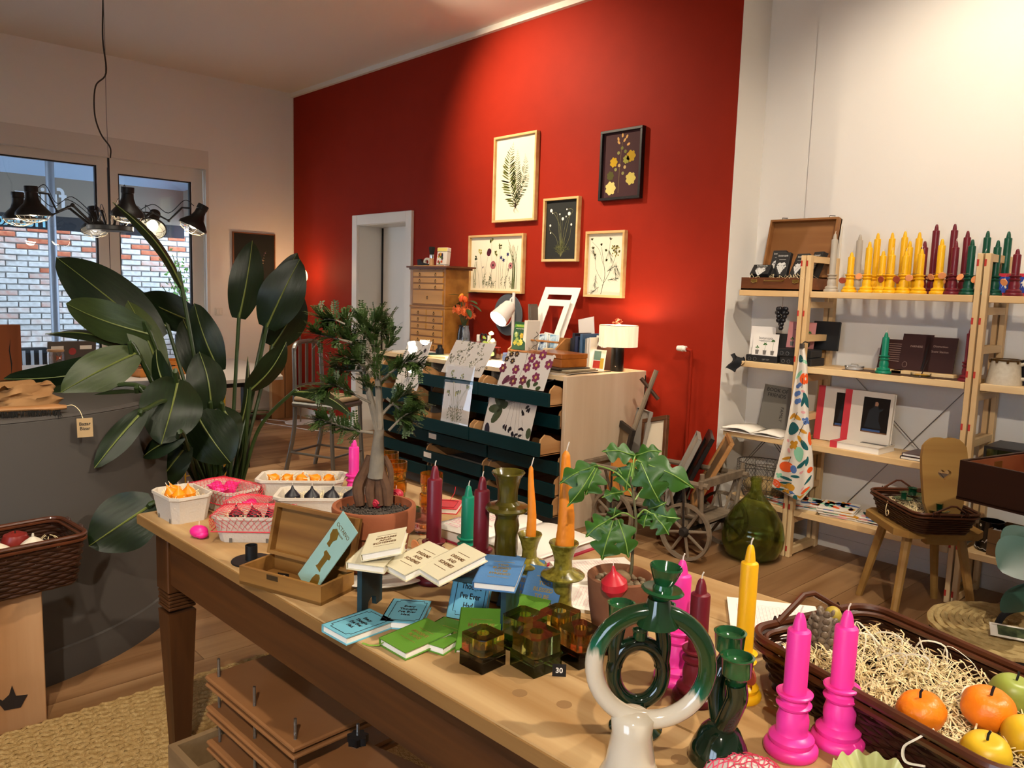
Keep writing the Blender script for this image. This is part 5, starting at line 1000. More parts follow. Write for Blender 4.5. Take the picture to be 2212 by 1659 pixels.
for r_ in range(70):
    z = -.02+BH*r_
    for k in range(-12, 32):
        y = k*BL+(.125 if r_ % 2 else 0); red = max(0, min(1, (z-1.7)/.9))
        ln = BL-.014; dx = random.uniform(-.008, .008)
        if 1.75 < y < 4.85 and .78 < z < 2.5 and cnt < 300:
            mi = 3 if random.random() < .06+red*.75 else (2 if random.random() < .18+.3*red else random.choice((0, 0, 1)))
            if mi not in bms:
                o = part('brick', MB().box((0, 0, 0), (.04, ln, BH-.014), b=.006), BR[mi], bw, 0); bms[mi] = o
            else: o = bms[mi].copy(); COL.objects.link(o)
            o.parent = bw; o.location = (BWX+.002+dx, y, z+BH/2); o.rotation_euler = (random.uniform(-.015, .015), 0, random.uniform(-.03, .03)); cnt += 1
        elif (-2.5 < y < 7.6): rest.box((BWX+.002+dx, y, z+BH/2), (.04, ln, BH-.014))
part('brick_rest', rest, BR[1], bw, 0, kind='stuff')
# parasol with printed valance
pa = thing('cafe_parasol', 'large cafe parasol with beige lettered valance in the courtyard', 'parasol', (-9.75, 2.35, -.02))
CAN = mat('canopy_blue_grey', 'a3b6cc', .9); VAL = mat('valance_beige', '8d8172', .9); AX = V(0, 0, 3.35)
cn = [V(-1.25, -2.3, 2.72), V(1.05, -2.3, 2.9), V(1.05, 2.1, 2.9), V(-1.25, 1.75, 2.72)]
o = part('canopy', MB().add(cn+[AX], [(0, 1, 4), (1, 2, 4), (2, 3, 4), (3, 0, 4)]), CAN, pa, 0); o.modifiers.new('t', 'SOLIDIFY').thickness = .006
o = part('valance', MB().add([cn[0], cn[3], cn[3]+V(0, 0, -.60), cn[0]+V(0, 0, -.60)], [(0, 1, 2, 3)]), VAL, pa, 0); o.modifiers.new('t', 'SOLIDIFY').thickness = .006
o = part('valance', MB().add([cn[3], cn[2], cn[2]+V(0, 0, -.42), cn[3]+V(0, 0, -.42)], [(0, 1, 2, 3)]), VAL, pa, 0); o.modifiers.new('t', 'SOLIDIFY').thickness = .006
part('valance_band', MB().add([cn[0]+V(.008, 0, -.47), cn[3]+V(.008, 0, -.47), cn[3]+V(.008, 0, -.64), cn[0]+V(.008, 0, -.64)], [(0, 1, 2, 3)]), mat('band_dark', '2a2c30', .8), pa, 0)
TM = Matrix(((0, 0, -1, -1.236), (-1, 0, 0, 0), (0, 1, 0, 0), (0, 0, 0, 1)))
CY = mat('letter_cyan', '9fe0ee', .6); LW = mat('letter_white', 'd8d8d8', .7)
letters('fritz-kola', .20, CY, pa, TR(0, -.22, 2.17) @ TM, align='CENTER', bold=.02, ext=.003)
letters('fritz', .34, LW, pa, TR(0, .05, 2.46) @ TM, bold=.01, ext=.003)
part('pole', MB().cyl((-.35, -.05, 0), (-.35, -.05, 3.3), .045, n=16), mat('pole_grey', '7b7f86', .4, .3), pa)
part('pole_base', MB().box((-.35, -.05, .04), (.6, .6, .08), b=.01), mat('concrete', '8a8780', .9), pa)
# post and climbing shrub with planter
t = thing('courtyard_shrub', 'leafy green climbing shrub in a dark planter by the brick wall', 'shrub', (-11.2, 4.35, -.02)); LFo = mat('shrub_leaf', '5f8c3c', .6)
part('planter', tray(MB(), .45, .5, .75, .03), mat('planter_dark', '2c2f3a', .6), t, 0); sm = MB(); lm = MB(); random.seed(12)
for k in range(22):
    a, q = random.uniform(-.35, .35), random.uniform(-.3, .3); h = random.uniform(1.1, 1.9); p = bez([(0, a*.3, .7), (q*.4, a*.8, .7+(h-.7)*.5), (q*.5, a*1.5, h)], 6); sm.tube(p, .006, 4)
    for i in range(26):
        c = random.choice(p[3:])+V(*[random.uniform(-.1, .1) for _ in range(3)]); lm.add([(0, 0, 0), (.03, .016, 0), (.065, 0, .006), (.03, -.016, 0)], [(0, 1, 2, 3)], TR(*c) @ Matrix.Rotation(random.random()*6, 4, V(random.random(), random.random(), random.random())))
part('stems', sm, mat('shrub_stem', '4d4a30', .8), t); part('foliage', lm, LFo, t, 0, kind='stuff')
# cafe table, chair, striped cushion bench
t = thing('bistro_table', 'pale round bistro table in the courtyard seen through the glazing', 'table', (-10.6, 3.1, -.02)); part('top', MB().lathe([(0, .72), (.33, .72), (.34, .735), (.33, .745), (0, .745)], 28), mat('pale_blue_metal', 'a9c4d8', .4), t); part('stem', MB().cyl((0, 0, 0), (0, 0, .72), .025), METAL, t); part('foot', MB().lathe([(0, 0), (.22, 0), (.22, .02), (.03, .05), (0, .05)], 24), METAL, t)
t = thing('bistro_chair', 'thin metal bistro chair beside the courtyard table', 'chair', (-10.4, 2.6, -.02), .6); part('seat', MB().lathe([(0, .44), (.19, .44), (.2, .45), (0, .46)], 22), mat('dark_metal', '22252a', .5, .5), t)
for sx in (-1, 1):
    for sy in (-1, 1): part('leg', MB().cyl((sx*.14, sy*.14, .45), (sx*.2, sy*.2, 0), .01, n=8), mat('dark_metal', '22252a', .5, .5), t)
part('backrest', MB().tube([(-.16, .17, .45), (-.17, .19, .75), (-.1, .2, .86), (.1, .2, .86), (.17, .19, .75), (.16, .17, .45)], .01, 8).tube([(-.05, .17, .45), (-.04, .2, .86)], .007, 6).tube([(.05, .17, .45), (.04, .2, .86)], .007, 6), mat('dark_metal', '22252a', .5, .5), t)
t = thing('courtyard_bench', 'dark bench with a black and white striped cushion outside the glass', 'bench', (-9.6, 1.95, -.02)); part('seat', MB().box((0, 0, .45), (.5, 1.0, .06), b=.01), wood('bench_wood', '4a3426', '5a4232', 'Y'), t)
for sy in (-1, 1): part('trestle', MB().box((0, sy*.4, .21), (.42, .06, .42)), wood('bench_wood', '4a3426', '5a4232', 'Y'), t)
part('cushion', MB().box((-.05, -.05, .60), (.18, .5, .30), RZ(.1), b=.05), BLACK, t); m = MB()
for k in range(6): m.box((.045, -.25+k*.08, .60), (.004, .03, .26), RZ(.1))
part('cushion_stripe', m, mat('stripe_white', 'c9d0d8', .7), t, 0)
# ---------------------------------------------------------------- pendant with six black heads
pe = thing('pendant_light', 'black multi arm pendant light with six caged industrial heads', 'lamp', (-6.70, 1.93, 0)); BI = mat('black_iron', '131211', .5, .2)
part('cable', MB().tube([(-.0, 0, 3.59), (0, 0, 3.2), (.006, -.006, 2.75), (0, 0, 2.43)], .0025, 5), METAL, pe)
part('power_cord', MB().tube(bez([(-.01, 0, 3.59), (-.012, -.01, 3.3), (.01, 0, 3.05), (-.05, -.06, 2.95), (-.06, -.07, 2.75), (-.03, -.04, 2.6), (.012, .012, 2.5), (.012, .012, 2.42)], 6), .006, 6), mat('cord_grey', '3a342e', .7), pe)
part('rod', MB().cyl((0, 0, 2.42), (0, 0, 1.90), .008, n=10), BI, pe); part('hub', MB().lathe([(0, 1.865), (.16, 1.865), (.165, 1.87), (.165, 1.90), (.16, 1.905), (0, 1.905)], 30), BI, pe)
bulbg = emis('filament_bulb', (1, .86, .62), 10); bulbh = emis('filament_bulb_hot', (1, .85, .55), 40)
for i, (a, R_, z, tlt) in enumerate(((math.radians(47-172), .66, 2.03, .03), (math.radians(47+128), .62, 1.99, .35), (math.radians(47-118), .60, 2.03, .05), (math.radians(47+78), .52, 1.99, .9), (math.radians(47-52), .60, 2.05, .15), (math.radians(47+25), .64, 2.02, .45))):
    dx, dy = math.cos(a), math.sin(a); e = V(dx*R_, dy*R_, z); m = MB()
    k1 = V(dx*.14, dy*.14, 1.90); k2 = V(dx*.30, dy*.30, 2.03); k3 = V(dx*.42, dy*.42, 1.97); m.tube([k1, k2], .010, 8); m.tube([k2, k3, e+V(-dx*.12, -dy*.12, .06), e+V(-dx*.05, -dy*.05, .06)], .008, 6)
    m.tube(bez([k1+V(0, 0, .01), k1+V(0, 0, .07), k2+V(0, 0, .06), k3+V(0, 0, .06), e+V(-dx*.1, -dy*.1, .12), e+V(-dx*.03, -dy*.03, .08)], 5), .003, 4); m.ball(k2, .016, 8, 6); m.ball(k3, .013, 8, 6); part('arm', m, BI, pe)
    out = V(dx, dy, 0); ax = out.cross(V(0, 0, 1)); MH = TR(*e) @ Matrix.Rotation(-tlt, 4, ax)
    if i == 3: MH = TR(*e) @ (-(V(.62, -.35, -.72))).to_track_quat('Z', 'Y').to_matrix().to_4x4()
    hd_ = part('lamp_head', MB().lathe([(0, .10), (.042, .10), (.044, .095), (.044, .06), (.040, .055), (.042, .02), (.055, -.02), (.088, -.055), (.112, -.085), (.114, -.105), (.108, -.105), (.10, -.085), (.05, -.02), (.03, .05), (0, .06)], 26, MH), BI, pe)
    c = MB()
    for k in range(8): c.tube([MH @ V(.108*math.cos(k*PI/4), .108*math.sin(k*PI/4), -.105), MH @ V(.085*math.cos(k*PI/4), .085*math.sin(k*PI/4), -.135), MH @ V(.035*math.cos(k*PI/4), .035*math.sin(k*PI/4), -.152)], .0022, 4)
    for r_, zz in ((.09, -.13), (.035, -.152)): c.tube([MH @ V(r_*math.cos(k*PI/8), r_*math.sin(k*PI/8), zz) for k in range(16)], .0022, 4, True)
    part('cage', c, mat('cage_steel', '9a8f7c', .4, .8), hd_); part('bulb', MB().ball((0, 0, -.06), (.042, .042, .05), 14, 10, MH), bulbh if i == 3 else bulbg, hd_)
    bulb('pendant_bulb', tuple(V(-6.70, 1.93, 0)+(MH @ V(0, 0, -.135))), 2.5, WARM2, .05)
# ceiling spotlight in view
p = TZ(720, -60, ZC-.03); q = TZ(749, 15, ZC-.16)
t = thing('ceiling_spotlight', 'small white cylindrical spotlight on the ceiling at the top edge', 'lamp', tuple(p)); dq = (q-p).normalized(); part('head', MB().cyl(tuple(dq*.02), tuple(dq*.17), .03, .03, 20), WM, t); part('base', MB().lathe([(0, .03), (.04, .03), (.04, .012), (0, .012)], 20), WM, t)
# ---------------------------------------------------------------- corner: floor lamp, boards, bowls, desk
fl = thing('floor_lamp', 'slim floor lamp with round glowing ring head in the corner', 'lamp', (-7.70, 4.08, 0)); NI = mat('nickel_warm', '9a8a76', .35, .9)
part('base', MB().lathe([(0, 0), (.16, 0), (.165, .006), (.16, .012), (.02, .014), (0, .014)], 36), mat('lamp_white_enamel', 'e8e2d8', .35), fl); part('pole', MB().cyl((0, 0, .01), (0, 0, 1.60), .008, n=10), NI, fl)
MH = TR(.0, -.02, 1.58) @ RZ(.75) @ RX(PI/2); part('ring', MB().lathe([(.045, 0), (.09, -.004), (.10, .006), (.09, .016), (.045, .012), (.045, 0)], 36, MH), emis('ring_glow', (1, .62, .22), 5), fl); part('hub', MB().lathe([(0, -.008), (.045, -.008), (.045, .022), (0, .022)], 24, MH), BRASS, fl)
bulb('floor_lamp_light', (-7.78, 4.02, 1.62), 4, (1, .58, .28), .1)
m = MB(); m.tube(bez([(-7.7, 4.0, .008), (-7.9, 3.95, .008), (-8.05, 3.85, .008), (-7.9, 3.75, .008), (-7.5, 3.86, .008), (-7.2, 3.95, .008), (-6.9, 4.2, .008)], 8), .004, 5); m.box((-7.97, 3.79, .012), (.09, .03, .024), b=.005); solo('lamp_cable', m, TRIM, 'white cable with foot switch curling on the floor by the floor lamp', 'cable')
OKB = wood('oak_board', 'a87c4c', 'ba9060', 'Z', .55, 7)
solo('oak_board', MB().box((0, 0, .475), (.055, .16, .95), b=.003), OKB, 'tall narrow oak board standing in the corner, nearer the window', 'board', (-8.09, 4.00, 0), .1); solo('oak_board', MB().box((0, 0, .48), (.05, .10, .96), b=.003), wood('oak_board_dark', '8d6236', '9c7044', 'Z', .55, 7), 'tall narrow darker oak board standing behind its twin', 'board', (-8.10, 4.15, 0), -.1)
for i, (px, py, c, lb) in enumerate(((560, 905, 'b9a48c', 'patterned shallow bowl with green rim on the floor by the boards'), (524, 903, '4a3024', 'dark shallow bowl on the floor beside the patterned bowl'))):
    p = TZ(px, py, 0); t = thing('bowl', lb, 'bowl', (p.x, p.y, 0)); part('bowl', MB().lathe([(0, .0), (.05, 0), (.06, .01), (.12, .06), (.135, .075), (.13, .075), (.11, .06), (.05, .016), (0, .014)], 28), mat('bowl_'+c, c, .4, var=('8a5a4a', 9, .1)), t); part('rim', MB().tube([(.133*math.cos(k*PI/16), .133*math.sin(k*PI/16), .075) for k in range(32)], .006, 6, True), mat('rim_green', '5f7a4a', .5) if not i else BLACK, t)
DT = mat('desk_grey_top', 'b5aca2', .4); DM = mat('desk_dark_steel', '1a1a1c', .5)
dk2 = thing('work_desk', 'long desk with light grey top and dark steel legs by the window', 'desk', (0, 0, 0))
part('top', MB().prism([(-6.02, 1.20), (-5.83, 2.43), (-5.90, 2.97), (-6.5, 3.2), (-7.5, 3.25), (-7.6, 1.2)], .028, TR(0, 0, .722)), DT, dk2, 0); part('rail', MB().bx(-7.4, -6.05, 2.70, 2.74, .66, .72).bx(-6.1, -6.06, 1.3, 2.7, .66, .72), DM, dk2)
for x, y in ((-6.06, 2.72), (-7.4, 2.72), (-7.4, 1.3), (-6.12, 1.34)): part('leg', MB().bx(x-.025, x+.025, y-.025, y+.025, 0, .66), DM, dk2)
lt = thing('laptop', 'closed back of a grey laptop with stickers on the desk', 'laptop', M=TR(-6.85, 1.66, .752) @ RZ(PI/2+.15)); LB_ = mat('laptop_grey', '5a5450', .4, .5)
part('base', MB().box((0, .11, .008), (.36, .25, .015), b=.004), LB_, lt); part('lid', MB().box((0, 0, .125), (.36, .008, .25), RX(.12), b=.003), LB_, lt)
part('sticker', MB().box((-.11, -.005, .20), (.09, .002, .03), RX(.12)), WHITE, lt, 0); part('sticker', MB().box((.10, -.005, .20), (.09, .002, .03), RX(.12)), WHITE, lt, 0); part('sticker', MB().prism([(-.03, -.02), (.0, -.008), (.03, -.02), (.022, .0), (.03, .02), (0, .01), (-.03, .02), (-.022, 0)], .002, RX(.12) @ TR(-.09, -.004, .12) @ RX(PI/2)), mat('sticker_orange', 'd4581c', .6), lt, 0); part('sticker', MB().lathe([(0, 0), (.028, 0), (.028, .002), (0, .002)], 16, RX(.12) @ TR(.0, -.0045, .17) @ RX(PI/2)), mat('sticker_red', 'a33a3a', .6), lt, 0)
t = thing('glass_jar', 'tall clear glass jar with wooden lid in front of the laptop', 'jar', (-6.62, 1.50, .752)); part('jar', MB().lathe([(0, 0), (.055, 0), (.056, .17), (.05, .19), (.048, .19), (.053, .17), (.053, .004), (0, .004)], 26), GL, t); part('lid', MB().lathe([(0, .188), (.056, .188), (.058, .195), (.056, .203), (0, .203)], 26), wood('lid_wood', 'a8825c', 'b8946c', 'X'), t)
for i, (x, y, rz, lb, w) in enumerate(((-6.2, 1.50, .15, 'orange wooden tray with handle hole near the desk end', .34), (-6.45, 2.15, .25, 'orange wooden tray full of cables further along the desk', .40), (-6.7, 2.35, .2, 'flat wooden drawer tray behind the cable tray', .36))):
    t = thing('wooden_tray', lb, 'tray', (x, y, .752), rz); part('tray', tray(MB(), .26, w, .045+.02*i, .01), wood('tray_orange', 'b06a26', 'c07c34', 'Y'), t, 0); part('handle_slot', MB().box((.1305, .0, .03), (.001, .09, .016)), mat('slot_pale', 'd8b48c', .6), t, 0)
    if i == 1: random.seed(3); part('cables', MB().tube([(random.uniform(-.11, .11), random.uniform(-.17, .17), .03+random.random()*.04) for k in range(30)], .004, 5), BLACK, t)
solo('sticky_notes', MB().box((0, 0, .005), (.075, .09, .01)), mat('note_yellow', 'd8d02c', .8), 'yellow sticky note block on the white desk end', 'note pad', (-6.55, 1.30, .752), .2, smooth=0)
solo('card_stand_black', MB().prism([(0, 0), (.09, 0), (.045, .13)], .10, RX(PI/2)), BLACK, 'small black card stand with a sticker on the desk', 'card stand', (-6.75, 2.02, .752), 1.2, smooth=0)
p = TX(8, 790, -6.15); ws = thing('wooden_slab', 'reddish wooden slab with a long crack standing at the picture edge', 'wood slab', (-6.10, 1.13, .752)); part('slab', MB().box((0, -.04, .21), (.05, .17, .42), b=.004), wood('slab_wood', '7a3f1c', '8d4c24', 'Z', .5, 9), ws); part('crack', MB().prism([(-.02, -.12), (-.012, -.04), (-.022, .05), (-.016, .13), (-.028, .05), (-.02, -.04)], .001, TR(.0255, 0, .2) @ RZ(PI/2) @ RX(PI/2)), INK, ws, 0)
# yellow wire rack
yr = thing('wire_rack', 'yellow wire magazine rack behind the big plant', 'rack', (-5.9, 2.25, 0)); YW_ = mat('yellow_wire', 'c99a1e', .4, .2); m = MB()
for x in (-.2, .2):
    for y in (-.15, .15): m.cyl((x, y, 0), (x, y, .70), .006, n=6)
for k in range(16):
    z = .08+k*.038; m.tube([(-.2, -.15, z), (.2, -.15, z), (.2, .15, z), (-.2, .15, z)], .0032, 5, True)
for z in (.15, .35, .55):
    for x in range(9): m.cyl((-.2+.05*x, -.15, z), (-.2+.05*x, .15, z), .0028, n=5)
part('wire_frame', m, YW_, yr); part('papers', MB().box((0, 0, .18), (.34, .26, .05)).box((0, 0, .385), (.34, .26, .06)).box((0, .0, .57), (.34, .26, .035)), mat('pale_blue_paper', 'aebdd0', .8), yr, 0)
# ---------------------------------------------------------------- curved grey counter with things on it
CCX, CCY, CRD = -4.09, .44, .965
ct = thing('curved_counter', 'dark grey curved shop counter with a plain rounded front', 'counter', (CCX, CCY, 0)); CG = mat('counter_grey', '4b4743', .6, spec=.3, bump=(90, .06))
part('front', MB().lathe([(CRD, .0), (CRD, .985), (CRD-.02, 1.0), (CRD-.02, 0)], 60, None, -1.9, 1.55), CG, ct); part('top', MB().lathe([(0, .998), (CRD-.01, .998), (CRD, .99), (CRD-.02, .975), (0, .975)], 60, None, -1.9, 1.55), CG, ct)
part('skirting', MB().lathe([(CRD, 0), (CRD+.014, 0), (CRD+.014, .09), (CRD+.008, .105), (CRD+.008, .12), (CRD, .125)], 60, None, -1.9, 1.55), CG, ct)
t = thing('paper_bag', 'crumpled brown kraft paper bag lying on the grey counter', 'bag', (TZ(48, 884, 1.0).x-.05, TZ(48, 884, 1.0).y, 1.0), .35); random.seed(17)
def bagf(u, v):
    a = 2*PI*u; e = .35; w = .22*(1-.25*v); dd = .13*(1-.35*v); s = lambda q: math.copysign(abs(q)**.5, q)
    n = mnoise.noise(V(u*7, v*5, 1))*.03
    return V((w/2+n)*s(math.cos(a)), (dd+n)*s(math.sin(a)), .09*v+.014*math.sin(u*14)*v)
part('bag', MB().grid(bagf, 40, 10, wrap=True), mat('kraft_paper', '8a6238', .8, bump=(14, .6), var=('9c7448', 8, .2)), t, 50); part('crease', MB().grid(lambda u, v: V((u-.5)*.16, (v-.5)*.17, .083+.014*math.sin(u*9)), 8, 6), mat('kraft_paper', '8a6238', .8), t)
bt = thing('hand_brush', 'wooden hand brush with dark bristles and a paper tag on the counter edge', 'brush', (-3.235, .66, 1.0), 1.35)
part('handle', MB().lathe([(0, -.14), (.012, -.14), (.018, -.1), (.016, -.02), (.022, .06), (.012, .10), (0, .10)], 16, TR(0, 0, .022) @ RY(PI/2) @ RZ(0) @ SCL(.6, 1.2, 1)), wood('brush_beech', '9a6a3e', 'ab7b4c', 'X'), bt)
m = MB(); random.seed(5)
for k in range(150): x = random.uniform(-.14, .08); m.tube([(x, -.012+random.uniform(-.01, .01), .016), (x+random.uniform(-.01, .01), -.045-random.random()*.02, -.004+random.uniform(-.012, .006))], [.0018, .0008], 3)
part('bristles', m, mat('dark_bristle', '1a1815', .9), bt, 0, kind='stuff')
part('tag_string', MB().tube(bez([(.095, 0, .025), (.12, -.02, .03), (.14, -.035, .012), (.15, -.05, -.015)], 5), .0014, 4), STRAW, bt)
tg_ = part('paper_tag', MB().box((0, 0, -.035), (.052, .0012, .07)), mat('tag_kraft', 'a58a62', .8), bt, 0); tg_.matrix_local = TR(.155, -.052, -.015) @ RZ(.1) @ RX(-.12)
letters('Bazar\nBizar', .017, INK, tg_, TR(0, -.0009, -.03) @ RX(PI/2), bold=.02)
# ---------------------------------------------------------------- wicker baskets
WK = mat('dark_wicker', '241006', .45, var=('3c1c0a', 40, .3), coat=.2); WKR = mat('wicker_rim', '3e1c0a', .4, var=('572a10', 20, .3), coat=.3)
def basket(t, L, D, h, spread=1.12, rows=12, handles=True, n=96, thick=.006):
    """rectangular woven basket, base centre at origin, long axis x"""
    def loop(s, z, off=0, ph=0, amp=0):
        base = rrect(L*s, D*s, min(L, D)*.16, 6); pts = []; per = []
        P = [V(x, y, 0) for x, y in base]; tot = sum((P[i]-P[i-1]).length for i in range(len(P))); acc = 0; i = 0; out = []; step = tot/n; pos = 0
        seq = P+[P[0]]; d = 0; k = 0
        for j in range(n):
            tgt = j*step
            while d+(seq[k+1]-seq[k]).length < tgt and k < len(seq)-2: d += (seq[k+1]-seq[k]).length; k += 1
            ln = (seq[k+1]-seq[k]).length or 1e-6; q = seq[k].lerp(seq[k+1], (tgt-d)/ln); e = (seq[k+1]-seq[k]).normalized(); nn = V(e.y, -e.x, 0); out.append(q+nn*(off+amp*math.sin(j*PI/2+ph))+V(0, 0, z))
        return out
    m = MB(); sc = lambda z: 1/spread+(1-1/spread)*(z/h)
    for r_ in range(rows):
        z = h*(r_+.5)/rows; m.tube(loop(sc(z), z, 0, (r_ % 2)*PI, .0028), h/rows*.52, 5, True)
    part('wicker_wall', m, WK, t)
    mm = MB(); mm.prism(rrect(L/spread, D/spread, D*.15), .005); part('wicker_base', mm, WK, t, 0)
    r = MB(); r.tube(loop(1.0, h+.004, .003), thick*1.25, 8, True); r.tube(loop(1.0, h-.012, .006), thick*.9, 6, True); r.tube(loop(.97, h-.004, -.004), thick*.8, 6, True); part('rim', r, WKR, t)
    for s in (-1, 1):
        part('rim_binding', MB().tube([(s*(L/2+.006), -D*.28+k*.006, h+.004+(.011 if k % 2 else -.011)) for k in range(7)], .004, 5), WK, t); part('rim_binding', MB().tube([(s*(L/2+.006), D*.28-k*.006, h+.004+(.011 if k % 2 else -.011)) for k in range(7)], .004, 5), WK, t)
        if handles: part('handle', MB().tube([(s*L/2, -D*.26, h+.006), (s*(L/2+.012), -D*.02, h+.045), (s*(L/2+.012), D*.06, h+.045), (s*L/2, D*.26, h+.006)], thick*.95, 8), WKR, t)
def straw_bed(t, L, D, z, n, seed, hmax=.02, r=.0011, name='straw', long=.06, top=None):
    random.seed(seed); m = MB()
    for k in range(n):
        x, y = random.uniform(-L/2, L/2), random.uniform(-D/2, D/2); a = random.random()*6.28; l = random.uniform(.4, 1)*long; zz = z+random.random()*hmax; c = random.uniform(-1, 1)
        pts = [V(x+l*s*math.cos(a+c*s), y+l*s*math.sin(a+c*s), zz+hmax*.7*math.sin(PI*(s+.0))+.004*random.random()) for s in (-.5, -.25, 0, .25, .5)]
        for q in pts: q.x = max(-L/2, min(L/2, q.x)); q.y = max(-D/2, min(D/2, q.y))
        m.tube(pts, r*random.uniform(.8, 1.6), 3, flat=.5)
    return part(name, m, STRAW, t, 0, kind='stuff')
# apple basket on the wooden block
blk = thing('wooden_block', 'pale solid wooden block with a dark knot hole under the apple basket', 'block', (-2.985, .42, 0)); part('block', MB().box((0, 0, .235), (.21, .33, .47), b=.003), wood('block_wood', 'a27246', 'c2966a', 'Z', .6, 6), blk)
part('knot', MB().prism([(-.045, .03), (-.02, .0), (.0, .012), (.012, .04), (.018, .0), (.05, -.01), (.025, -.045), (-.02, -.035)], .002, TR(.1052, .06, .12) @ RZ(PI/2) @ RX(PI/2) @ RZ(.1)), mat('knot_dark', '24180e', .9, bump=(60, .8)), blk, 0); part('knot', MB().prism([(-.02, 0), (.0, .01), (.02, 0), (0, -.01)], .002, TR(.1052, -.05, .15) @ RZ(PI/2) @ RX(PI/2)), mat('knot_dark', '24180e', .9), blk, 0)
ab = thing('wicker_basket', 'dark wicker basket of red wax apples on the wooden block', 'basket', (-2.955, .45, .47), PI/2+.10); basket(ab, .52, .27, .165, rows=15, handles=False); straw_bed(ab, .46, .22, .085, 260, 41, .025)
APL = mat('apple_red_wax', '6a1a18', .35, var=('8a2a20', 9, .3)); GAR = mat('garlic_white_wax', 'd8cdb8', .5)
APP = [(0, -.028), (.018, -.032), (.034, -.02), (.038, .005), (.03, .026), (.014, .033), (.004, .028), (0, .026)]
ci, si = math.cos(PI/2+.12), math.sin(PI/2+.12)
def inb(x, y, z, o=(-2.955, .45, .47), a=PI/2+.10): return (o[0]+x*math.cos(a)-y*math.sin(a), o[1]+x*math.sin(a)+y*math.cos(a), o[2]+z)
for i, (x, y, lb) in enumerate(((.09, .03, 'dark red wax apple in the middle of the apple basket'), (-.02, .04, 'dark red wax apple cut by the left picture edge'))):
    t = thing('wax_apple', lb, 'fruit', inb(x, y, .135)); part('apple', MB().lathe([(a*1.15, b*1.15) for a, b in APP], 22), APL, t); part('stem', MB().tube([(0, 0, .028), (.003, 0, .045)], .002, 5), mat('stem_brown', '2c1d10', .8), t)
for i, (x, y, lb) in enumerate(((.02, -.05, 'white wax garlic bulb nearest the picture edge'), (.12, -.045, 'white wax garlic bulb in front of the dark red apple'))):
    t = thing('wax_garlic', lb, 'garlic', inb(x, y, .135)); m = MB()
    def gf(u, v): a = 2*PI*u; r_ = .036*math.sin(PI*v)**.7*(1-.35*max(0, v-.55)/.45)*(1+.06*abs(math.sin(4*a))); return V(r_*math.cos(a), r_*math.sin(a), -.025+.06*v)
    part('bulb', m.grid(gf, 32, 12, wrap=True), GAR, t, 80); part('stem', MB().cyl((0, 0, .03), (.004, 0, .045), .005, .003, 8), GAR, t)
# ---------------------------------------------------------------- big strelitzia plant
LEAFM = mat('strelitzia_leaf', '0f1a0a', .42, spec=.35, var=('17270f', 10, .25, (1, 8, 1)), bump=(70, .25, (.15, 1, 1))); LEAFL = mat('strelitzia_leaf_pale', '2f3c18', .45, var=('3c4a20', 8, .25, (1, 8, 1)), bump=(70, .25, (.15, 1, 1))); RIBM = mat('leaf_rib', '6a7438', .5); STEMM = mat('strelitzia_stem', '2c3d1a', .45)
bp_ = thing('strelitzia_plant', 'huge dark green bird of paradise plant with paddle leaves beside the counter', 'plant', (-4.06, 1.70, 0)); ORG = V(-4.06, 1.70, 0)
part('pot', MB().lathe([(0, 0), (.16, 0), (.2, .02), (.22, .36), (.21, .38), (.19, .36), (.17, .32), (0, .32)], 32), mat('pot_dark', '2a2624', .6), bp_); part('soil', MB().lathe([(0, .325), (.18, .32), (.185, .33), (0, .335)], 24), mat('soil_dark', '1c140e', .95, bump=(40, .8)), bp_)
def strel(b, tp, wpx, d0, d1=None, roll=0, fold=.12, droop=.10, pale=False, stem=True, root=None, rd=4.2, mid=None, wave=.05):
    d1 = d1 or d0; P0, P1 = TD(*b, d0), TD(*tp, d1); x = (P1-P0); L = x.length; x.normalize(); c = (EYEV-P0).normalized(); n = (c-x*c.dot(x)).normalized(); n = Quaternion(x, roll) @ n; y = n.cross(x)
    M = Matrix(((x.x, y.x, n.x, P0.x-ORG.x), (x.y, y.y, n.y, P0.y-ORG.y), (x.z, y.z, n.z, P0.z-ORG.z), (0, 0, 0, 1))); B = wpx*d0/FPX*1.12
    def f(u, v):
        hw_ = B/2*min(1, (math.sin(PI*min(1, u*.93+.07)))**.62)*(1.0 if u < .5 else 1-.12*(u-.5)); yy = (v-.5)*2*hw_
        return V(u*L, yy, -abs(yy)*fold + droop*L*(math.sin(PI*u)-.0) + wave*B*math.sin(u*11+v*4)*abs(v-.5))
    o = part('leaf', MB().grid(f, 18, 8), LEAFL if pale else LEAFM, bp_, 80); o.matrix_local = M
    r = part('midrib', MB().tube([f(u/14, .5)+V(0, 0, .003) for u in range(15)], [.0055*(1-.75*u/14) for u in range(15)], 5), RIBM, o)
    if stem:
        R0 = TD(*(root or (470, 1050)), rd)-ORG; pts = [V(R0.x*.25, R0.y*.25, .32), R0] + ([TD(*mid[:2], mid[2])-ORG] if mid else []) + [P0-ORG, P0-ORG+x*.03]
        part('leaf_stalk', MB().tube(bez(pts, 7), .010, 7), STEMM, bp_)
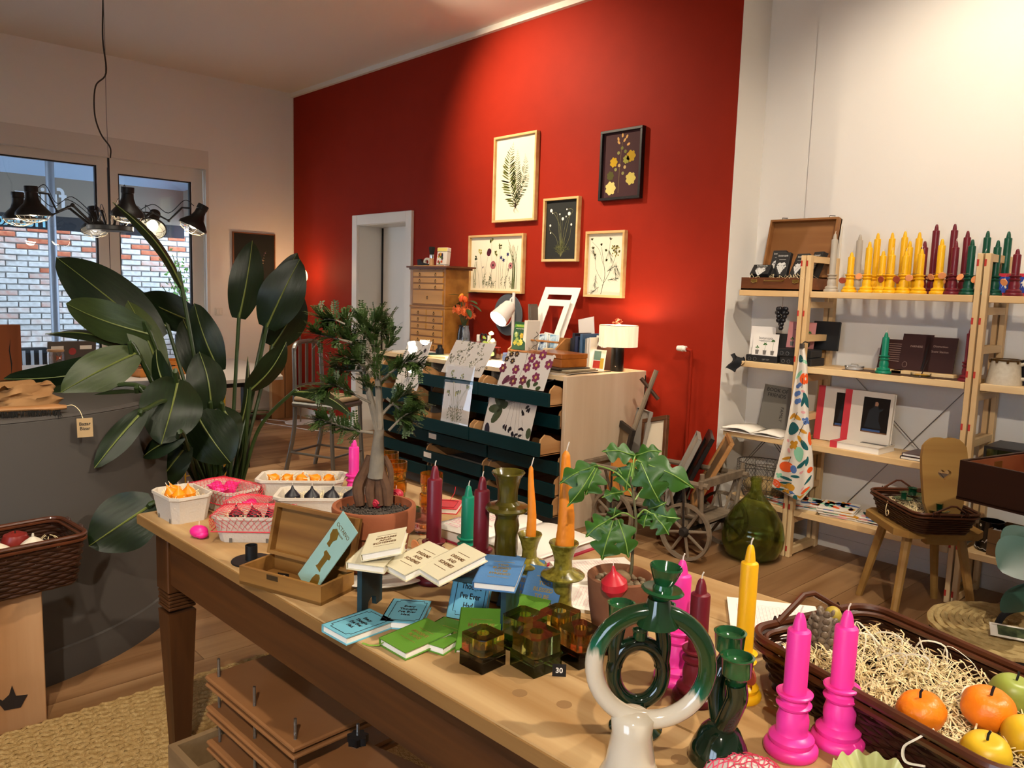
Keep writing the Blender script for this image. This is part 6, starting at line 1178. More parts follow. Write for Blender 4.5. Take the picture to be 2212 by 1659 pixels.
for a in (
 dict(b=(345, 735), tp=(122, 556), wpx=104, d0=4.05, roll=.15, droop=.05, root=(455, 1040)),
 dict(b=(362, 705), tp=(186, 574), wpx=72, d0=4.2, roll=-.5, root=(462, 1040)),
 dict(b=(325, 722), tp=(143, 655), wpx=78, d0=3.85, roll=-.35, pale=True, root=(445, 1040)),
 dict(b=(302, 762), tp=(98, 722), wpx=40, d0=3.9, roll=1.0, root=(440, 1045)),
 dict(b=(300, 765), tp=(8, 818), wpx=60, d0=3.75, d1=3.5, roll=-.5, droop=.14, root=(440, 1045)),
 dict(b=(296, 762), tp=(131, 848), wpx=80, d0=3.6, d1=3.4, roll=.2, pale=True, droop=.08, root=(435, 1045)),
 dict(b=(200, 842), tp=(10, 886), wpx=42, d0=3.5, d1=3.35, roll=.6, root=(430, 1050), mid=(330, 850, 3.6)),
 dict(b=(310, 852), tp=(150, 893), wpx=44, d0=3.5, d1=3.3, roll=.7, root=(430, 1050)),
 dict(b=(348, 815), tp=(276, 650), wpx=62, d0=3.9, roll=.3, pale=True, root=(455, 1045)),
 dict(b=(366, 850), tp=(338, 755), wpx=44, d0=3.7, roll=-.7, root=(455, 1045)),
 dict(b=(385, 818), tp=(348, 960), wpx=112, d0=3.35, d1=3.2, roll=-.1, droop=.12, root=(445, 1040)),
 dict(b=(456, 885), tp=(430, 760), wpx=80, d0=3.9, roll=.45, root=(465, 1045)),
 dict(b=(474, 802), tp=(420, 655), wpx=62, d0=4.2, roll=-.3, root=(475, 1045)),
 dict(b=(516, 688), tp=(545, 520), wpx=64, d0=4.15, roll=.15, root=(495, 1045)),
 dict(b=(576, 708), tp=(648, 560), wpx=84, d0=4.2, roll=-.1, root=(505, 1045)),
 dict(b=(572, 705), tp=(642, 546), wpx=56, d0=4.5, roll=-.2, root=(500, 1045)),
 dict(b=(588, 748), tp=(650, 632), wpx=78, d0=4.35, roll=.35, root=(510, 1045)),
 dict(b=(540, 842), tp=(618, 738), wpx=60, d0=4.1, roll=.7, root=(520, 1045)),
 dict(b=(632, 848), tp=(760, 898), wpx=40, d0=4.1, roll=-.9, droop=.16, root=(520, 1050), mid=(560, 925, 4.15)),
 dict(b=(312, 885), tp=(204, 1012), wpx=50, d0=3.1, d1=2.95, roll=.35, droop=.04, root=(425, 1040), mid=(380, 880, 3.4)),
 dict(b=(425, 895), tp=(498, 1000), wpx=104, d0=3.6, roll=.25, root=(455, 1045)),
 dict(b=(478, 880), tp=(512, 950), wpx=58, d0=3.9, roll=-.6, root=(475, 1045)),
 dict(b=(396, 940), tp=(308, 988), wpx=46, d0=3.25, roll=.5, root=(430, 1045)),
 dict(b=(335, 1085), tp=(192, 1180), wpx=112, d0=2.95, d1=2.85, roll=.1, droop=.03, root=(440, 1060), mid=(390, 1080, 3.3)),
 dict(b=(393, 622), tp=(243, 437), wpx=30, d0=4.0, d1=3.8, roll=.9, root=(468, 1045)),
 dict(b=(430, 700), tp=(300, 640), wpx=70, d0=4.4, roll=-.2, root=(468, 1045)),
 dict(b=(440, 830), tp=(395, 690), wpx=66, d0=4.3, roll=.3, root=(470, 1045)),
 dict(b=(405, 960), tp=(330, 1060), wpx=60, d0=3.5, roll=.1, root=(445, 1045)),
 dict(b=(505, 960), tp=(535, 770), wpx=14, d0=4.3, roll=.6, root=(495, 1045))): strel(**a)
for k, (x, y) in enumerate(((430, 1000), (445, 960), (490, 940), (505, 985), (455, 930), (475, 900), (520, 930))): part('leaf_stalk', MB().tube(bez([V(0, 0, .32), TD(468+6*(k-3), 1050, 4.2)-ORG, TD(x, y, 4.1+.06*k)-ORG], 6), .011, 7), STEMM, bp_)
# ---------------------------------------------------------------- aluminium chair
ALU = mat('aluminium', '8d8d8a', .38, .9)
ac = thing('aluminium_chair', 'brushed aluminium slat back chair with a beige cushion', 'chair', (-5.52, 3.16, 0), math.radians(22)); SH_ = .58
part('seat', MB().box((0, 0, SH_-.02), (.40, .40, .04), b=.012), ALU, ac); part('cushion', MB().box((0, 0, SH_+.022), (.38, .38, .045), b=.02, seg=3), mat('beige_cushion', 'a08a6c', .9, bump=(200, .2)), ac)
for sy in (-1, 1):
    part('leg', MB().tube(bez([(.18, sy*.18, SH_-.01), (.19, sy*.185, .3), (.21, sy*.19, 0)], 5), .016, 8), ALU, ac)
    part('leg', MB().tube(bez([(-.20, sy*.16, SH_+.42), (-.185, sy*.17, SH_+.05), (-.19, sy*.175, .35), (-.27, sy*.18, 0)], 6), .017, 8), ALU, ac)
part('top_rail', MB().tube(bez([(-.20, -.16, SH_+.41), (-.205, -.12, SH_+.455), (-.215, 0, SH_+.465), (-.205, .12, SH_+.455), (-.20, .16, SH_+.41)], 5), .018, 8), ALU, ac); part('lower_rail', MB().tube(bez([(-.19, -.16, SH_+.11), (-.21, 0, SH_+.12), (-.19, .16, SH_+.11)], 5), .012, 8), ALU, ac)
for y in (-.08, 0, .08): part('slat', MB().box((-.208, y, SH_+.285), (.010, .034, .34), b=.003), ALU, ac)
m = MB(); z = .17
for a, b in (((.2, -.187), (.2, .187)), ((.2, .187), (-.225, .18)), ((-.225, .18), (-.225, -.18)), ((-.225, -.18), (.2, -.187))): m.cyl((*a, z), (*b, z), .010, n=8)
part('foot_rail', m, ALU, ac)
# ---------------------------------------------------------------- wooden handcart with frames
GW = wood('grey_cart_wood', '6d5f4e', '85745f', 'X', .8, 16, bump=.3); GWZ = wood('grey_cart_wood_upright', '6d5f4e', '85745f', 'Z', .8, 16, bump=.3); IRON = mat('old_iron', '2e2722', .7, .4)
hc = thing('hand_cart', 'weathered wooden ladder cart with spoked wheels full of picture frames', 'cart', (-2.80, 3.90, 0), .06); CL, CWd = .86, .40
part('bed', MB().box((0, 0, .225), (CL*.94, .26, .022), b=.003).box((-.25, 0, .19), (.06, .34, .05)).box((.27, 0, .19), (.06, .34, .05)), GW, hc)
for sy in (-1, 1):
    part('side_rail', MB().tube([(-CL/2, sy*.23, .435), (CL/2+.02, sy*.23, .455)], .017, 8), GW, hc); part('lower_rail', MB().tube([(-CL/2+.05, sy*.14, .235), (CL/2-.03, sy*.14, .235)], .014, 8), GW, hc)
    for k in range(9): x = -CL/2+.07+k*(CL-.12)/8; part('stake', MB().tube([(x*.95, sy*.14, .235), (x, sy*.228, .445)], .009, 6), GWZ, hc)
part('end_rail', MB().box((CL/2-.02, 0, .46), (.025, .50, .05), b=.004), GW, hc); part('end_rail', MB().box((-CL/2+.02, 0, .445), (.025, .48, .03), b=.004), GW, hc)
part('end_post', MB().cyl((CL/2-.03, -.2, .235), (CL/2-.02, -.235, .52), .013, n=8), GWZ, hc); part('end_post', MB().cyl((CL/2-.03, .2, .235), (CL/2-.02, .235, .52), .013, n=8), GWZ, hc)
def wheel(x, y, R_):
    w = part('wheel', MB().lathe([(R_-.018, -.012), (R_, -.012), (R_, .012), (R_-.018, .012), (R_-.018, -.012)], 36, TR(x, y, R_) @ RX(PI/2)), GW, hc)
    part('hub', MB().lathe([(0, -.035), (.02, -.035), (.03, -.015), (.03, .015), (.02, .035), (0, .035)], 16, TR(x, y, R_) @ RX(PI/2)), IRON, w)
    for k in range(8): a = k*PI/4+.2; part('spoke', MB().cyl((x+.02*math.cos(a), y, R_+.02*math.sin(a)), (x+(R_-.014)*math.cos(a), y, R_+(R_-.014)*math.sin(a)), .010, .008, 7), GW, w)
for sy in (-1, 1): wheel(.31, sy*.215, .165); wheel(-.20, sy*.215, .15)
part('axle', MB().cyl((.31, -.22, .165), (.31, .22, .165), .012, n=8), IRON, hc); part('axle', MB().cyl((-.20, -.22, .15), (-.20, .22, .15), .012, n=8), IRON, hc)
m = MB(); a, b = V(-.38, -.02, .20), TY(1424, 800, 4.10)-V(-2.80, 3.90, 0); m.tube([a, a.lerp(b, .5), b], [.018, .016, .016], 8); part('drawbar', m, GWZ, hc)
q = a.lerp(b, .86); part('drawbar_grip', MB().cyl(q+V(-.05, -.03, .06), q+V(.05, .03, -.07), .013, n=8), wood('grip_dark_wood', '3a2618', '4a3222', 'Z'), hc)
part('strut', MB().tube([(.31, -.232, .165), (.30, -.24, .44)], .007, 6), IRON, hc); part('strut', MB().tube([(-.20, -.232, .15), (-.2, -.24, .43)], .007, 6), IRON, hc)
def leanframe(px, y0, w, h, fw, rz, tilt, fm, inner, label, z0=.24, dep=.025, rlean=0):
    p = TY(px[0], px[1], y0); M = TR(p.x, y0, z0) @ RZ(rz) @ RY(rlean) @ RX(PI/2+tilt)
    t = thing('leaning_picture', label, 'picture frame', M=M)
    m = MB(); m.bx(-w/2, w/2, h-fw, h, 0, dep, b=.002).bx(-w/2, w/2, 0, fw, 0, dep, b=.002).bx(-w/2, -w/2+fw, fw, h-fw, 0, dep, b=.002).bx(w/2-fw, w/2, fw, h-fw, 0, dep, b=.002)
    part('frame_rails', m, fm, t); part('panel', MB().bx(-w/2+fw*.6, w/2-fw*.6, fw*.6, h-fw*.6, .004, .012), inner, t, 0); return t
BRN = wood('walnut_frame', '4a2a14', '5c3820', 'X', .4); IV = mat('ivory_panel', 'd8cbb2', .8); GRYP = mat('grey_panel', '8d857a', .8)
leanframe((1410, 1060), 3.93, .25, .48, .028, -.25, -.22, BRN, IV, 'walnut frame with blank ivory panel tilted in the cart middle', z0=.27, rlean=-.26)
leanframe((1325, 1060), 3.98, .26, .42, .04, -.5, -.15, mat('frame_dark_stain', '1d1612', .5), mat('tan_panel', '7d6a50', .8), 'dark stained frame at the left end of the cart', z0=.24, rlean=.12)
leanframe((1360, 1060), 4.02, .20, .52, .0012, -.5, -.18, GRYP, GRYP, 'tall grey board behind the walnut frame in the cart', z0=.24)
leanframe((1465, 1070), 3.97, .34, .46, .05, -.95, -.42, mat('frame_ebony', '100d0c', .35), mat('mirror_dark', '4a4034', .3), 'black moulded frame leaning toward the shelves in the cart', z0=.25)
leanframe((1445, 1070), 3.95, .30, .44, .0012, -.95, -.40, GRYP, mat('pale_panel', 'a8a090', .8), 'pale grey board beside the black frame in the cart', z0=.25)
leanframe((1500, 1075), 3.98, .34, .46, .022, -.95, -.45, wood('new_pine_frame', '9a6a3a', 'ab7c4a', 'X', .5), mat('kraft_board', '8a6a44', .85), 'pine stretcher frame with brown backing at the right end of the cart', z0=.25)
leanframe((1340, 1090), 3.84, .18, .24, .0012, .2, -.25, mat('orange_board', 'b5742c', .7), mat('orange_board', 'b5742c', .7), 'small orange board low in the cart', z0=.24)
# ---------------------------------------------------------------- heart chair with basket
HCW = wood('chair_wood', '8a6430', 'a07a40', 'X', .5, 9)
hchr = thing('heart_chair', 'wooden peasant chair with heart cut in its backrest', 'chair', (-1.325, 3.98, 0), math.radians(-45))
SZ = .46; s2 = .205
part('seat', MB().prism([(-s2, -s2+.05), (-s2+.05, -s2), (s2-.05, -s2), (s2, -s2+.05), (s2, s2-.05), (s2-.05, s2), (-s2+.05, s2), (-s2, s2-.05)], .032, TR(0, 0, SZ-.032)), HCW, hchr, 30)
for sx in (-1, 1):
    for sy in (-1, 1): part('leg', MB().tube([(sx*.12, sy*.12, SZ-.03), (sx*.19, sy*.19, 0)], [.024, .017], 8), HCW, hchr)
# backrest with a heart hole: outline in local (x across, y up)
def heart(t_): return (.030*(math.sin(t_)**3), .27+.0265*(13*math.cos(t_)-5*math.cos(2*t_)-2*math.cos(3*t_)-math.cos(4*t_))/16)
half = [(.055, 0), (.06, .06), (.09, .14), (.10, .26), (.104, .34), (.098, .395), (.07, .43), (.03, .44), (0, .432)]
bm = bmesh.new(); outl = half+[(-x, y) for x, y in half[-2::-1]]; N = 48
def ray_out(cx, cy, a):
    best = None; dx, dy = math.cos(a), math.sin(a)
    for i in range(len(outl)):
        x1, y1 = outl[i]; x2, y2 = outl[(i+1) % len(outl)]; ex, ey = x2-x1, y2-y1; den = dx*ey-dy*ex
        if abs(den) < 1e-9: continue
        t_ = ((x1-cx)*ey-(y1-cy)*ex)/den; u_ = ((x1-cx)*dy-(y1-cy)*dx)/den
        if t_ > 0 and -1e-6 <= u_ <= 1+1e-6 and (best is None or t_ < best): best = t_
    return (cx+dx*best, cy+dy*best)
hp = [heart(2*PI*k/N) for k in range(N)]; op = [ray_out(0, .27, math.atan2(y-.27, x)) for x, y in hp]
vs = []; TH = .022
for zz in (0, TH): vs += [(x, y, zz) for x, y in hp]+[(x, y, zz) for x, y in op]
fs = []
for k in range(N):
    j = (k+1) % N; fs += [(k, N+k, N+j, j), (2*N+k, 2*N+j, 3*N+j, 3*N+k), (k, j, 2*N+j, 2*N+k), (N+k, 3*N+k, 3*N+j, N+j)]
bm.free(); o = part('backrest', MB().add(vs, fs), HCW, hchr, 30); o.matrix_local = TR(.19, .0, SZ-.005) @ RZ(PI/2) @ RX(PI/2-.14) @ TR(0, 0, -.012)
part('tenon', MB().box((.17, 0, SZ-.045), (.05, .14, .03)), HCW, hchr, 0)
sb = thing('wicker_basket', 'small dark wicker basket of green glass candle holders on the heart chair', 'basket', (-1.315, 3.93, SZ), math.radians(-42)); basket(sb, .46, .30, .10, 1.2, rows=9, n=80, thick=.005); straw_bed(sb, .37, .22, .05, 420, 51, .02, long=.07)
part('loose_curl', MB().tube(bez([(-.02, -.155, .10), (-.015, -.165, .06), (.0, -.168, .03), (.02, -.168, .045), (.012, -.168, .06), (.0, -.168, .05)], 5), .0016, 4), STRAW, sb)
GG = glass('emerald_glass', (.06, .55, .25)); GG2 = mat('emerald_solid', '0c4a2c', .12, trans=.35, coat=.5)
def inS(x, y, z, a=math.radians(-42)): return (-1.315+x*math.cos(a)-y*math.sin(a), 3.93+x*math.sin(a)+y*math.cos(a), SZ+z)
for i, (x, y, s, lb) in enumerate(((-.15, .03, 1, 'green glass flower candle holder at the handle end of the small basket'), (-.01, .04, 1, 'green glass candle holder left of the twin pair in the small basket'), (.06, .05, 1, 'green glass candle holder right of the twin pair in the small basket'), (-.06, -.06, .7, 'low green glass candle holder at the front of the small basket'), (.14, .0, .7, 'low green glass candle holder at the far right of the small basket'))):
    t = thing('glass_candle_holder', lb, 'candle holder', inS(x, y, .075), group='green glass candle holders in the basket'); part('cup', MB().lathe([(0, .02), (.018*s, .02), (.019*s, .05), (.024*s, .056), (.021*s, .056), (.015*s, .045), (0, .04)], 20), GG2, t); part('petal_plate', MB().grid(lambda u, v, s=s: V((.012+.045*v*s*(1+.12*math.sin(8*2*PI*u)))*math.cos(2*PI*u), (.012+.045*v*s*(1+.12*math.sin(8*2*PI*u)))*math.sin(2*PI*u), .014+.012*v*v), 64, 4, wrap=True), GG2, t, 60)
# ---------------------------------------------------------------- dark wooden case, seagrass basket and leaf at the right edge
P1c, P2c = V(-.951, 3.185, .78), V(-.715, 3.126, .78); dirc = (P2c-P1c).normalized(); ang = math.atan2(dirc.y, dirc.x)
dcs = thing('dark_case', 'open dark mahogany case with copper toned lining at the right edge', 'case', (P1c.x, P1c.y, .78), ang); MAH = wood('mahogany', '24110b', '321a10', 'X', .35, 8); LN = wood('copper_lining', '8a4a2c', 'a05c38', 'X', .4, 6)
DWc, DDc, DHc = .80, .42, .145
part('body', MB().bx(0, DWc, 0, .012, 0, DHc, b=.002).bx(0, .012, .012, DDc, 0, DHc).bx(DWc-.012, DWc, .012, DDc, 0, DHc).bx(.012, DWc-.012, DDc-.012, DDc, 0, DHc+.0).bx(0, DWc, 0, DDc, -.004, .008), MAH, dcs, 0)
part('lining', MB().bx(.012, DWc-.012, DDc-.016, DDc-.012, .008, DHc-.006).bx(.012, .016, .012, DDc-.012, .008, DHc-.006).bx(.012, DWc-.012, .012, DDc-.012, .008, .011), LN, dcs, 0); part('hinge_plate', MB().bx(.0165, .018, .20, .25, .075, .125), BRASS, dcs, 0)
solo('display_plinth', MB().bx(0, .35, 0, .40, 0, .775), WALL, 'white plinth under the dark case, beyond the picture edge', 'plinth', (-.50, 3.02, 0), ang, smooth=0)
m = MB(); m.box((0, 0, 0), (.12, .10, .02)); solo('patterned_tin', m, mat('tin_pattern', 'c9b48c', .6, var=('5a3a6a', 60, .05)), 'patterned paper packet inside the dark case', 'packet', (P1c.x+.42, P1c.y+.05, .803), ang)
sg = thing('seagrass_basket', 'round lidded seagrass basket with black stripes and rope handle', 'basket', (-.735, 3.165, 0)); SGM = mat('seagrass', 'a58b58', .8, var=('c2aa74', 50, .3), bump=(70, .8)); SGB = mat('black_cord', '17161a', .8); SGW = mat('cotton_cord', 'b5a78a', .85, bump=(60, .8, (1, 1, .2)))
R0 = .235
m = MB()
for k in range(13): m.tube([((R0-.004*(k < 2))*math.cos(a*PI/36), (R0-.004*(k < 2))*math.sin(a*PI/36), .012+k*.021+.002*math.sin(a*2.2+k*PI)) for a in range(72)], .0115, 6, True)
part('body', m, SGW, sg)
for z in (.292, .318): part('stripe', MB().tube([((R0+.004)*math.cos(a*PI/36), (R0+.004)*math.sin(a*PI/36), z) for a in range(72)], .011, 6, True), SGB, sg)
part('stripe', MB().tube([((R0+.003)*math.cos(a*PI/36), (R0+.003)*math.sin(a*PI/36), .305) for a in range(72)], .009, 6, True), SGW, sg)
m = MB()
for k in range(11): r_ = R0+.012-k*.0225; m.tube([(r_*math.cos(a*PI/30), r_*math.sin(a*PI/30), .338+.006*math.sqrt(k)+.003*math.sin(a*PI/2+k*PI)) for a in range(60)], .0125, 6, True)
part('lid', m, SGM, sg); part('lid_weave', MB().box((0, 0, .345), (.02, .02, .01)), SGM, sg)
part('lid_core', MB().lathe([(0, .345), (R0-.01, .333), (R0-.01, .3), (0, .3)], 40), SGM, sg)
part('handle', MB().tube(bez([(-.02, -.09, .355), (-.0, -.06, .42), (.05, 0, .44), (.11, .05, .42), (.14, .08, .355)], 6), .011, 8), SGB, sg)
t = thing('photo_tag', 'white bordered photo tag lying on the seagrass basket lid', 'tag', M=TR(-.66, 3.05, .385) @ RZ(.35) @ RX(.25)); part('card', MB().box((0, 0, 0), (.20, .075, .002)), PAPER, t, 0); part('photo', MB().box((.008, 0, .0014), (.17, .055, .001)), mat('tag_photo', '2c3a24', .5, var=('55603c', 25, .1)), t, 0)
rp = thing('leafy_plant', 'potted plant with large blue green leaves at the right edge', 'plant', (-.30, 3.78, 0)); part('pot', MB().lathe([(0, 0), (.10, 0), (.14, .25), (.13, .25), (.1, .2), (0, .2)], 24), mat('pot_dark', '2a2624', .6), rp)
BGL = mat('blue_green_leaf', '1f3a22', .4, var=('28504a', 4, .25))
for b, tp, wpx, d, rl in (((2250, 1180), (2158, 1235), 90, 2.55, .1), ((2240, 1150), (2165, 1180), 60, 2.65, .5), ((2260, 1260), (2170, 1330), 70, 2.6, .8)):
    P0, P1 = TD(*b, d), TD(*tp, d); x = (P1-P0); L_ = x.length; x.normalize(); c_ = (EYEV-P0).normalized(); n_ = (c_-x*c_.dot(x)).normalized(); n_ = Quaternion(x, rl) @ n_; y_ = n_.cross(x); O_ = V(-.30, 3.78, 0)
    M = Matrix(((x.x, y_.x, n_.x, P0.x-O_.x), (x.y, y_.y, n_.y, P0.y-O_.y), (x.z, y_.z, n_.z, P0.z-O_.z), (0, 0, 0, 1))); o = part('leaf', leafmesh(L_, wpx*d/FPX*1.2, .1, -.1, 12), BGL, rp, 80); o.matrix_local = M
    part('leaf_stalk', MB().tube(bez([(0, 0, .2), (P0-O_)*.6+V(0, 0, .1), P0-O_], 5), .006, 6), STEMM, rp)
# ---------------------------------------------------------------- the display table
ZB = .78; TA = math.radians(2.3); TO = V(-2.50, .775, 0); TL, TDp = 2.85, .885
def tbl(x, y, z=0): c, s = math.cos(TA), math.sin(TA); return V(TO.x+x*c-y*s, TO.y+x*s+y*c, z)
TPW = [wood('table_top_pine_%d' % i, a, b, 'X', .55, 14, .18, .035, .15, .3) for i, (a, b) in enumerate((('987244', 'c0a072'), ('926c3e', 'ba9868'), ('9e7a4c', 'c4a67a')))]; AGED = wood('aged_apron', '3c1f0a', '5e3612', 'X', .6, 22, .2, .05, .4); AGEZ = wood('aged_leg', '3a1f0b', '593413', 'Z', .55, 14, .2, .07, .3); EDGE = wood('worn_edge', '7d5a30', '96703f', 'X', .6, 18, .25, .1, .4)
tb = thing('display_table', 'old pine table with stained legs and apron covered with goods', 'table', tuple(TO), TA)
n = 4
for k in range(n): part('plank', MB().bx(.0, TL, k*TDp/n+.0006, (k+1)*TDp/n-.0006, ZB-.032, ZB, b=.0025), TPW[k % 3], tb)
part('edge_strip', MB().bx(-.002, TL, -.0035, .0005, ZB-.031, ZB-.002, b=.001).bx(-.0035, .0005, 0, TDp, ZB-.031, ZB-.002), EDGE, tb, 0)
part('apron', MB().bx(.10, TL-.1, .045, .07, ZB-.205, ZB-.032, b=.002), AGED, tb); part('apron', MB().bx(.10, TL-.1, TDp-.07, TDp-.045, ZB-.205, ZB-.032), AGED, tb); part('apron', MB().bx(.045, .07, .1, TDp-.1, ZB-.205, ZB-.032), AGED, tb); part('apron', MB().bx(TL-.07, TL-.045, .1, TDp-.1, ZB-.205, ZB-.032), AGED, tb)
for x in (.085, TL-.085):
    for y in (.08, TDp-.08):
        m = MB().box((x, y, ZB-.032-.10), (.088, .088, .2), b=.003)
        for j in range(5): m.box((x, y, ZB-.24-j*.011), (.084-.003*(j % 2), .084-.003*(j % 2), .009), b=.002)
        def tap(z, w): return [(x-w, y-w, z), (x+w, y-w, z), (x+w, y+w, z), (x-w, y+w, z)]
        m.add(tap(0, .024)+tap(ZB-.30, .042), [(3, 2, 1, 0), (4, 5, 6, 7), (0, 1, 5, 4), (1, 2, 6, 5), (2, 3, 7, 6), (3, 0, 4, 7)]); part('leg', m, AGEZ, tb, 30)
for x, y in ((1.55, .10), (1.63, .13), (1.80, .07), (1.86, .14), (.9, .2)): part('knot_plug', MB().lathe([(0, ZB+.0002), (.014, ZB+.0002), (.0142, ZB-.001)], 14, TR(x, y, 0)), mat('knot_brown', '8a6840', .6), tb)
# jute rug, flower presses and crate under the table
JUTE = mat('jute', '98763f', .9, var=('c2a26a', 60, .3), bump=(90, 1.0), dist=.01)
rug = thing('jute_rug', 'round edged braided jute rug under the display table', 'rug', (0, 0, 0)); part('rug', MB().bx(-2.86, 1.2, -.9, 1.75, 0, .012, b=.004), JUTE, rug); m = MB()
def braid(p, q, nrm, k):
    N_ = 160; m.tube([p.lerp(q, i/N_)+nrm*(.006*math.sin(i*1.6+k))+V(0, 0, .013+.002*math.sin(i*1.6*2)) for i in range(N_+1)], .006, 4)
for r_ in range(22): x = -2.85+r_*.028; braid(V(x, -.6, 0), V(x, 1.72, 0), V(1, 0, 0), r_*1.3)
part('braid', m, JUTE, rug, 60, kind='stuff')
MDF = mat('mdf_board', '86582f', .7, var=('936338', 8, .3)); STL = mat('threaded_steel', '8a8884', .35, .9, bump=(400, .6, (.1, .1, 1)))
def press(cx, cy, z0, layers, w, d_, rz, label, knobs=False):
    t = thing('flower_press', label, 'flower press', (cx, cy, 0), rz); zt = z0
    for k, (g, th) in enumerate(layers):
        zt += g; part('board', MB().box((0, 0, zt+th/2), (w, d_, th), b=.004), MDF, t); zt += th
    for sx in (-.43, 0, .43):
        for sy in (-.42, .42):
            if sx == 0 and sy > 0: continue
            r = part('threaded_rod', MB().cyl((sx*w, sy*d_, z0), (sx*w, sy*d_, zt+.055), .0042, n=8), STL, t)
            if knobs:
                kb = []; 
                for i in range(28): a = 2*PI*i/28; q = .024+.004*math.cos(7*a); kb.append((q*math.cos(a), q*math.sin(a)))
                part('star_knob', MB().prism(kb, .02, TR(sx*w, sy*d_, zt+.004)), BLACK, t); part('washer', MB().lathe([(0, 0), (.022, 0), (.022, .003), (0, .003)], 16, TR(sx*w, sy*d_, zt)), CHROME, t)
    return t
P_ = TZ(545, 1530, .33)
press(-1.93, 1.02, .125, ((0, .012), (.01, .012), (.075, .012), (.008, .012), (.06, .012), (.008, .014)), .50, .33, .04, 'stack of brown flower press boards with threaded rods under the table')
press(-1.42, .95, .025, ((0, .012), (.01, .012), (.10, .012), (.01, .014), (.10, .012), (.008, .014)), .44, .30, .25, 'second flower press with black star knobs nearer the camera', True)
cr = thing('wooden_crate', 'old pale wooden crate under the flower presses', 'crate', (-1.98, 1.02, 0), .04); CRW = wood('crate_wood', '7d6444', '937854', 'X', .8, 12)
part('crate', MB().bx(-.32, .32, -.23, -.21, .013, .115).bx(-.32, .32, .21, .23, .013, .115).bx(-.32, -.30, -.21, .21, .013, .115).bx(.30, .32, -.21, .21, .013, .115).bx(-.32, .32, -.23, .23, .013, .02).bx(-.32, .32, -.05, .05, .105, .12), CRW, cr, 0)
# ---------------------------------------------------------------- pulp punnets
PULP = mat('paper_pulp', 'c9beae', .95, bump=(150, .35)); NET = mat('red_net', 'd0203a', .5); NETP = NET
def octo(w, d_, c): return [(-w/2+c, -d_/2), (w/2-c, -d_/2), (w/2, -d_/2+c), (w/2, d_/2-c), (w/2-c, d_/2), (-w/2+c, d_/2), (-w/2, d_/2-c), (-w/2, -d_/2+c)]
def punnet(cx, cy, rz, w, d_, h, label, net=False, z=ZB):
    t = thing('pulp_punnet', label, 'box', (cx, cy, z), rz, group='grey paper pulp boxes on the table')
    s = .84; rings = [(s, .0, .0), (1, h-.012, 0), (1.05, h-.008, 0), (1.05, h, 0), (.97, h, 0), (s*.96, .006, 0)]; m = MB(); vs = []; fs = []
    for sc_, zz, _ in rings: vs += [(x*sc_, y*sc_, zz) for x, y in octo(w, d_, .02)]
    for i in range(len(rings)-1): fs += [(i*8+k, i*8+(k+1) % 8, (i+1)*8+(k+1) % 8, (i+1)*8+k) for k in range(8)]
    fs += [tuple(range(8))[::-1], tuple(range(40, 48))]; part('tray', m.add(vs, fs), PULP, t, 25)
    m = MB()
    for x in (-.25, .25): m.prism([(-.004, 0), (.004, 0), (.004, .014), (0, .018), (-.004, .014)], .002, TR(x*w, -d_/2*s-.0015, 0) @ RX(PI/2-.12))
    part('drain_notch', m, mat('notch_dark', '6a6258', .9), t, 0)
    if net:
        m = MB()
        def surf(u, v):   # u,v in -1.35..1.35 : top inside |.|<1, side flaps beyond
            x, y, zz = u*w*.525, v*d_*.525, h+.004+.012*max(0, 1-u*u)*max(0, 1-v*v)
            e = max(abs(u), abs(v))
            if e > 1:
                k = 1/e; x, y = x*k*1.0, y*k*1.0; zz = h-(e-1)*.11; x *= 1.012-(e-1)*.12; y *= 1.015-(e-1)*.12
            return V(x, y, zz)
        nl = 22
        for dg in (1, -1):
            for i in range(-nl, nl+1):
                pts = []
                for j in range(-13, 14):
                    u = j/10*1.0; v = dg*u+i*.19
                    if abs(u) <= 1.38 and abs(v) <= 1.38: pts.append(surf(u+.012*math.sin(j*1.7+i), v))
                if len(pts) > 1: m.tube(pts, .00065, 3)
        part('net', m, NET, t, 0, kind='stuff'); m = MB(); m.tube([surf(1.38*math.cos(a*PI/20)/max(abs(math.cos(a*PI/20)), abs(math.sin(a*PI/20))), 1.38*math.sin(a*PI/20)/max(abs(math.cos(a*PI/20)), abs(math.sin(a*PI/20)))) for a in range(40)], .0018, 4, True); part('net_hem', m, NET, t)
    return t
ORW = mat('orange_wax', 'e8860c', .35, sss=.1); FIGW = mat('fig_black_wax', '15131a', .45); PKW = mat('hot_pink_wax', 'f0288c', .4, sss=.08); REDW = mat('red_wax', 'b3202c', .4)
ONI = [(0, -.02), (.014, -.019), (.023, -.006), (.022, .006), (.012, .017), (.005, .024), (.002, .034), (0, .035)]
def fruit(kind, loc, label, m_, s=1, rx=0, rz=0, group=None):
    t = thing(kind, label, 'candle' if 'wax' in kind else 'fruit', loc, rz, group=group); t.rotation_euler = (rx, 0, rz)
    part('body', MB().lathe([(a*s, b*s) for a, b in ONI], 18), m_, t); part('wick', MB().tube([(0, 0, .033*s), (.001, 0, .043*s)], .0011, 4), WICK, t); return t
def fillbox(t, w, d_, h, n_, seed): straw_bed(t, w*.84, d_*.8, h*.62, n_, seed, .018, .0009, long=.05)
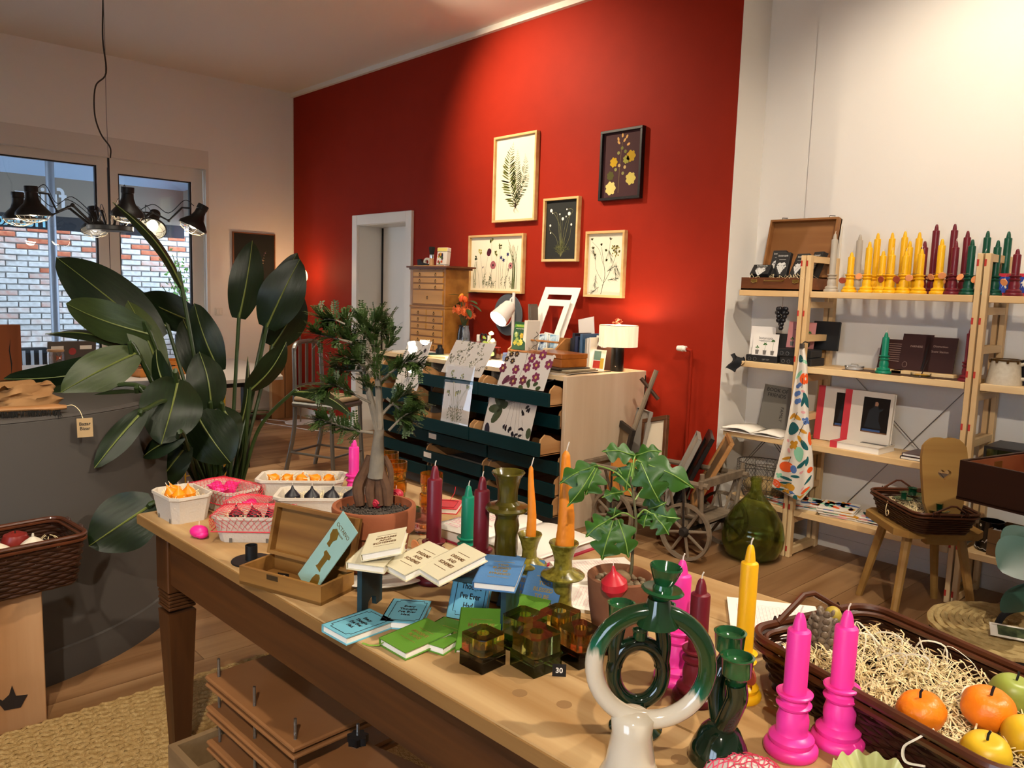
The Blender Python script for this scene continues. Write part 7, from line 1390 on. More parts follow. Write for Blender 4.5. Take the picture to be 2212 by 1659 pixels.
# A, open with orange wax onions
bA = punnet(-2.385, .868, TA, .165, .125, .082, 'open pulp box of orange wax onions at the table corner'); fillbox(bA, .165, .125, .082, 120, 61)
for i, (x, y, lb) in enumerate(((-.03, -.01, 'orange wax onion at the left of the corner box'), (.012, .015, 'orange wax onion at the back of the corner box'), (.03, -.02, 'orange wax onion at the front right of the corner box'), (-.005, -.03, 'small orange wax onion at the front of the corner box'))): p = V(-2.385, .868, ZB) + V(x, y, .075); fruit('wax_onion', tuple(p), lb, ORW, .95, .5-.3*i, i)
# B, netted with dark red figs
aB = math.radians(50); bB = punnet(-2.075, .955, aB, .20, .125, .075, 'netted pulp box of dark figs in front of the wooden box', True); fillbox(bB, .2, .125, .075, 60, 62)
for i in range(3): x = -.05+.05*i; p = (-2.075+x*math.cos(aB), .955+x*math.sin(aB), ZB+.062); fruit('wax_fig', p, ('dark fig candle at the left under red netting', 'dark fig candle in the middle under red netting', 'dark fig candle at the right under red netting')[i], mat('fig_brown_wax', '2a1014', .5), .9, .2*i)
# C, open with black figs
aC = math.radians(52); bC = punnet(-2.10, 1.19, aC, .27, .14, .088, 'long open pulp box of black wax figs'); fillbox(bC, .27, .14, .088, 110, 63)
for i in range(4): x = -.09+.058*i; p = (-2.10+x*math.cos(aC)+.02*math.sin(aC), 1.19+x*math.sin(aC)-.02*math.cos(aC), ZB+.078); fruit('wax_fig', p, ('black wax fig leftmost in the long open box', 'black wax fig second in the long open box', 'black wax fig third in the long open box', 'black wax fig rightmost in the long open box')[i], FIGW, 1.05, .1*i, i)
# D, open with orange segments behind
bD = punnet(-2.33, 1.24, aC, .27, .14, .088, 'open pulp box of orange wax onions furthest back'); fillbox(bD, .27, .14, .088, 150, 64)
for i in range(5): x = -.09+.045*i; p = (-2.33+x*math.cos(aC)+.01*math.sin(aC), 1.24+x*math.sin(aC)-.01*math.cos(aC), ZB+.078); fruit('wax_onion', p, ('orange wax onion leftmost in the back box', 'orange wax onion second in the back box', 'orange wax onion third in the back box', 'orange wax onion fourth in the back box', 'orange wax onion rightmost in the back box')[i], ORW, .85, .9, i*2)
# E, netted with pink shells; F small netted
bE = punnet(-2.42, 1.02, .25, .20, .13, .07, 'netted pulp box of hot pink wax shells', True)
for i, (x, y) in enumerate(((-.03, -.02), (.02, .0), (.03, -.035), (-.01, .02))): fruit('wax_shell', (-2.42+x, 1.02+y, ZB+.06), ('hot pink wax shell left under netting', 'hot pink wax shell centre under netting', 'hot pink wax shell at the front under netting', 'hot pink wax shell at the back under netting')[i], PKW, .95, 1.2, i)
bF = punnet(-2.24, 1.02, .6, .12, .09, .06, 'small netted pulp box wedged between the larger boxes', True); fruit('wax_shell', (-2.24, 1.02, ZB+.045), 'hot pink wax shell inside the small netted box', PKW, .9, 1.1)
sk = thing('pink_skull_candle', 'single hot pink shell candle lying before the corner box', 'candle', tuple(TZ(430, 1148, ZB+.018)), .6); part('body', MB().ball((0, 0, 0), (.027, .02, .018), 18, 12).ball((.012, -.004, -.006), (.018, .017, .012), 14, 10), PKW, sk); part('wick', MB().tube([(0, 0, .016), (.001, 0, .03)], .0012, 4), WICK, sk)
# black metal plate holders
for p, lb in ((TZ(545, 1212, ZB), 'black metal plate candle holder before the wooden box'), (TZ(628, 1178, ZB), 'black metal plate candle holder behind the wooden box lid')):
    t = thing('plate_holder', lb, 'candle holder', tuple(p)); part('plate', MB().lathe([(0, 0), (.052, 0), (.053, .002), (.052, .004), (0, .004)], 36), BLACK, t); part('cup', MB().lathe([(0, .003), (.0155, .003), (.0155, .042), (.0135, .042), (.0135, .01), (0, .01)], 24, TR(-.005, .0, 0)), BLACK, t)
# wooden box with mint bookmark card
OBW = wood('old_box_wood', '6d4820', '9a7038', 'X', .5, 12); aW = math.radians(19)
wbx = thing('wooden_box', 'open old wooden box with hinged lid on the table edge', 'box', (-1.66, .868, ZB), aW)
part('body', tray(MB(), .255, .115, .045, .008), OBW, wbx, 0); MLd = TR(0, .058, .045) @ RX(math.radians(76)) ; part('lid', tray(MB(), .255, .125, .028, .009, MLd @ TR(0, .0625, 0)), OBW, wbx, 0)
part('lock_plate', MB().box((-.02, -.0585, .036), (.035, .002, .012), b=.0008), mat('dark_brass', '4a3a24', .5, .6), wbx); part('hinge', MB().box((-.08, .05, .05), (.02, .006, .008)).box((.08, .05, .05), (.02, .006, .008)), mat('dark_brass', '4a3a24', .5, .6), wbx)
mtc = thing('bookmark_card', 'mint green card of brass bookmarks leaning in the wooden box', 'card'); q0, q1 = TZ(658, 1265, .795), TZ(757, 1127, .955)
upn = (q1-q0); hh = upn.length; upn.normalize(); ux = V(math.cos(.12), math.sin(.12), 0); ux = (ux-upn*ux.dot(upn)).normalized(); nn_ = ux.cross(upn)
mtc.matrix_world = Matrix(((ux.x, upn.x, nn_.x, q0.x), (ux.y, upn.y, nn_.y, q0.y), (ux.z, upn.z, nn_.z, q0.z), (0, 0, 0, 1)))
part('card', MB().bx(-.04, .04, 0, hh, -.001, .001), mat('mint_card', '9cc4ba', .6), mtc, 0); letters('OCTAEVO', .013, mat('bronze_ink', '6a5a30', .5), mtc, TR(0, hh-.03, .0013)); letters('APOLLON', .006, mat('bronze_ink', '6a5a30', .5), mtc, TR(0, hh-.042, .0013))
part('bookmark', MB().prism([(-.012, 0), (.0, -.004), (.004, .012), (.014, .02), (.012, .034), (.0, .042), (-.012, .036), (-.014, .022), (-.008, .012)], .0015, TR(-.008, .115, .001) @ RZ(.3)), GOLD, mtc, 30); part('bookmark', MB().prism([(-.012, 0), (.012, 0), (.008, .006), (.008, .034), (.015, .038), (.012, .046), (-.012, .046), (-.015, .038), (-.008, .034), (-.008, .006)], .0015, TR(.004, .055, .001)), GOLD, mtc, 30); part('bookmark', MB().prism([(-.010, 0), (.0, -.006), (.010, 0), (.013, .03), (.008, .042), (0, .046), (-.010, .04), (-.013, .026)], .0015, TR(.02, .004, .001)), GOLD, mtc, 30)
part('sleeve', MB().bx(-.043, .043, -.002, hh+.004, .0032, .0036), SLEEVE, mtc, 0)
pt_ = thing('price_tag', 'small black price tag inside the wooden box', 'tag', tuple(TZ(612, 1247, .80)), .5); part('tag', MB().box((0, 0, 0), (.03, .002, .02)), BLACK, pt_); letters('95', .014, WHITE, pt_, TR(0, -.0014, 0) @ RX(PI/2), bold=.02)
# ---------------------------------------------------------------- teal bench with cream books
TEAL = mat('teal_paint', '0d3038', .5, bump=(80, .08)); aS = math.radians(30)
tS = thing('teal_bench', 'small dark teal wooden bench raising the cream books', 'stand', (-1.305, 1.02, ZB), aS)
part('top', MB().box((0, 0, .115), (.36, .10, .012), b=.002), TEAL, tS)
for sx in (-1, 1): part('leg', MB().prism([(-.05, 0), (-.022, 0), (-.018, .02), (0, .028), (.018, .02), (.022, 0), (.05, 0), (.05, .11), (-.05, .11)], .011, TR(sx*.165-.0055, 0, 0) @ RZ(PI/2) @ RX(PI/2)), TEAL, tS, 0)
def on(x, y, z, o=(-1.305, 1.02), a=aS): return V(o[0]+x*math.cos(a)-y*math.sin(a), o[1]+x*math.sin(a)+y*math.cos(a), z)
CRM = mat('cream_book_cover', 'd9cfae', .6); BTXT = mat('brown_foil', '6a4a2a', .5)
BW_, BD_, BHt = .088, .122, .017
def small_book(M, cover, label, txt, tm, group, size=.0125, ribbon=None, lines=True, frame=False, s=1, sx=1):
    t = book('small_book', M, BW_*s, BD_*s, BHt, cover, label, group=group, ribbon=ribbon)
    letters(txt, size, tm, t, TR(.003, .0, BHt+.0002), bold=.02, line=1.18, sx=sx)
    nl = txt.count('\n')+1
    if lines:
        for s_ in (-1, 1): part('foil_line', MB().box((.003, s_*(nl*size*.55+.010), BHt), (.045, .0012, .0006)), tm, t, 0)
    if frame:
        w_, d_ = BW_*.39, BD_*.43; c = .007; P = [(-w_+c, -d_), (w_-c, -d_), (w_-c, -d_+c), (w_, -d_+c), (w_, d_-c), (w_-c, d_-c), (w_-c, d_), (-w_+c, d_), (-w_+c, d_-c), (-w_, d_-c), (-w_, -d_+c), (-w_+c, -d_+c)]
        part('border', MB().tube([(x+.003, y, BHt+.0003) for x, y in P], .0007, 4, True), tm, t, 0)
    return t
GB = 'small gift books on the table'
small_book(TR(*on(-.135, -.025, ZB+.124)) @ RZ(.55) @ RX(.12), CRM, 'cream book at the bottom of the left pile on the teal bench', 'DREAMS\nAND\nSCHEMES', BTXT, GB)
small_book(TR(*on(-.12, -.015, ZB+.150)) @ RZ(.85) @ RX(.05) @ RY(-.22), CRM, 'cream book lying tilted on top of the left pile', 'DREAMS\nAND\nSCHEMES', BTXT, GB)
small_book(TR(*on(-.035, -.03, ZB+.128)) @ RZ(-.05) @ RX(.22), CRM, 'cream DREAMS AND SCHEMES book partly under its neighbour', 'DREAMS\nAND\nSCHEMES', BTXT, GB)
small_book(TR(*on(.05, -.045, ZB+.137)) @ RZ(-.12) @ RX(.26), CRM, 'cream DREAMS AND SCHEMES book fully visible on the bench', 'DREAMS\nAND\nSCHEMES', BTXT, GB)
BLU = mat('blue_book', '4a78a8', .6, bump=(300, .1)); LTB = mat('light_blue_book', '6fb3c6', .6); GRN = mat('green_book', '5a8a28', .6, bump=(300, .1)); GF = mat('gold_letters', 'b59a52', .4, .6)
TBB = 'TOO\nBLESSED\nTO BE\nSTRESSED'; ETI = "Every\nThought\nI've Ever\nHad."
small_book(TR(*on(.15, -.03, ZB+.126)) @ RZ(math.radians(36)) @ RX(.14), BLU, 'blue foil lettered book lying on the right end of the teal bench', TBB, GF, GB, ribbon=None, size=.0105)
def lean(px, py, z, rz, tilt, roll=0): p = TZ(px, py, z); return TR(*p) @ RZ(rz) @ RX(PI/2-tilt) @ RZ(roll) @ TR(0, BD_/2, -BHt/2)
small_book(lean(1006, 1340, ZB, math.radians(27), .45), LTB, 'light blue Every Thought book leaning against the bench leg', ETI, INK, GB, frame=True, lines=False, size=.0175, sx=.8)
small_book(lean(1112, 1318, ZB, math.radians(22), .62, 0), BLU, 'blue TOO BLESSED book leaning at the back of the pair', TBB, GF, GB, size=.0125)
small_book(lean(1156, 1342, ZB, math.radians(24), .66, 0), BLU, 'blue TOO BLESSED book leaning in front of its twin', TBB, GF, GB, size=.0125)
def flat(px, py, rz, z=ZB, rx=0): p = TZ(px, py, z+.009); return TR(p.x, p.y, z) @ RZ(rz) @ RX(rx)
small_book(flat(774, 1352, math.radians(4)), LTB, 'light blue Every Thought book lying nearest the table edge', ETI, INK, GB, frame=True, lines=False, size=.0125, sx=.9)
small_book(flat(878, 1326, math.radians(42), ZB, .0), LTB, 'light blue Every Thought book lying just before the bench', ETI, INK, GB, frame=True, lines=False, size=.0125, sx=.9, ribbon=None)
small_book(flat(958, 1372, math.radians(16)), GRN, 'green MASSIVE PLANS book half covered by another green one', 'MASSIVE\nPLANS', GF, GB)
small_book(flat(900, 1378, math.radians(2), ZB+.004, .06), GRN, 'green MASSIVE PLANS book with ribbon at the table front', 'MASSIVE\nPLANS', GF, GB, ribbon=mat('green_ribbon', '7aa03a', .6))
small_book(lean(1030, 1412, ZB, math.radians(45), 1.24), GRN, 'green MASSIVE book propped behind the amber cube', 'MASSIVE\nPLANS', GF, GB, size=.015)
small_book(lean(1100, 1378, ZB, math.radians(20), 1.2, 0), GRN, 'green MASSIVE book tilted behind the green cubes', 'MASSIVE\nPLANS', GF, GB, size=.015)
# ---------------------------------------------------------------- glass cubes
def cube(px, py, s, top, low, label, rz):
    p = TZ(px, py, ZB); t = thing('glass_cube', label, 'candle holder', (p.x, p.y, ZB), rz, group='coloured glass cube candle holders')
    h1 = s*.5; part('lower_block', MB().box((0, 0, h1/2), (s, s, h1), b=.0012), low, t, 0)
    N = 28; R_ = s*.19; sq = []
    for k in range(N): a = 2*PI*k/N; e = max(abs(math.cos(a)), abs(math.sin(a))); sq.append((s/2*math.cos(a)/e, s/2*math.sin(a)/e))
    ci_ = [(R_*math.cos(2*PI*k/N), R_*math.sin(2*PI*k/N)) for k in range(N)]; z0, z1, zh = h1+.0002, s*1.0, h1+.006
    vs = [(x, y, z0) for x, y in sq]+[(x, y, z1) for x, y in sq]+[(x, y, z1) for x, y in ci_]+[(x, y, zh) for x, y in ci_]; fs = [tuple(range(N))[::-1], tuple(range(3*N, 4*N))[::1]]
    for k in range(N):
        j = (k+1) % N; fs += [(k, j, N+j, N+k), (N+k, N+j, 2*N+j, 2*N+k), (2*N+k, 2*N+j, 3*N+j, 3*N+k)]
    part('upper_block', MB().add(vs, fs), top, t, 20); return t
AMB = glass('amber_crystal', (.96, .66, .16), ior=1.5); GRNC = glass('green_crystal', (.66, .94, .22), ior=1.5); SMK = glass('smoke_crystal', (.22, .17, .08), ior=1.5); OLV = glass('olive_crystal', (.62, .60, .16), ior=1.5)
cr_ = math.radians(0)
cube(1042, 1435, .064, AMB, SMK, 'amber over smoke glass cube holder, nearest the table front', .06); cube(1157, 1440, .072, OLV, GRNC, 'bright green glass cube holder in front of the others', -.05); cube(1132, 1398, .07, OLV, GRNC, 'olive green glass cube holder behind the bright green one', .12); cube(1208, 1385, .066, AMB, SMK, 'amber and smoke glass cube holder at the back', .1); cube(1252, 1425, .066, AMB, SMK, 'amber and smoke glass cube holder behind the white ring', -.08)
pt_ = thing('price_tag', 'small black price tag beside the bright green cube', 'tag', tuple(TZ(1208, 1448, ZB+.012)), .75); part('tag', MB().box((0, 0, 0), (.026, .002, .024)), BLACK, pt_); letters('30', .014, WHITE, pt_, TR(0, -.0014, 0) @ RX(PI/2), bold=.02)
# ---------------------------------------------------------------- bonsai in terracotta
TER = mat('terracotta', '8d4a2a', .8, var=('9c5a38', 12, .3), bump=(60, .2)); bo = thing('bonsai_tree', 'bonsai with thick bulging roots in a terracotta bowl', 'plant', (-1.66, 1.085, ZB)); OB = V(-1.66, 1.085, ZB)
DB = (OB+V(0, 0, .15)-EYEV).dot(CF)
sB = lambda w: w*DB/FPX
part('pot', MB().lathe([(0, 0), (.075, 0), (.08, .01), (.092, .10), (.104, .105), (.107, .160), (.105, .166), (.096, .166), (.093, .145), (.085, .13), (0, .13)], 44), TER, bo)
part('saucer', MB().lathe([(0, .0), (.1, -.0), (.145, .008), (.15, .012), (.143, .014), (.1, .006), (0, .006)], 40, TR(.03, .0, -.0)), mat('white_ceramic', 'd8d2c4', .3), bo)
GRV = mat('grey_gravel', '3a332c', .9); m = MB().lathe([(0, .147), (.095, .144)], 24); random.seed(71)
for k in range(420): a, r_ = random.random()*6.28, .094*math.sqrt(random.random()); s_ = random.uniform(.002, .0042); m.ball((r_*math.cos(a), r_*math.sin(a), .146+random.random()*.004), (s_, s_*.8, s_*.7), 5, 4, None)
part('gravel', m, mat('grey_gravel2', '5a5148', .9, var=('2c2620', 200, .2)), bo, 0, kind='stuff')
def bp(px, py, dd=0): return TD(px, py, DB+dd)-OB
BKR = mat('root_bark', '4a3020', .85, var=('6a4a30', 30, .3), bump=(60, .6)); BKT = mat('trunk_bark', '6d6458', .85, var=('857a68', 40, .3), bump=(80, .6, (1, 1, .3)))
for pts, w in (([(800, 985), (790, 1015), (775, 1050), (778, 1092)], (9, 12, 14, 11)), ([(812, 990), (806, 1030), (800, 1060), (804, 1094)], (8, 11, 12, 9)), ([(822, 990), (826, 1025), (836, 1055), (838, 1092)], (8, 11, 12, 9)), ([(830, 985), (842, 1010), (845, 1040), (844, 1088)], (6, 7, 6, 5)), ([(815, 1000), (818, 1040), (822, 1092)], (8, 10, 9))):
    part('root', MB().tube(bez([bp(x, y, .03) for i, (x, y) in enumerate(pts)], 5), [sB(a) for a in [q.x for q in bez([V(a, 0, 0) for a in w], 5)]], 9), BKR, bo)
part('trunk', MB().tube(bez([bp(813, 1030, .03), bp(815, 985, .02), bp(817, 955, .01), bp(820, 925)], 5), [sB(20-10*(i/15)**.6) for i in range(16)], 12), BKT, bo)
br = MB(); TIPS = []
def limb(pts, w0, w1, dd=0, tips=6):
    p = bez([bp(x, y, dd*(i/len(pts))) for i, (x, y) in enumerate(pts)], 6); N_ = len(p); br.tube(p, [sB(w0+(w1-w0)*i/(N_-1)) for i in range(N_)], 7); TIPS.extend([(q, (p[min(i+1, N_-1)]-p[max(0, i-1)]).normalized()) for i, q in enumerate(p) if i > N_*.25]); return p
limb([(818, 930), (800, 860), (785, 800), (760, 740), (745, 690)], 9, 3, .05); limb([(820, 930), (818, 850), (812, 780), (805, 720), (812, 690)], 9, 3, -.04); limb([(808, 800), (780, 760), (730, 720), (690, 680)], 4, 1.5, .06); limb([(760, 740), (720, 730), (680, 720)], 3, 1, -.05)
limb([(812, 780), (840, 740), (835, 695)], 3, 1.2, .05); limb([(815, 830), (850, 800), (880, 780), (905, 785)], 3, 1.2, -.06); limb([(820, 900), (850, 870), (880, 850), (905, 870)], 4, 1.2, .04); limb([(800, 870), (760, 850), (720, 830), (690, 840)], 3, 1.2, -.06); limb([(806, 935), (770, 930), (720, 915), (690, 905)], 4, 1.2, -.04); limb([(785, 800), (750, 800), (720, 790)], 3, 1, .05); limb([(835, 860), (870, 890), (880, 910)], 3, 1, .03); limb([(745, 700), (720, 690), (700, 690)], 2, 1, 0); limb([(800, 760), (790, 720), (780, 690)], 2.5, 1, .05); limb([(840, 930), (870, 900), (890, 890)], 3, 1, 0); limb([(800, 810), (770, 780), (740, 770)], 2.5, 1, -.08)
part('branches', br, BKT, bo); LFB = mat('bonsai_leaf', '2a3d16', .5, var=('3d5220', 30, .3)); m = MB(); random.seed(72)
sprigs = []
for q, d_ in TIPS:
    for k in range(7):
        a = (d_+V(*[random.uniform(-1, 1) for _ in range(3)])).normalized(); L_ = random.uniform(.02, .05); e = q+a*L_; sprigs.append((q, e))
for a, b in sprigs:
    n_ = 8
    for k in range(1, n_+1):
        c = a.lerp(b, k/n_)
        for sd in (-1, 1):
            s_ = random.uniform(.005, .0085); R__ = Matrix.Rotation(random.uniform(-.6, .6), 4, 'X') @ RZ(random.uniform(0, .8)*sd)
            side = (b-a).cross(V(0, 0, 1)); side = side.normalized() if side.length > 1e-6 else V(1, 0, 0); dv = (side*sd+(b-a).normalized()*.5).normalized(); up_ = dv.cross((b-a).normalized()).normalized(); w_ = up_.cross(dv)
            m.add([c, c+dv*s_*.6+w_*s_*.4, c+dv*s_*1.3, c+dv*s_*.6-w_*s_*.4], [(0, 1, 2, 3)])
part('foliage', m, LFB, bo, 0, kind='stuff')
PNK = mat('raspberry_wax', 'b3263c', .4)
for px, py, lb in ((815, 1080, 'raspberry red snail candle at the front of the bonsai bowl'), (858, 1062, 'raspberry red snail candle at the right of the bonsai bowl')):
    p = TZ(px, py+6, ZB+.160); t = thing('snail_candle', lb, 'candle', tuple(p), .4); part('shell', MB().ball((0, 0, .0), (.018, .016, .015), 18, 12), PNK, t); part('spiral', MB().tube([(.002+.010*(1-i/18)*math.cos(i*.7), -.0135-.004*i/18, .001+.010*(1-i/18)*math.sin(i*.7)) for i in range(18)], .0035, 6), PNK, t); part('wick', MB().tube([(-.004, 0, .014), (-.003, 0, .024)], .0014, 5), WICK, t)
# pink candle behind the bonsai
def tcandle(bx_, by_, tx, ty, col, label, r=.04, tg=None, side=-1, dy=0):
    p = TZ(bx_, by_, ZB); return candle(tuple(p), HT(p, tx, ty), col, label, r=r, tg=tg, side=side, n=36, group='wax column candles on the table')
candle(tuple(TZ(764, 1085, ZB)), .225, 'pink', 'pink column candle half hidden behind the bonsai bowl', n=30, group='wax column candles on the table')
tcandle(935, 1255, 948, 998, 'burg', 'burgundy column candle rising behind the cream books', .043, tg='o', side=-1); tcandle(1036, 1275, 1040, 1018, 'burg', 'burgundy column candle behind the blue book on the bench', .043, 'o'); tcandle(1008, 1238, 1023, 1042, 'teal', 'green column candle half hidden behind the burgundy one', .04)
# amber and green stacked glasses
AG = glass('amber_glass', (.95, .55, .08)); 
def tumbler(x, y, z, label, g=AG, s=1):
    t = thing('glass_holder', label, 'candle holder', (x, y, z), group='stacked amber glass holders'); part('glass', MB().lathe([(0, 0), (.026*s, 0), (.031*s, .004), (.033*s, .03*s), (.036*s, .034*s), (.036*s, .068*s), (.032*s, .068*s), (.031*s, .036*s), (0, .03*s)], 30), g, t); return t
for i, (px, py, lv, lb) in enumerate(((930, 1112, 2, 'right'), (855, 1082, 2, 'middle'), (838, 1058, 2, 'back'))):
    p = TZ(px, py, ZB)
    for k in range(lv): tumbler(p.x+.002*k, p.y, ZB+.069*k, '%s amber glass holder of the %s stack behind the bonsai' % (('lower', 'upper')[k], ('right', 'middle', 'back')[i]))
p = TZ(918, 1150, ZB); tumbler(p.x, p.y, ZB, 'clear violet glass holder behind the cream books', glass('violet_glass', (.9, .6, .75))); p = TZ(885, 1140, ZB); tumbler(p.x, p.y, ZB, 'dark green glass holder beside the terracotta bowl', glass('bottle_green', (.1, .5, .15)), .9)
# red little book, open white books, leaflets
RB = mat('red_book', 'c01426', .5); t = book('small_book', TR(*TZ(966, 1100, ZB)) @ RZ(.7), .085, .11, .018, RB, 'small red book beside the amber glasses', group=GB); part('border', MB().tube([(-.03, -.04, .0185), (.03, -.04, .0185), (.03, .04, .0185), (-.03, .04, .0185)], .0007, 4, True), INK, t, 0); part('ribbon', MB().tube([(0, .05, .018), (.012, .06, .04), (.014, .065, .06)], .0012, 4), RB, t)
ANb = math.radians(2); obk = thing('open_planner', 'thick open white planner with red cover edge behind the candlesticks', 'book', tuple(tbl(.93, .70, ZB)), .06); m = MB()
for s in (-1, 1): m.grid(lambda u, v, s=s: V(s*(.002+.205*u), (v-.5)*.28, .028+.010*math.sin(min(1, u*3)*PI/2)-.012*u), 10, 2)
part('pages', m, PAPER, obk); obk.children[0].modifiers.new('t', 'SOLIDIFY').thickness = .001; part('page_block', MB().box((-.10, 0, .015), (.20, .276, .024)).box((.10, 0, .015), (.20, .276, .024)), mat('page_edges', 'dcd6ce', .8), obk, 0); part('cover', MB().box((-.105, 0, .002), (.212, .29, .004)).box((.105, 0, .002), (.212, .29, .004)), mat('crimson_cover', 'a01436', .5), obk, 0)
m = MB(); random.seed(81)
for k in range(24): m.box((-.15+random.uniform(-.03, .06), -.11+.009*k, .037), (random.uniform(.02, .09), .002, .0006))
part('pink_print', m, mat('pink_print', 'd890a0', .8), obk, 0)
def pad(x, y, rz, n_, label, sz=(.15, .21)):
    p = V(x, y, ZB); t = thing('grid_pad', label, 'note pad', tuple(p), rz); part('sheets', MB().box((0, 0, .004*n_), (sz[0], sz[1], .008*n_)), PAPER, t, 0); m = MB(); g = .008
    for k in range(int(sz[0]*.8/g)): m.box((-sz[0]*.4+k*g, -.01, .008*n_), (.0006, sz[1]*.78, .0004))
    for k in range(int(sz[1]*.8/g)): m.box((0, -sz[1]*.4+k*g, .008*n_), (sz[0]*.8, .0006, .0004))
    part('grid_lines', m, mat('pink_line', 'dba0a4', .8), t, 0); return t
pad(-1.26, 1.50, -.5, 2, 'white grid note pad in front of the open planner'); pad(-1.115, 1.385, -1.0, 1, 'white grid sheet under the carved pot left'); pad(-.80, 1.57, .6, 1, 'pink printed sheet beside the large basket', (.20, .26))
t = thing('greeting_card', 'open white card behind the pulp boxes', 'card', (-2.29, 1.44, ZB), .55); part('card', MB().add([(-.08, -.06, .001), (.08, -.06, .001), (.08, .06, .001), (-.08, .06, .001), (-.08, .10, .06), (.08, .10, .06)], [(0, 1, 2, 3), (3, 2, 5, 4)]), PAPER, t, 0); part('print', MB().add([(-.06, .067, .012), (.06, .067, .012), (.06, .092, .048), (-.06, .092, .048)], [(0, 1, 2, 3)]).add([(-.05, -.04, .0016), (-.03, -.03, .0016), (-.04, -.01, .0016)], [(0, 1, 2)]), mat('print_brown', '4a2a20', .7), t, 0)
t = thing('greeting_card', 'white card with gold dots beside the open white card', 'card', (-2.19, 1.36, ZB), .4); part('card', MB().box((0, 0, .001), (.12, .10, .002)), PAPER, t, 0); part('gold_dot', MB().lathe([(0, .002), (.008, .002), (0, .0026)], 12, TR(-.02, .02, 0)).lathe([(0, .002), (.008, .002), (0, .0026)], 12, TR(.03, -.03, 0)), GOLD, t)
# ---------------------------------------------------------------- olive ceramic candlesticks with orange beeswax tapers
OLG = mat('olive_glaze', '5c5416', .22, var=('38300c', 22, .22), coat=.5, bump=(40, .2)); OLP = mat('olive_glaze_pale', '8d8030', .25, var=('5a5016', 60, .12), coat=.4, bump=(40, .15))
def stick(px, py, top_px, label, gm, rf, segs, taper=None, rb=.042):
    p = TZ(px, py, ZB); h = HT(p, *top_px); t = thing('ceramic_candlestick', label, 'candlestick', tuple(p), group='olive glazed ceramic candlesticks')
    part('stick', MB().lathe([(a*rf, b*h) for a, b in segs], 36), gm, t)
    if taper:
        tt = thing('beeswax_taper', taper[1], 'candle', (p.x, p.y, ZB+h-.03)); hh_ = HT(V(p.x, p.y, ZB+h-.03), *taper[0]); r_ = taper[2]; random.seed(len(label)); m = MB()
        def tf(u, v): a = 2*PI*u; q = r_*(1-.62*v**1.3)*(1+.05*mnoise.noise(V(3*math.cos(a), 3*math.sin(a), v*14))); k = q if v < .96 else q*max(0, (1-v)/.04); return V(k*math.cos(a)+.004*math.sin(v*5), k*math.sin(a), v*hh_)
        part('taper', m.grid(tf, 20, 40, wrap=True), mat('orange_beeswax', 'd97a14', .55, bump=(60, .5), var=('e58a22', 14, .3)), tt, 80); part('wick', MB().tube([(.004*math.sin(5), 0, hh_*.97), (.001, 0, hh_+.01), (.004, 0, hh_+.018)], .0014, 5), WICK, tt)
TALL = [(0, 0), (1.15, 0), (1.2, .02), (.95, .05), (.75, .09), (.62, .15), (.72, .22), (.62, .30), (.70, .40), (.66, .50), (.74, .58), (.66, .64), (.8, .68), (1.25, .70), (1.3, .715), (1.2, .735), (.75, .745), (.58, .77), (.58, .85), (.75, .95), (.98, .99), (.95, 1.0), (.85, .99), (.5, .86), (0, .85)]
MEDS = [(0, 0), (1.2, 0), (1.2, .03), (.9, .08), (.72, .16), (.66, .3), (.7, .45), (.85, .52), (1.5, .545), (1.55, .565), (1.4, .59), (.9, .62), (.66, .66), (.62, .76), (.8, .88), (1.05, .985), (1.02, 1.0), (.9, .985), (.5, .8), (0, .79)]
stick(1090, 1290, (1098, 1018), 'tall dark olive ceramic candlestick without a candle', OLG, .040, TALL)
stick(1140, 1300, (1140, 1150), 'medium olive ceramic candlestick holding the thin orange taper', OLP, .027, MEDS, ((1143, 1003), 'thin orange beeswax taper in the medium olive candlestick', .0125))
stick(1212, 1330, (1222, 1172), 'olive ceramic candlestick holding the thick orange taper', OLP, .032, MEDS, ((1240, 975), 'thick orange beeswax taper beside the small tree', .0215))
# ---------------------------------------------------------------- small tree in a carved pot
j = thing('small_tree', 'young lobed leaf tree in an earthen pot', 'plant', (-.975, 1.235, ZB)); OJ = V(-.975, 1.235, ZB); DJ = (OJ+V(0, 0, .12)-EYEV).dot(CF)
EARTH = mat('earthen_pot', '6a3a20', .85, var=('8a5a3a', 14, .25), bump=(40, .3)); part('pot', MB().lathe([(0, .0), (.045, 0), (.05, .01), (.062, .08), (.066, .12), (.068, .145), (.064, .148), (.058, .142), (.05, .125), (0, .12)], 36), EARTH, j); part('saucer', MB().lathe([(0, 0), (.05, 0), (.062, .012), (.063, .024), (.058, .024), (.05, .008), (0, .006)], 32), mat('grey_saucer', '5a4a40', .8), j)
m = MB(); random.seed(91)
for k in range(46): a, r_ = random.random()*6.28, .05*math.sqrt(random.random()); s_ = random.uniform(.004, .009); m.ball((r_*math.cos(a), r_*math.sin(a), .132), (s_, s_*.8, s_*.6), 7, 5)
part('pebbles', m, mat('brown_pebble', '5a4630', .8, var=('8a7a60', 60, .2)), j, 60, kind='stuff')
def jp(px, py, dd=0): return TD(px, py, DJ+dd)-OJ
part('bulb', MB().ball(tuple(V(.0, 0, .14)), (.022, .022, .016), 16, 10), mat('caudex', '7a6244', .8, bump=(30, .5)), j); part('stem', MB().tube(bez([V(0, 0, .15), jp(1362, 1240), jp(1367, 1180), jp(1374, 1130), jp(1368, 1070), jp(1362, 1030)], 6), [.004-.0018*i/30 for i in range(31)], 8), mat('tree_stem', '5f5a3c', .7), j)
LJ = mat('lobed_leaf', '264a12', .45, var=('356319', 8, .3), bump=(60, .2)); VEIN = mat('leaf_vein', '7fa04a', .5)
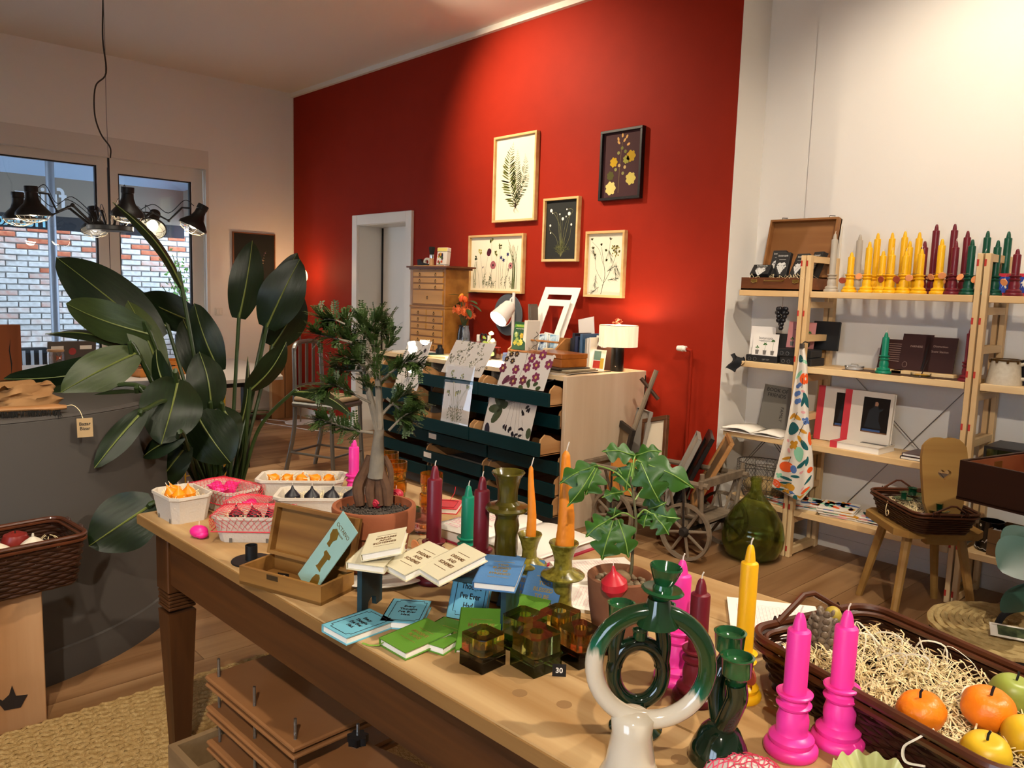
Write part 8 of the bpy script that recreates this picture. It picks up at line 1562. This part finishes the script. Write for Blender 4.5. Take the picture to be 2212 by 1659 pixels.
def lobed(b, tp, wpx, d0=0, roll=0, stalk=None):
    P0, P1 = jp(*b, d0), jp(*tp, d0-.01); x = P1-P0; L_ = x.length; x.normalize(); c_ = (EYEV-OJ-P0).normalized(); n_ = (c_-x*c_.dot(x)).normalized(); n_ = Quaternion(x, roll) @ n_; y_ = n_.cross(x); B = wpx*DJ/FPX
    M = Matrix(((x.x, y_.x, n_.x, P0.x), (x.y, y_.y, n_.y, P0.y), (x.z, y_.z, n_.z, P0.z), (0, 0, 0, 1)))
    def f(u, v):
        prof = math.sin(PI*min(1, u*.97+.03))**.6*(.34+.66*abs(math.cos(2.6*PI*u+.4)))*(1.0 if u < .75 else 1-.5*(u-.75)/.25); yy = (v-.5)*B*prof*1.15
        return V(u*L_, yy, -.25*abs(yy)+.14*L_*math.sin(PI*u)+.04*B*math.sin(9*u+5*v))
    o = part('leaf', MB().grid(f, 22, 6), LJ, j, 80); o.matrix_local = M; part('midrib', MB().tube([f(u/10, .5)+V(0, 0, .0012) for u in range(11)], .0011, 4), VEIN, o)
    if stalk: part('leaf_stalk', MB().tube(bez([jp(*stalk), (jp(*stalk)+P0)/2+V(0, 0, .012), P0], 5), .0016, 5), VEIN, j)
for a in (((1290, 1005), (1208, 1045), 52, .03, .3, (1370, 1060)), ((1285, 1010), (1225, 1095), 38, .0, -.2, None), ((1290, 1012), (1265, 1070), 62, .0, .1, None), ((1372, 985), (1300, 975), 50, .02, .5, (1364, 1030)), ((1372, 985), (1430, 975), 46, .04, -.5, None), ((1375, 995), (1500, 1055), 62, -.02, -.3, (1366, 1035)), ((1385, 1000), (1425, 1085), 70, -.03, .1, None), ((1365, 1000), (1352, 1060), 60, .02, .1, None), ((1345, 1040), (1335, 1010), 40, .03, .4, None),
 ((1400, 1060), (1445, 1025), 50, .05, .2, (1372, 1080)), ((1345, 1063), (1300, 1075), 32, .02, .3, (1370, 1080)), ((1395, 1065), (1425, 1110), 40, .04, -.2, None), ((1320, 1120), (1265, 1160), 58, -.02, .3, (1372, 1120)), ((1325, 1125), (1300, 1210), 68, -.03, .1, None), ((1335, 1122), (1358, 1205), 58, -.03, -.2, None), ((1325, 1118), (1330, 1095), 30, .0, 0, None), ((1405, 1108), (1470, 1120), 40, 0, .2, (1374, 1120)), ((1412, 1112), (1445, 1155), 46, -.01, -.2, None), ((1400, 1105), (1390, 1140), 44, .02, .2, None), ((1400, 1100), (1440, 1085), 36, .02, .2, None)): lobed(*a)
t = fruit('wax_apple_candle', tuple(TZ(1327, 1262, ZB+.150)), 'small red apple candle in the earthen pot of the young tree', mat('apple_bright_wax', 'c02430', .35, coat=.2), 1.15, .15)
# ---------------------------------------------------------------- ring shaped ceramic candle holders
def glaze_ring(name, z_lo, z_hi):
    if name in MATS: return MATS[name]
    m = bpy.data.materials.new(name); m.use_nodes = True; nt = m.node_tree; b = nt.nodes['Principled BSDF']; b.inputs['Roughness'].default_value = .12; b.inputs['Coat Weight'].default_value = .5
    tc = nt.nodes.new('ShaderNodeTexCoord'); sp = nt.nodes.new('ShaderNodeSeparateXYZ'); nz = nt.nodes.new('ShaderNodeTexNoise'); nz.inputs['Scale'].default_value = 90; mp = nt.nodes.new('ShaderNodeMapping'); mp.inputs['Scale'].default_value = (1, 1, .12)
    ad = nt.nodes.new('ShaderNodeMath'); ad.operation = 'MULTIPLY_ADD'; ad.inputs[1].default_value = .05; rp = nt.nodes.new('ShaderNodeValToRGB'); mr = nt.nodes.new('ShaderNodeMapRange'); mr.inputs[1].default_value = z_lo; mr.inputs[2].default_value = z_hi
    L = nt.links; L.new(tc.outputs['Object'], sp.inputs[0]); L.new(tc.outputs['Object'], mp.inputs[0]); L.new(mp.outputs[0], nz.inputs[0]); L.new(nz.outputs[0], ad.inputs[0]); tilt_ = nt.nodes.new('ShaderNodeMath'); tilt_.operation = 'MULTIPLY_ADD'; tilt_.inputs[1].default_value = .42; L.new(sp.outputs[0], tilt_.inputs[0]); L.new(sp.outputs[2], tilt_.inputs[2]); L.new(tilt_.outputs[0], ad.inputs[2]); L.new(ad.outputs[0], mr.inputs[0]); L.new(mr.outputs[0], rp.inputs[0])
    e = rp.color_ramp.elements; e[0].position = .0; e[0].color = lin('cdc1ac'); e[1].position = 1; e[1].color = lin('14301a'); x = e.new(.45); x.color = lin('cdc1ac'); x = e.new(.52); x.color = lin('0f5a44'); x = e.new(.66); x.color = lin('173d1c')
    L.new(rp.outputs[0], b.inputs['Base Color']); MATS[name] = m; return m
pR = TZ(1358, 1715, ZB); aR = math.radians(46)
rg = thing('ring_candlestick', 'white and green glazed ring shaped ceramic candlestick in the foreground', 'candlestick', tuple(pR), aR); MR = MPP(pR+V(0, 0, .15)); RC = HT(pR, 1400, 1450); RR = 122*MR; rt = 20*MR
GLR = glaze_ring('white_green_glaze', RC-.075, RC+.125)
cup = [(0, 0), (.013, .0), (.014, .012), (.016, .022), (.034, .030), (.038, .034), (.034, .038), (.018, .037), (.016, .045), (.022, .056), (.029, .075), (.027, .078), (.022, .068), (.012, .052), (0, .05)]
m = MB(); m.tube([(RR*math.cos(2*PI*k/48)+.022, 0, RC+RR*math.sin(2*PI*k/48)) for k in range(48)], rt, 14, True); m.lathe([(0, 0), (.058, 0), (.06, .006), (.05, .02), (.036, .05), (.029, RC-RR-.02), (.031, RC-RR+.004), (.02, RC-RR+.012), (0, RC-RR+.014)], 32); part('ring', m, GLR, rg, 60)
part('candle_cup', MB().lathe([(a*.80, b*.82) for a, b in cup], 30, TR(.03, 0, RC+RR+.004) @ RY(.10)), mat('green_glaze', '123a20', .12, var=('1d5a30', 20, .2), coat=.6), rg)
part('neck', MB().lathe([(.030, -.026), (.020, -.006), (.0155, .012)], 24, TR(.028, 0, RC+RR+.008)), GLR, rg)
DG = mat('dark_green_glaze', '07130c', .07, var=('0f2a18', 14, .25), coat=.7)
def cupat(t, p, s=1, M=None): part('candle_cup', MB().lathe([(0, 0), (.012*s, 0), (.016*s, .01*s), (.023*s, .018*s), (.025*s, .045*s), (.027*s, .048*s), (.023*s, .049*s), (.019*s, .04*s), (0, .03*s)], 26, TR(*p)), mat('green_glaze', '123a20', .12, coat=.6), t)
p2 = TZ(1372, 1575, ZB); g2 = thing('ring_candlestick', 'dark green ring candlestick with three cups seen through the white ring', 'candlestick', tuple(p2), math.radians(48)); R2, C2 = .041, HT(p2, 1385, 1455); m = MB(); m.tube([(R2*math.cos(2*PI*k/40), 0, C2+R2*1.25*math.sin(2*PI*k/40)) for k in range(40)], .0128, 12, True); m.tube([(0, 0, .005), (0, 0, C2-R2*1.15)], [.022, .0165], 16); m.lathe([(0, 0), (.042, 0), (.044, .005), (.034, .012), (.02, .025), (0, .03)], 30)
m.tube(bez([(-.038, 0, C2+.01), (-.040, 0, C2+.05), (-.035, 0, C2+.082)], 5), .0125, 10); m.tube(bez([(.038, 0, C2+.01), (.040, 0, C2+.05), (.035, 0, C2+.082)], 5), .0125, 10); part('ring', m, DG, g2, 60)
cupat(g2, (-.033, 0, C2+.078), .85); cupat(g2, (.033, 0, C2+.078), .85); cupat(g2, (0, 0, C2+R2*1.2), .5)
p3 = TZ(1552, 1640, ZB); g3 = thing('forked_candlestick', 'dark green forked ceramic candlestick with two cups', 'candlestick', tuple(p3), math.radians(20)); m = MB(); m.lathe([(0, 0), (.046, 0), (.048, .007), (.042, .025), (.03, .05), (.02, .06), (0, .065)], 30); m.tube(bez([(0, 0, .04), (.012, -.01, .075), (.024, -.015, .115), (.022, -.02, .142)], 5), .0165, 12); m.tube(bez([(-.002, .01, .05), (-.012, .015, .10), (-.008, .02, .135), (.0, .03, .155)], 5), .0155, 12); part('body', m, DG, g3, 60); cupat(g3, (.022, -.02, .138), .95); cupat(g3, (.0, .03, .152), .95)
# ---------------------------------------------------------------- foreground candles
tcandle(1460, 1468, 1487, 1200, 'pink', 'pink column candle behind the white ceramic ring', .042); tcandle(1500, 1510, 1523, 1238, 'burg', 'burgundy column candle behind the white ceramic ring', .040); tcandle(1600, 1505, 1607, 1158, 'yellow', 'tall yellow column candle with a red wooden tag', .036, 'b', 1)
tcandle(1707, 1622, 1730, 1308, 'pink', 'pink column candle in the foreground, left one of the pair', .042); tcandle(1808, 1605, 1822, 1300, 'pink', 'pink column candle in the foreground, right one of the pair', .042)
# large basket with straw, fruit
LBc = V(-.435, 1.39, ZB); aL = math.radians(-16)
lbk = thing('wicker_basket', 'large dark wicker basket of straw and fruit candles in the foreground', 'basket', tuple(LBc), aL); basket(lbk, .50, .33, .092, 1.14, rows=10, n=128, thick=.0065); straw_bed(lbk, .44, .28, .045, 1400, 95, .022, .0011, long=.075)
m = MB(); random.seed(96)
for k in range(26): x, y = random.uniform(-.2, .22), random.uniform(-.02, .16); a = random.random()*6.28; m.tube(bez([(x, y*.9, .055), (x+.02*math.cos(a), y*.9+.02*math.sin(a), .085+random.random()*.025), (x+.05*math.cos(a+.8), y*.9+.03*math.sin(a+.8), .09), (x+.07*math.cos(a+1.2), y*.9+.03*math.sin(a+1.2), .065)], 4), .0016, 4, flat=.4)
part('long_straw', m, mat('white_straw', 'e8dfc8', .7), lbk, 0, kind='stuff')
part('loose_curl', MB().tube(bez([(.12, -.15, .095), (.115, -.178, .085), (.095, -.178, .06), (.10, -.178, .04), (.13, -.178, .05)], 5), .0022, 4), mat('white_straw', 'e8dfc8', .7), lbk)
def inL(px, py, z): return tuple(TZ(px, py, ZB+z))
CLE = mat('clementine_wax', 'ee7a0c', .38, bump=(120, .35), var=('f2881c', 12, .3)); LEM = mat('yellow_fruit_wax', 'd8a818', .4, var=('e8c030', 10, .3)); GPR = mat('green_fruit_wax', '8a9a3c', .4, var=('a8b050', 8, .3))
def clem(px, py, label, m_, s=1.0, squash=.78, rz=0, z=.095, ribs=8):
    t = thing('fruit_candle', label, 'fruit', inL(px, py, z), rz); t.rotation_euler = (.15, -.15, rz)
    def f(u, v): a = 2*PI*u; q = math.sin(PI*v)**.85; r_ = .037*s*q*(1+.025*math.cos(ribs*a)*(1-abs(2*v-1))); return V(r_*math.cos(a), r_*math.sin(a), -.037*s*squash*math.cos(PI*v)-.006*s*math.exp(-((1-v)*9)**2))
    part('fruit', MB().grid(f, 40, 20, wrap=True), m_, t, 80); part('stem_wick', MB().tube([(0, 0, .037*s*squash-.007), (.001, 0, .037*s*squash+.004), (.004, 0, .037*s*squash+.009)], .002*s, 6), mat('black_wick', '15100c', .8), t)
clem(1990, 1535, 'orange clementine candle near the basket rim', CLE, .95, .8, .4); clem(2135, 1530, 'larger orange clementine candle beside the pear', CLE, 1.05, .8, 1.4); clem(2185, 1500, 'pale green pear candle behind the clementine', GPR, .9, 1.0, 2, .09, 5); clem(2130, 1625, 'yellow quince candle with dark stalk at the bottom edge', LEM, .9, .8, 1, .085, 5); clem(2215, 1590, 'yellow lemon candle cut by the picture edge', LEM, .85, .9, 2, .085, 5)
# pine cone candle
pc = thing('pine_cone_candle', 'grey brown artichoke shaped candle in the basket corner', 'candle', inL(1778, 1395, .06), .3); PCM = mat('cone_wax', '5a4a3c', .45, var=('8a7a68', 30, .3)); part('core', MB().ball((0, 0, .02), (.03, .03, .048), 16, 12), PCM, pc); m = MB()
for r_ in range(9):
    v = (r_+.5)/9; rr_ = .032*math.sin(PI*(v*.85+.12))**.7; z = -.028+.10*v; n_ = max(5, int(13*math.sin(PI*(v*.8+.15))))
    for k in range(n_): a = 2*PI*(k+.5*(r_ % 2))/n_; m.ball((0, 0, 0), (.005, .0075, .009), 8, 6, TR(rr_*math.cos(a), rr_*math.sin(a), z) @ RZ(a) @ RY(.35))
part('scales', m, PCM, pc, 0, kind='stuff'); part('tip', MB().ball((.012, .01, .062), (.016, .016, .016), 12, 8), mat('cone_yellow', 'b09a3a', .5), pc)
# netted packet and leaf dish at the bottom edge
mg = thing('netted_packet', 'white packet under pink netting at the bottom edge', 'packet', tuple(TZ(1610, 1690, ZB)), math.radians(45)); 
def pk(u, v): return V((u-.5)*.12, (v-.5)*.09, .035*(math.sin(PI*u)*math.sin(PI*v))**.5+.003*math.sin(u*23+v*17))
part('packet', MB().grid(pk, 20, 14), mat('packet_white', 'd8cfc4', .8), mg, 80); m = MB()
for k in range(15): m.tube([pk(min(1, max(0, k/14+.04*math.sin(i*.8))), i/16)+V(0, 0, .002) for i in range(17)], .0011, 3); 
for k in range(11): m.tube([pk(i/18, min(1, max(0, k/10+.04*math.sin(i*.9))))+V(0, 0, .002) for i in range(19)], .0011, 3)
part('net', m, mat('pink_net', 'd84a64', .5), mg, 0, kind='stuff')
ld = thing('leaf_dish', 'pale green pleated leaf shaped dish at the bottom edge', 'dish', tuple(TZ(1892, 1722, ZB)), .2); part('dish', MB().grid(lambda u, v: V((.012+.05*v)*math.cos(2*PI*u), (.012+.05*v)*math.sin(2*PI*u), .004+.028*v*v+.005*v*math.cos(14*2*PI*u)), 112, 6, wrap=True), mat('pale_green_ceramic', 'b5b878', .35), ld, 80); part('foot', MB().lathe([(0, .0), (.02, 0), (.02, .008), (0, .009)], 20), mat('pale_green_ceramic', 'b5b878', .35), ld)
# ---------------------------------------------------------------- lettering becomes plain meshes
bpy.context.view_layer.update(); dgr = bpy.context.evaluated_depsgraph_get()
for o in [o for o in SC.objects if o.type == 'FONT']:
    me = bpy.data.meshes.new_from_object(o.evaluated_get(dgr)); me.name = 'lettering'; pr_, ml, nm = o.parent, o.matrix_local.copy(), o.name
    bpy.data.objects.remove(o); q = bpy.data.objects.new('lettering', me); COL.objects.link(q); q.parent = pr_; q.matrix_local = ml
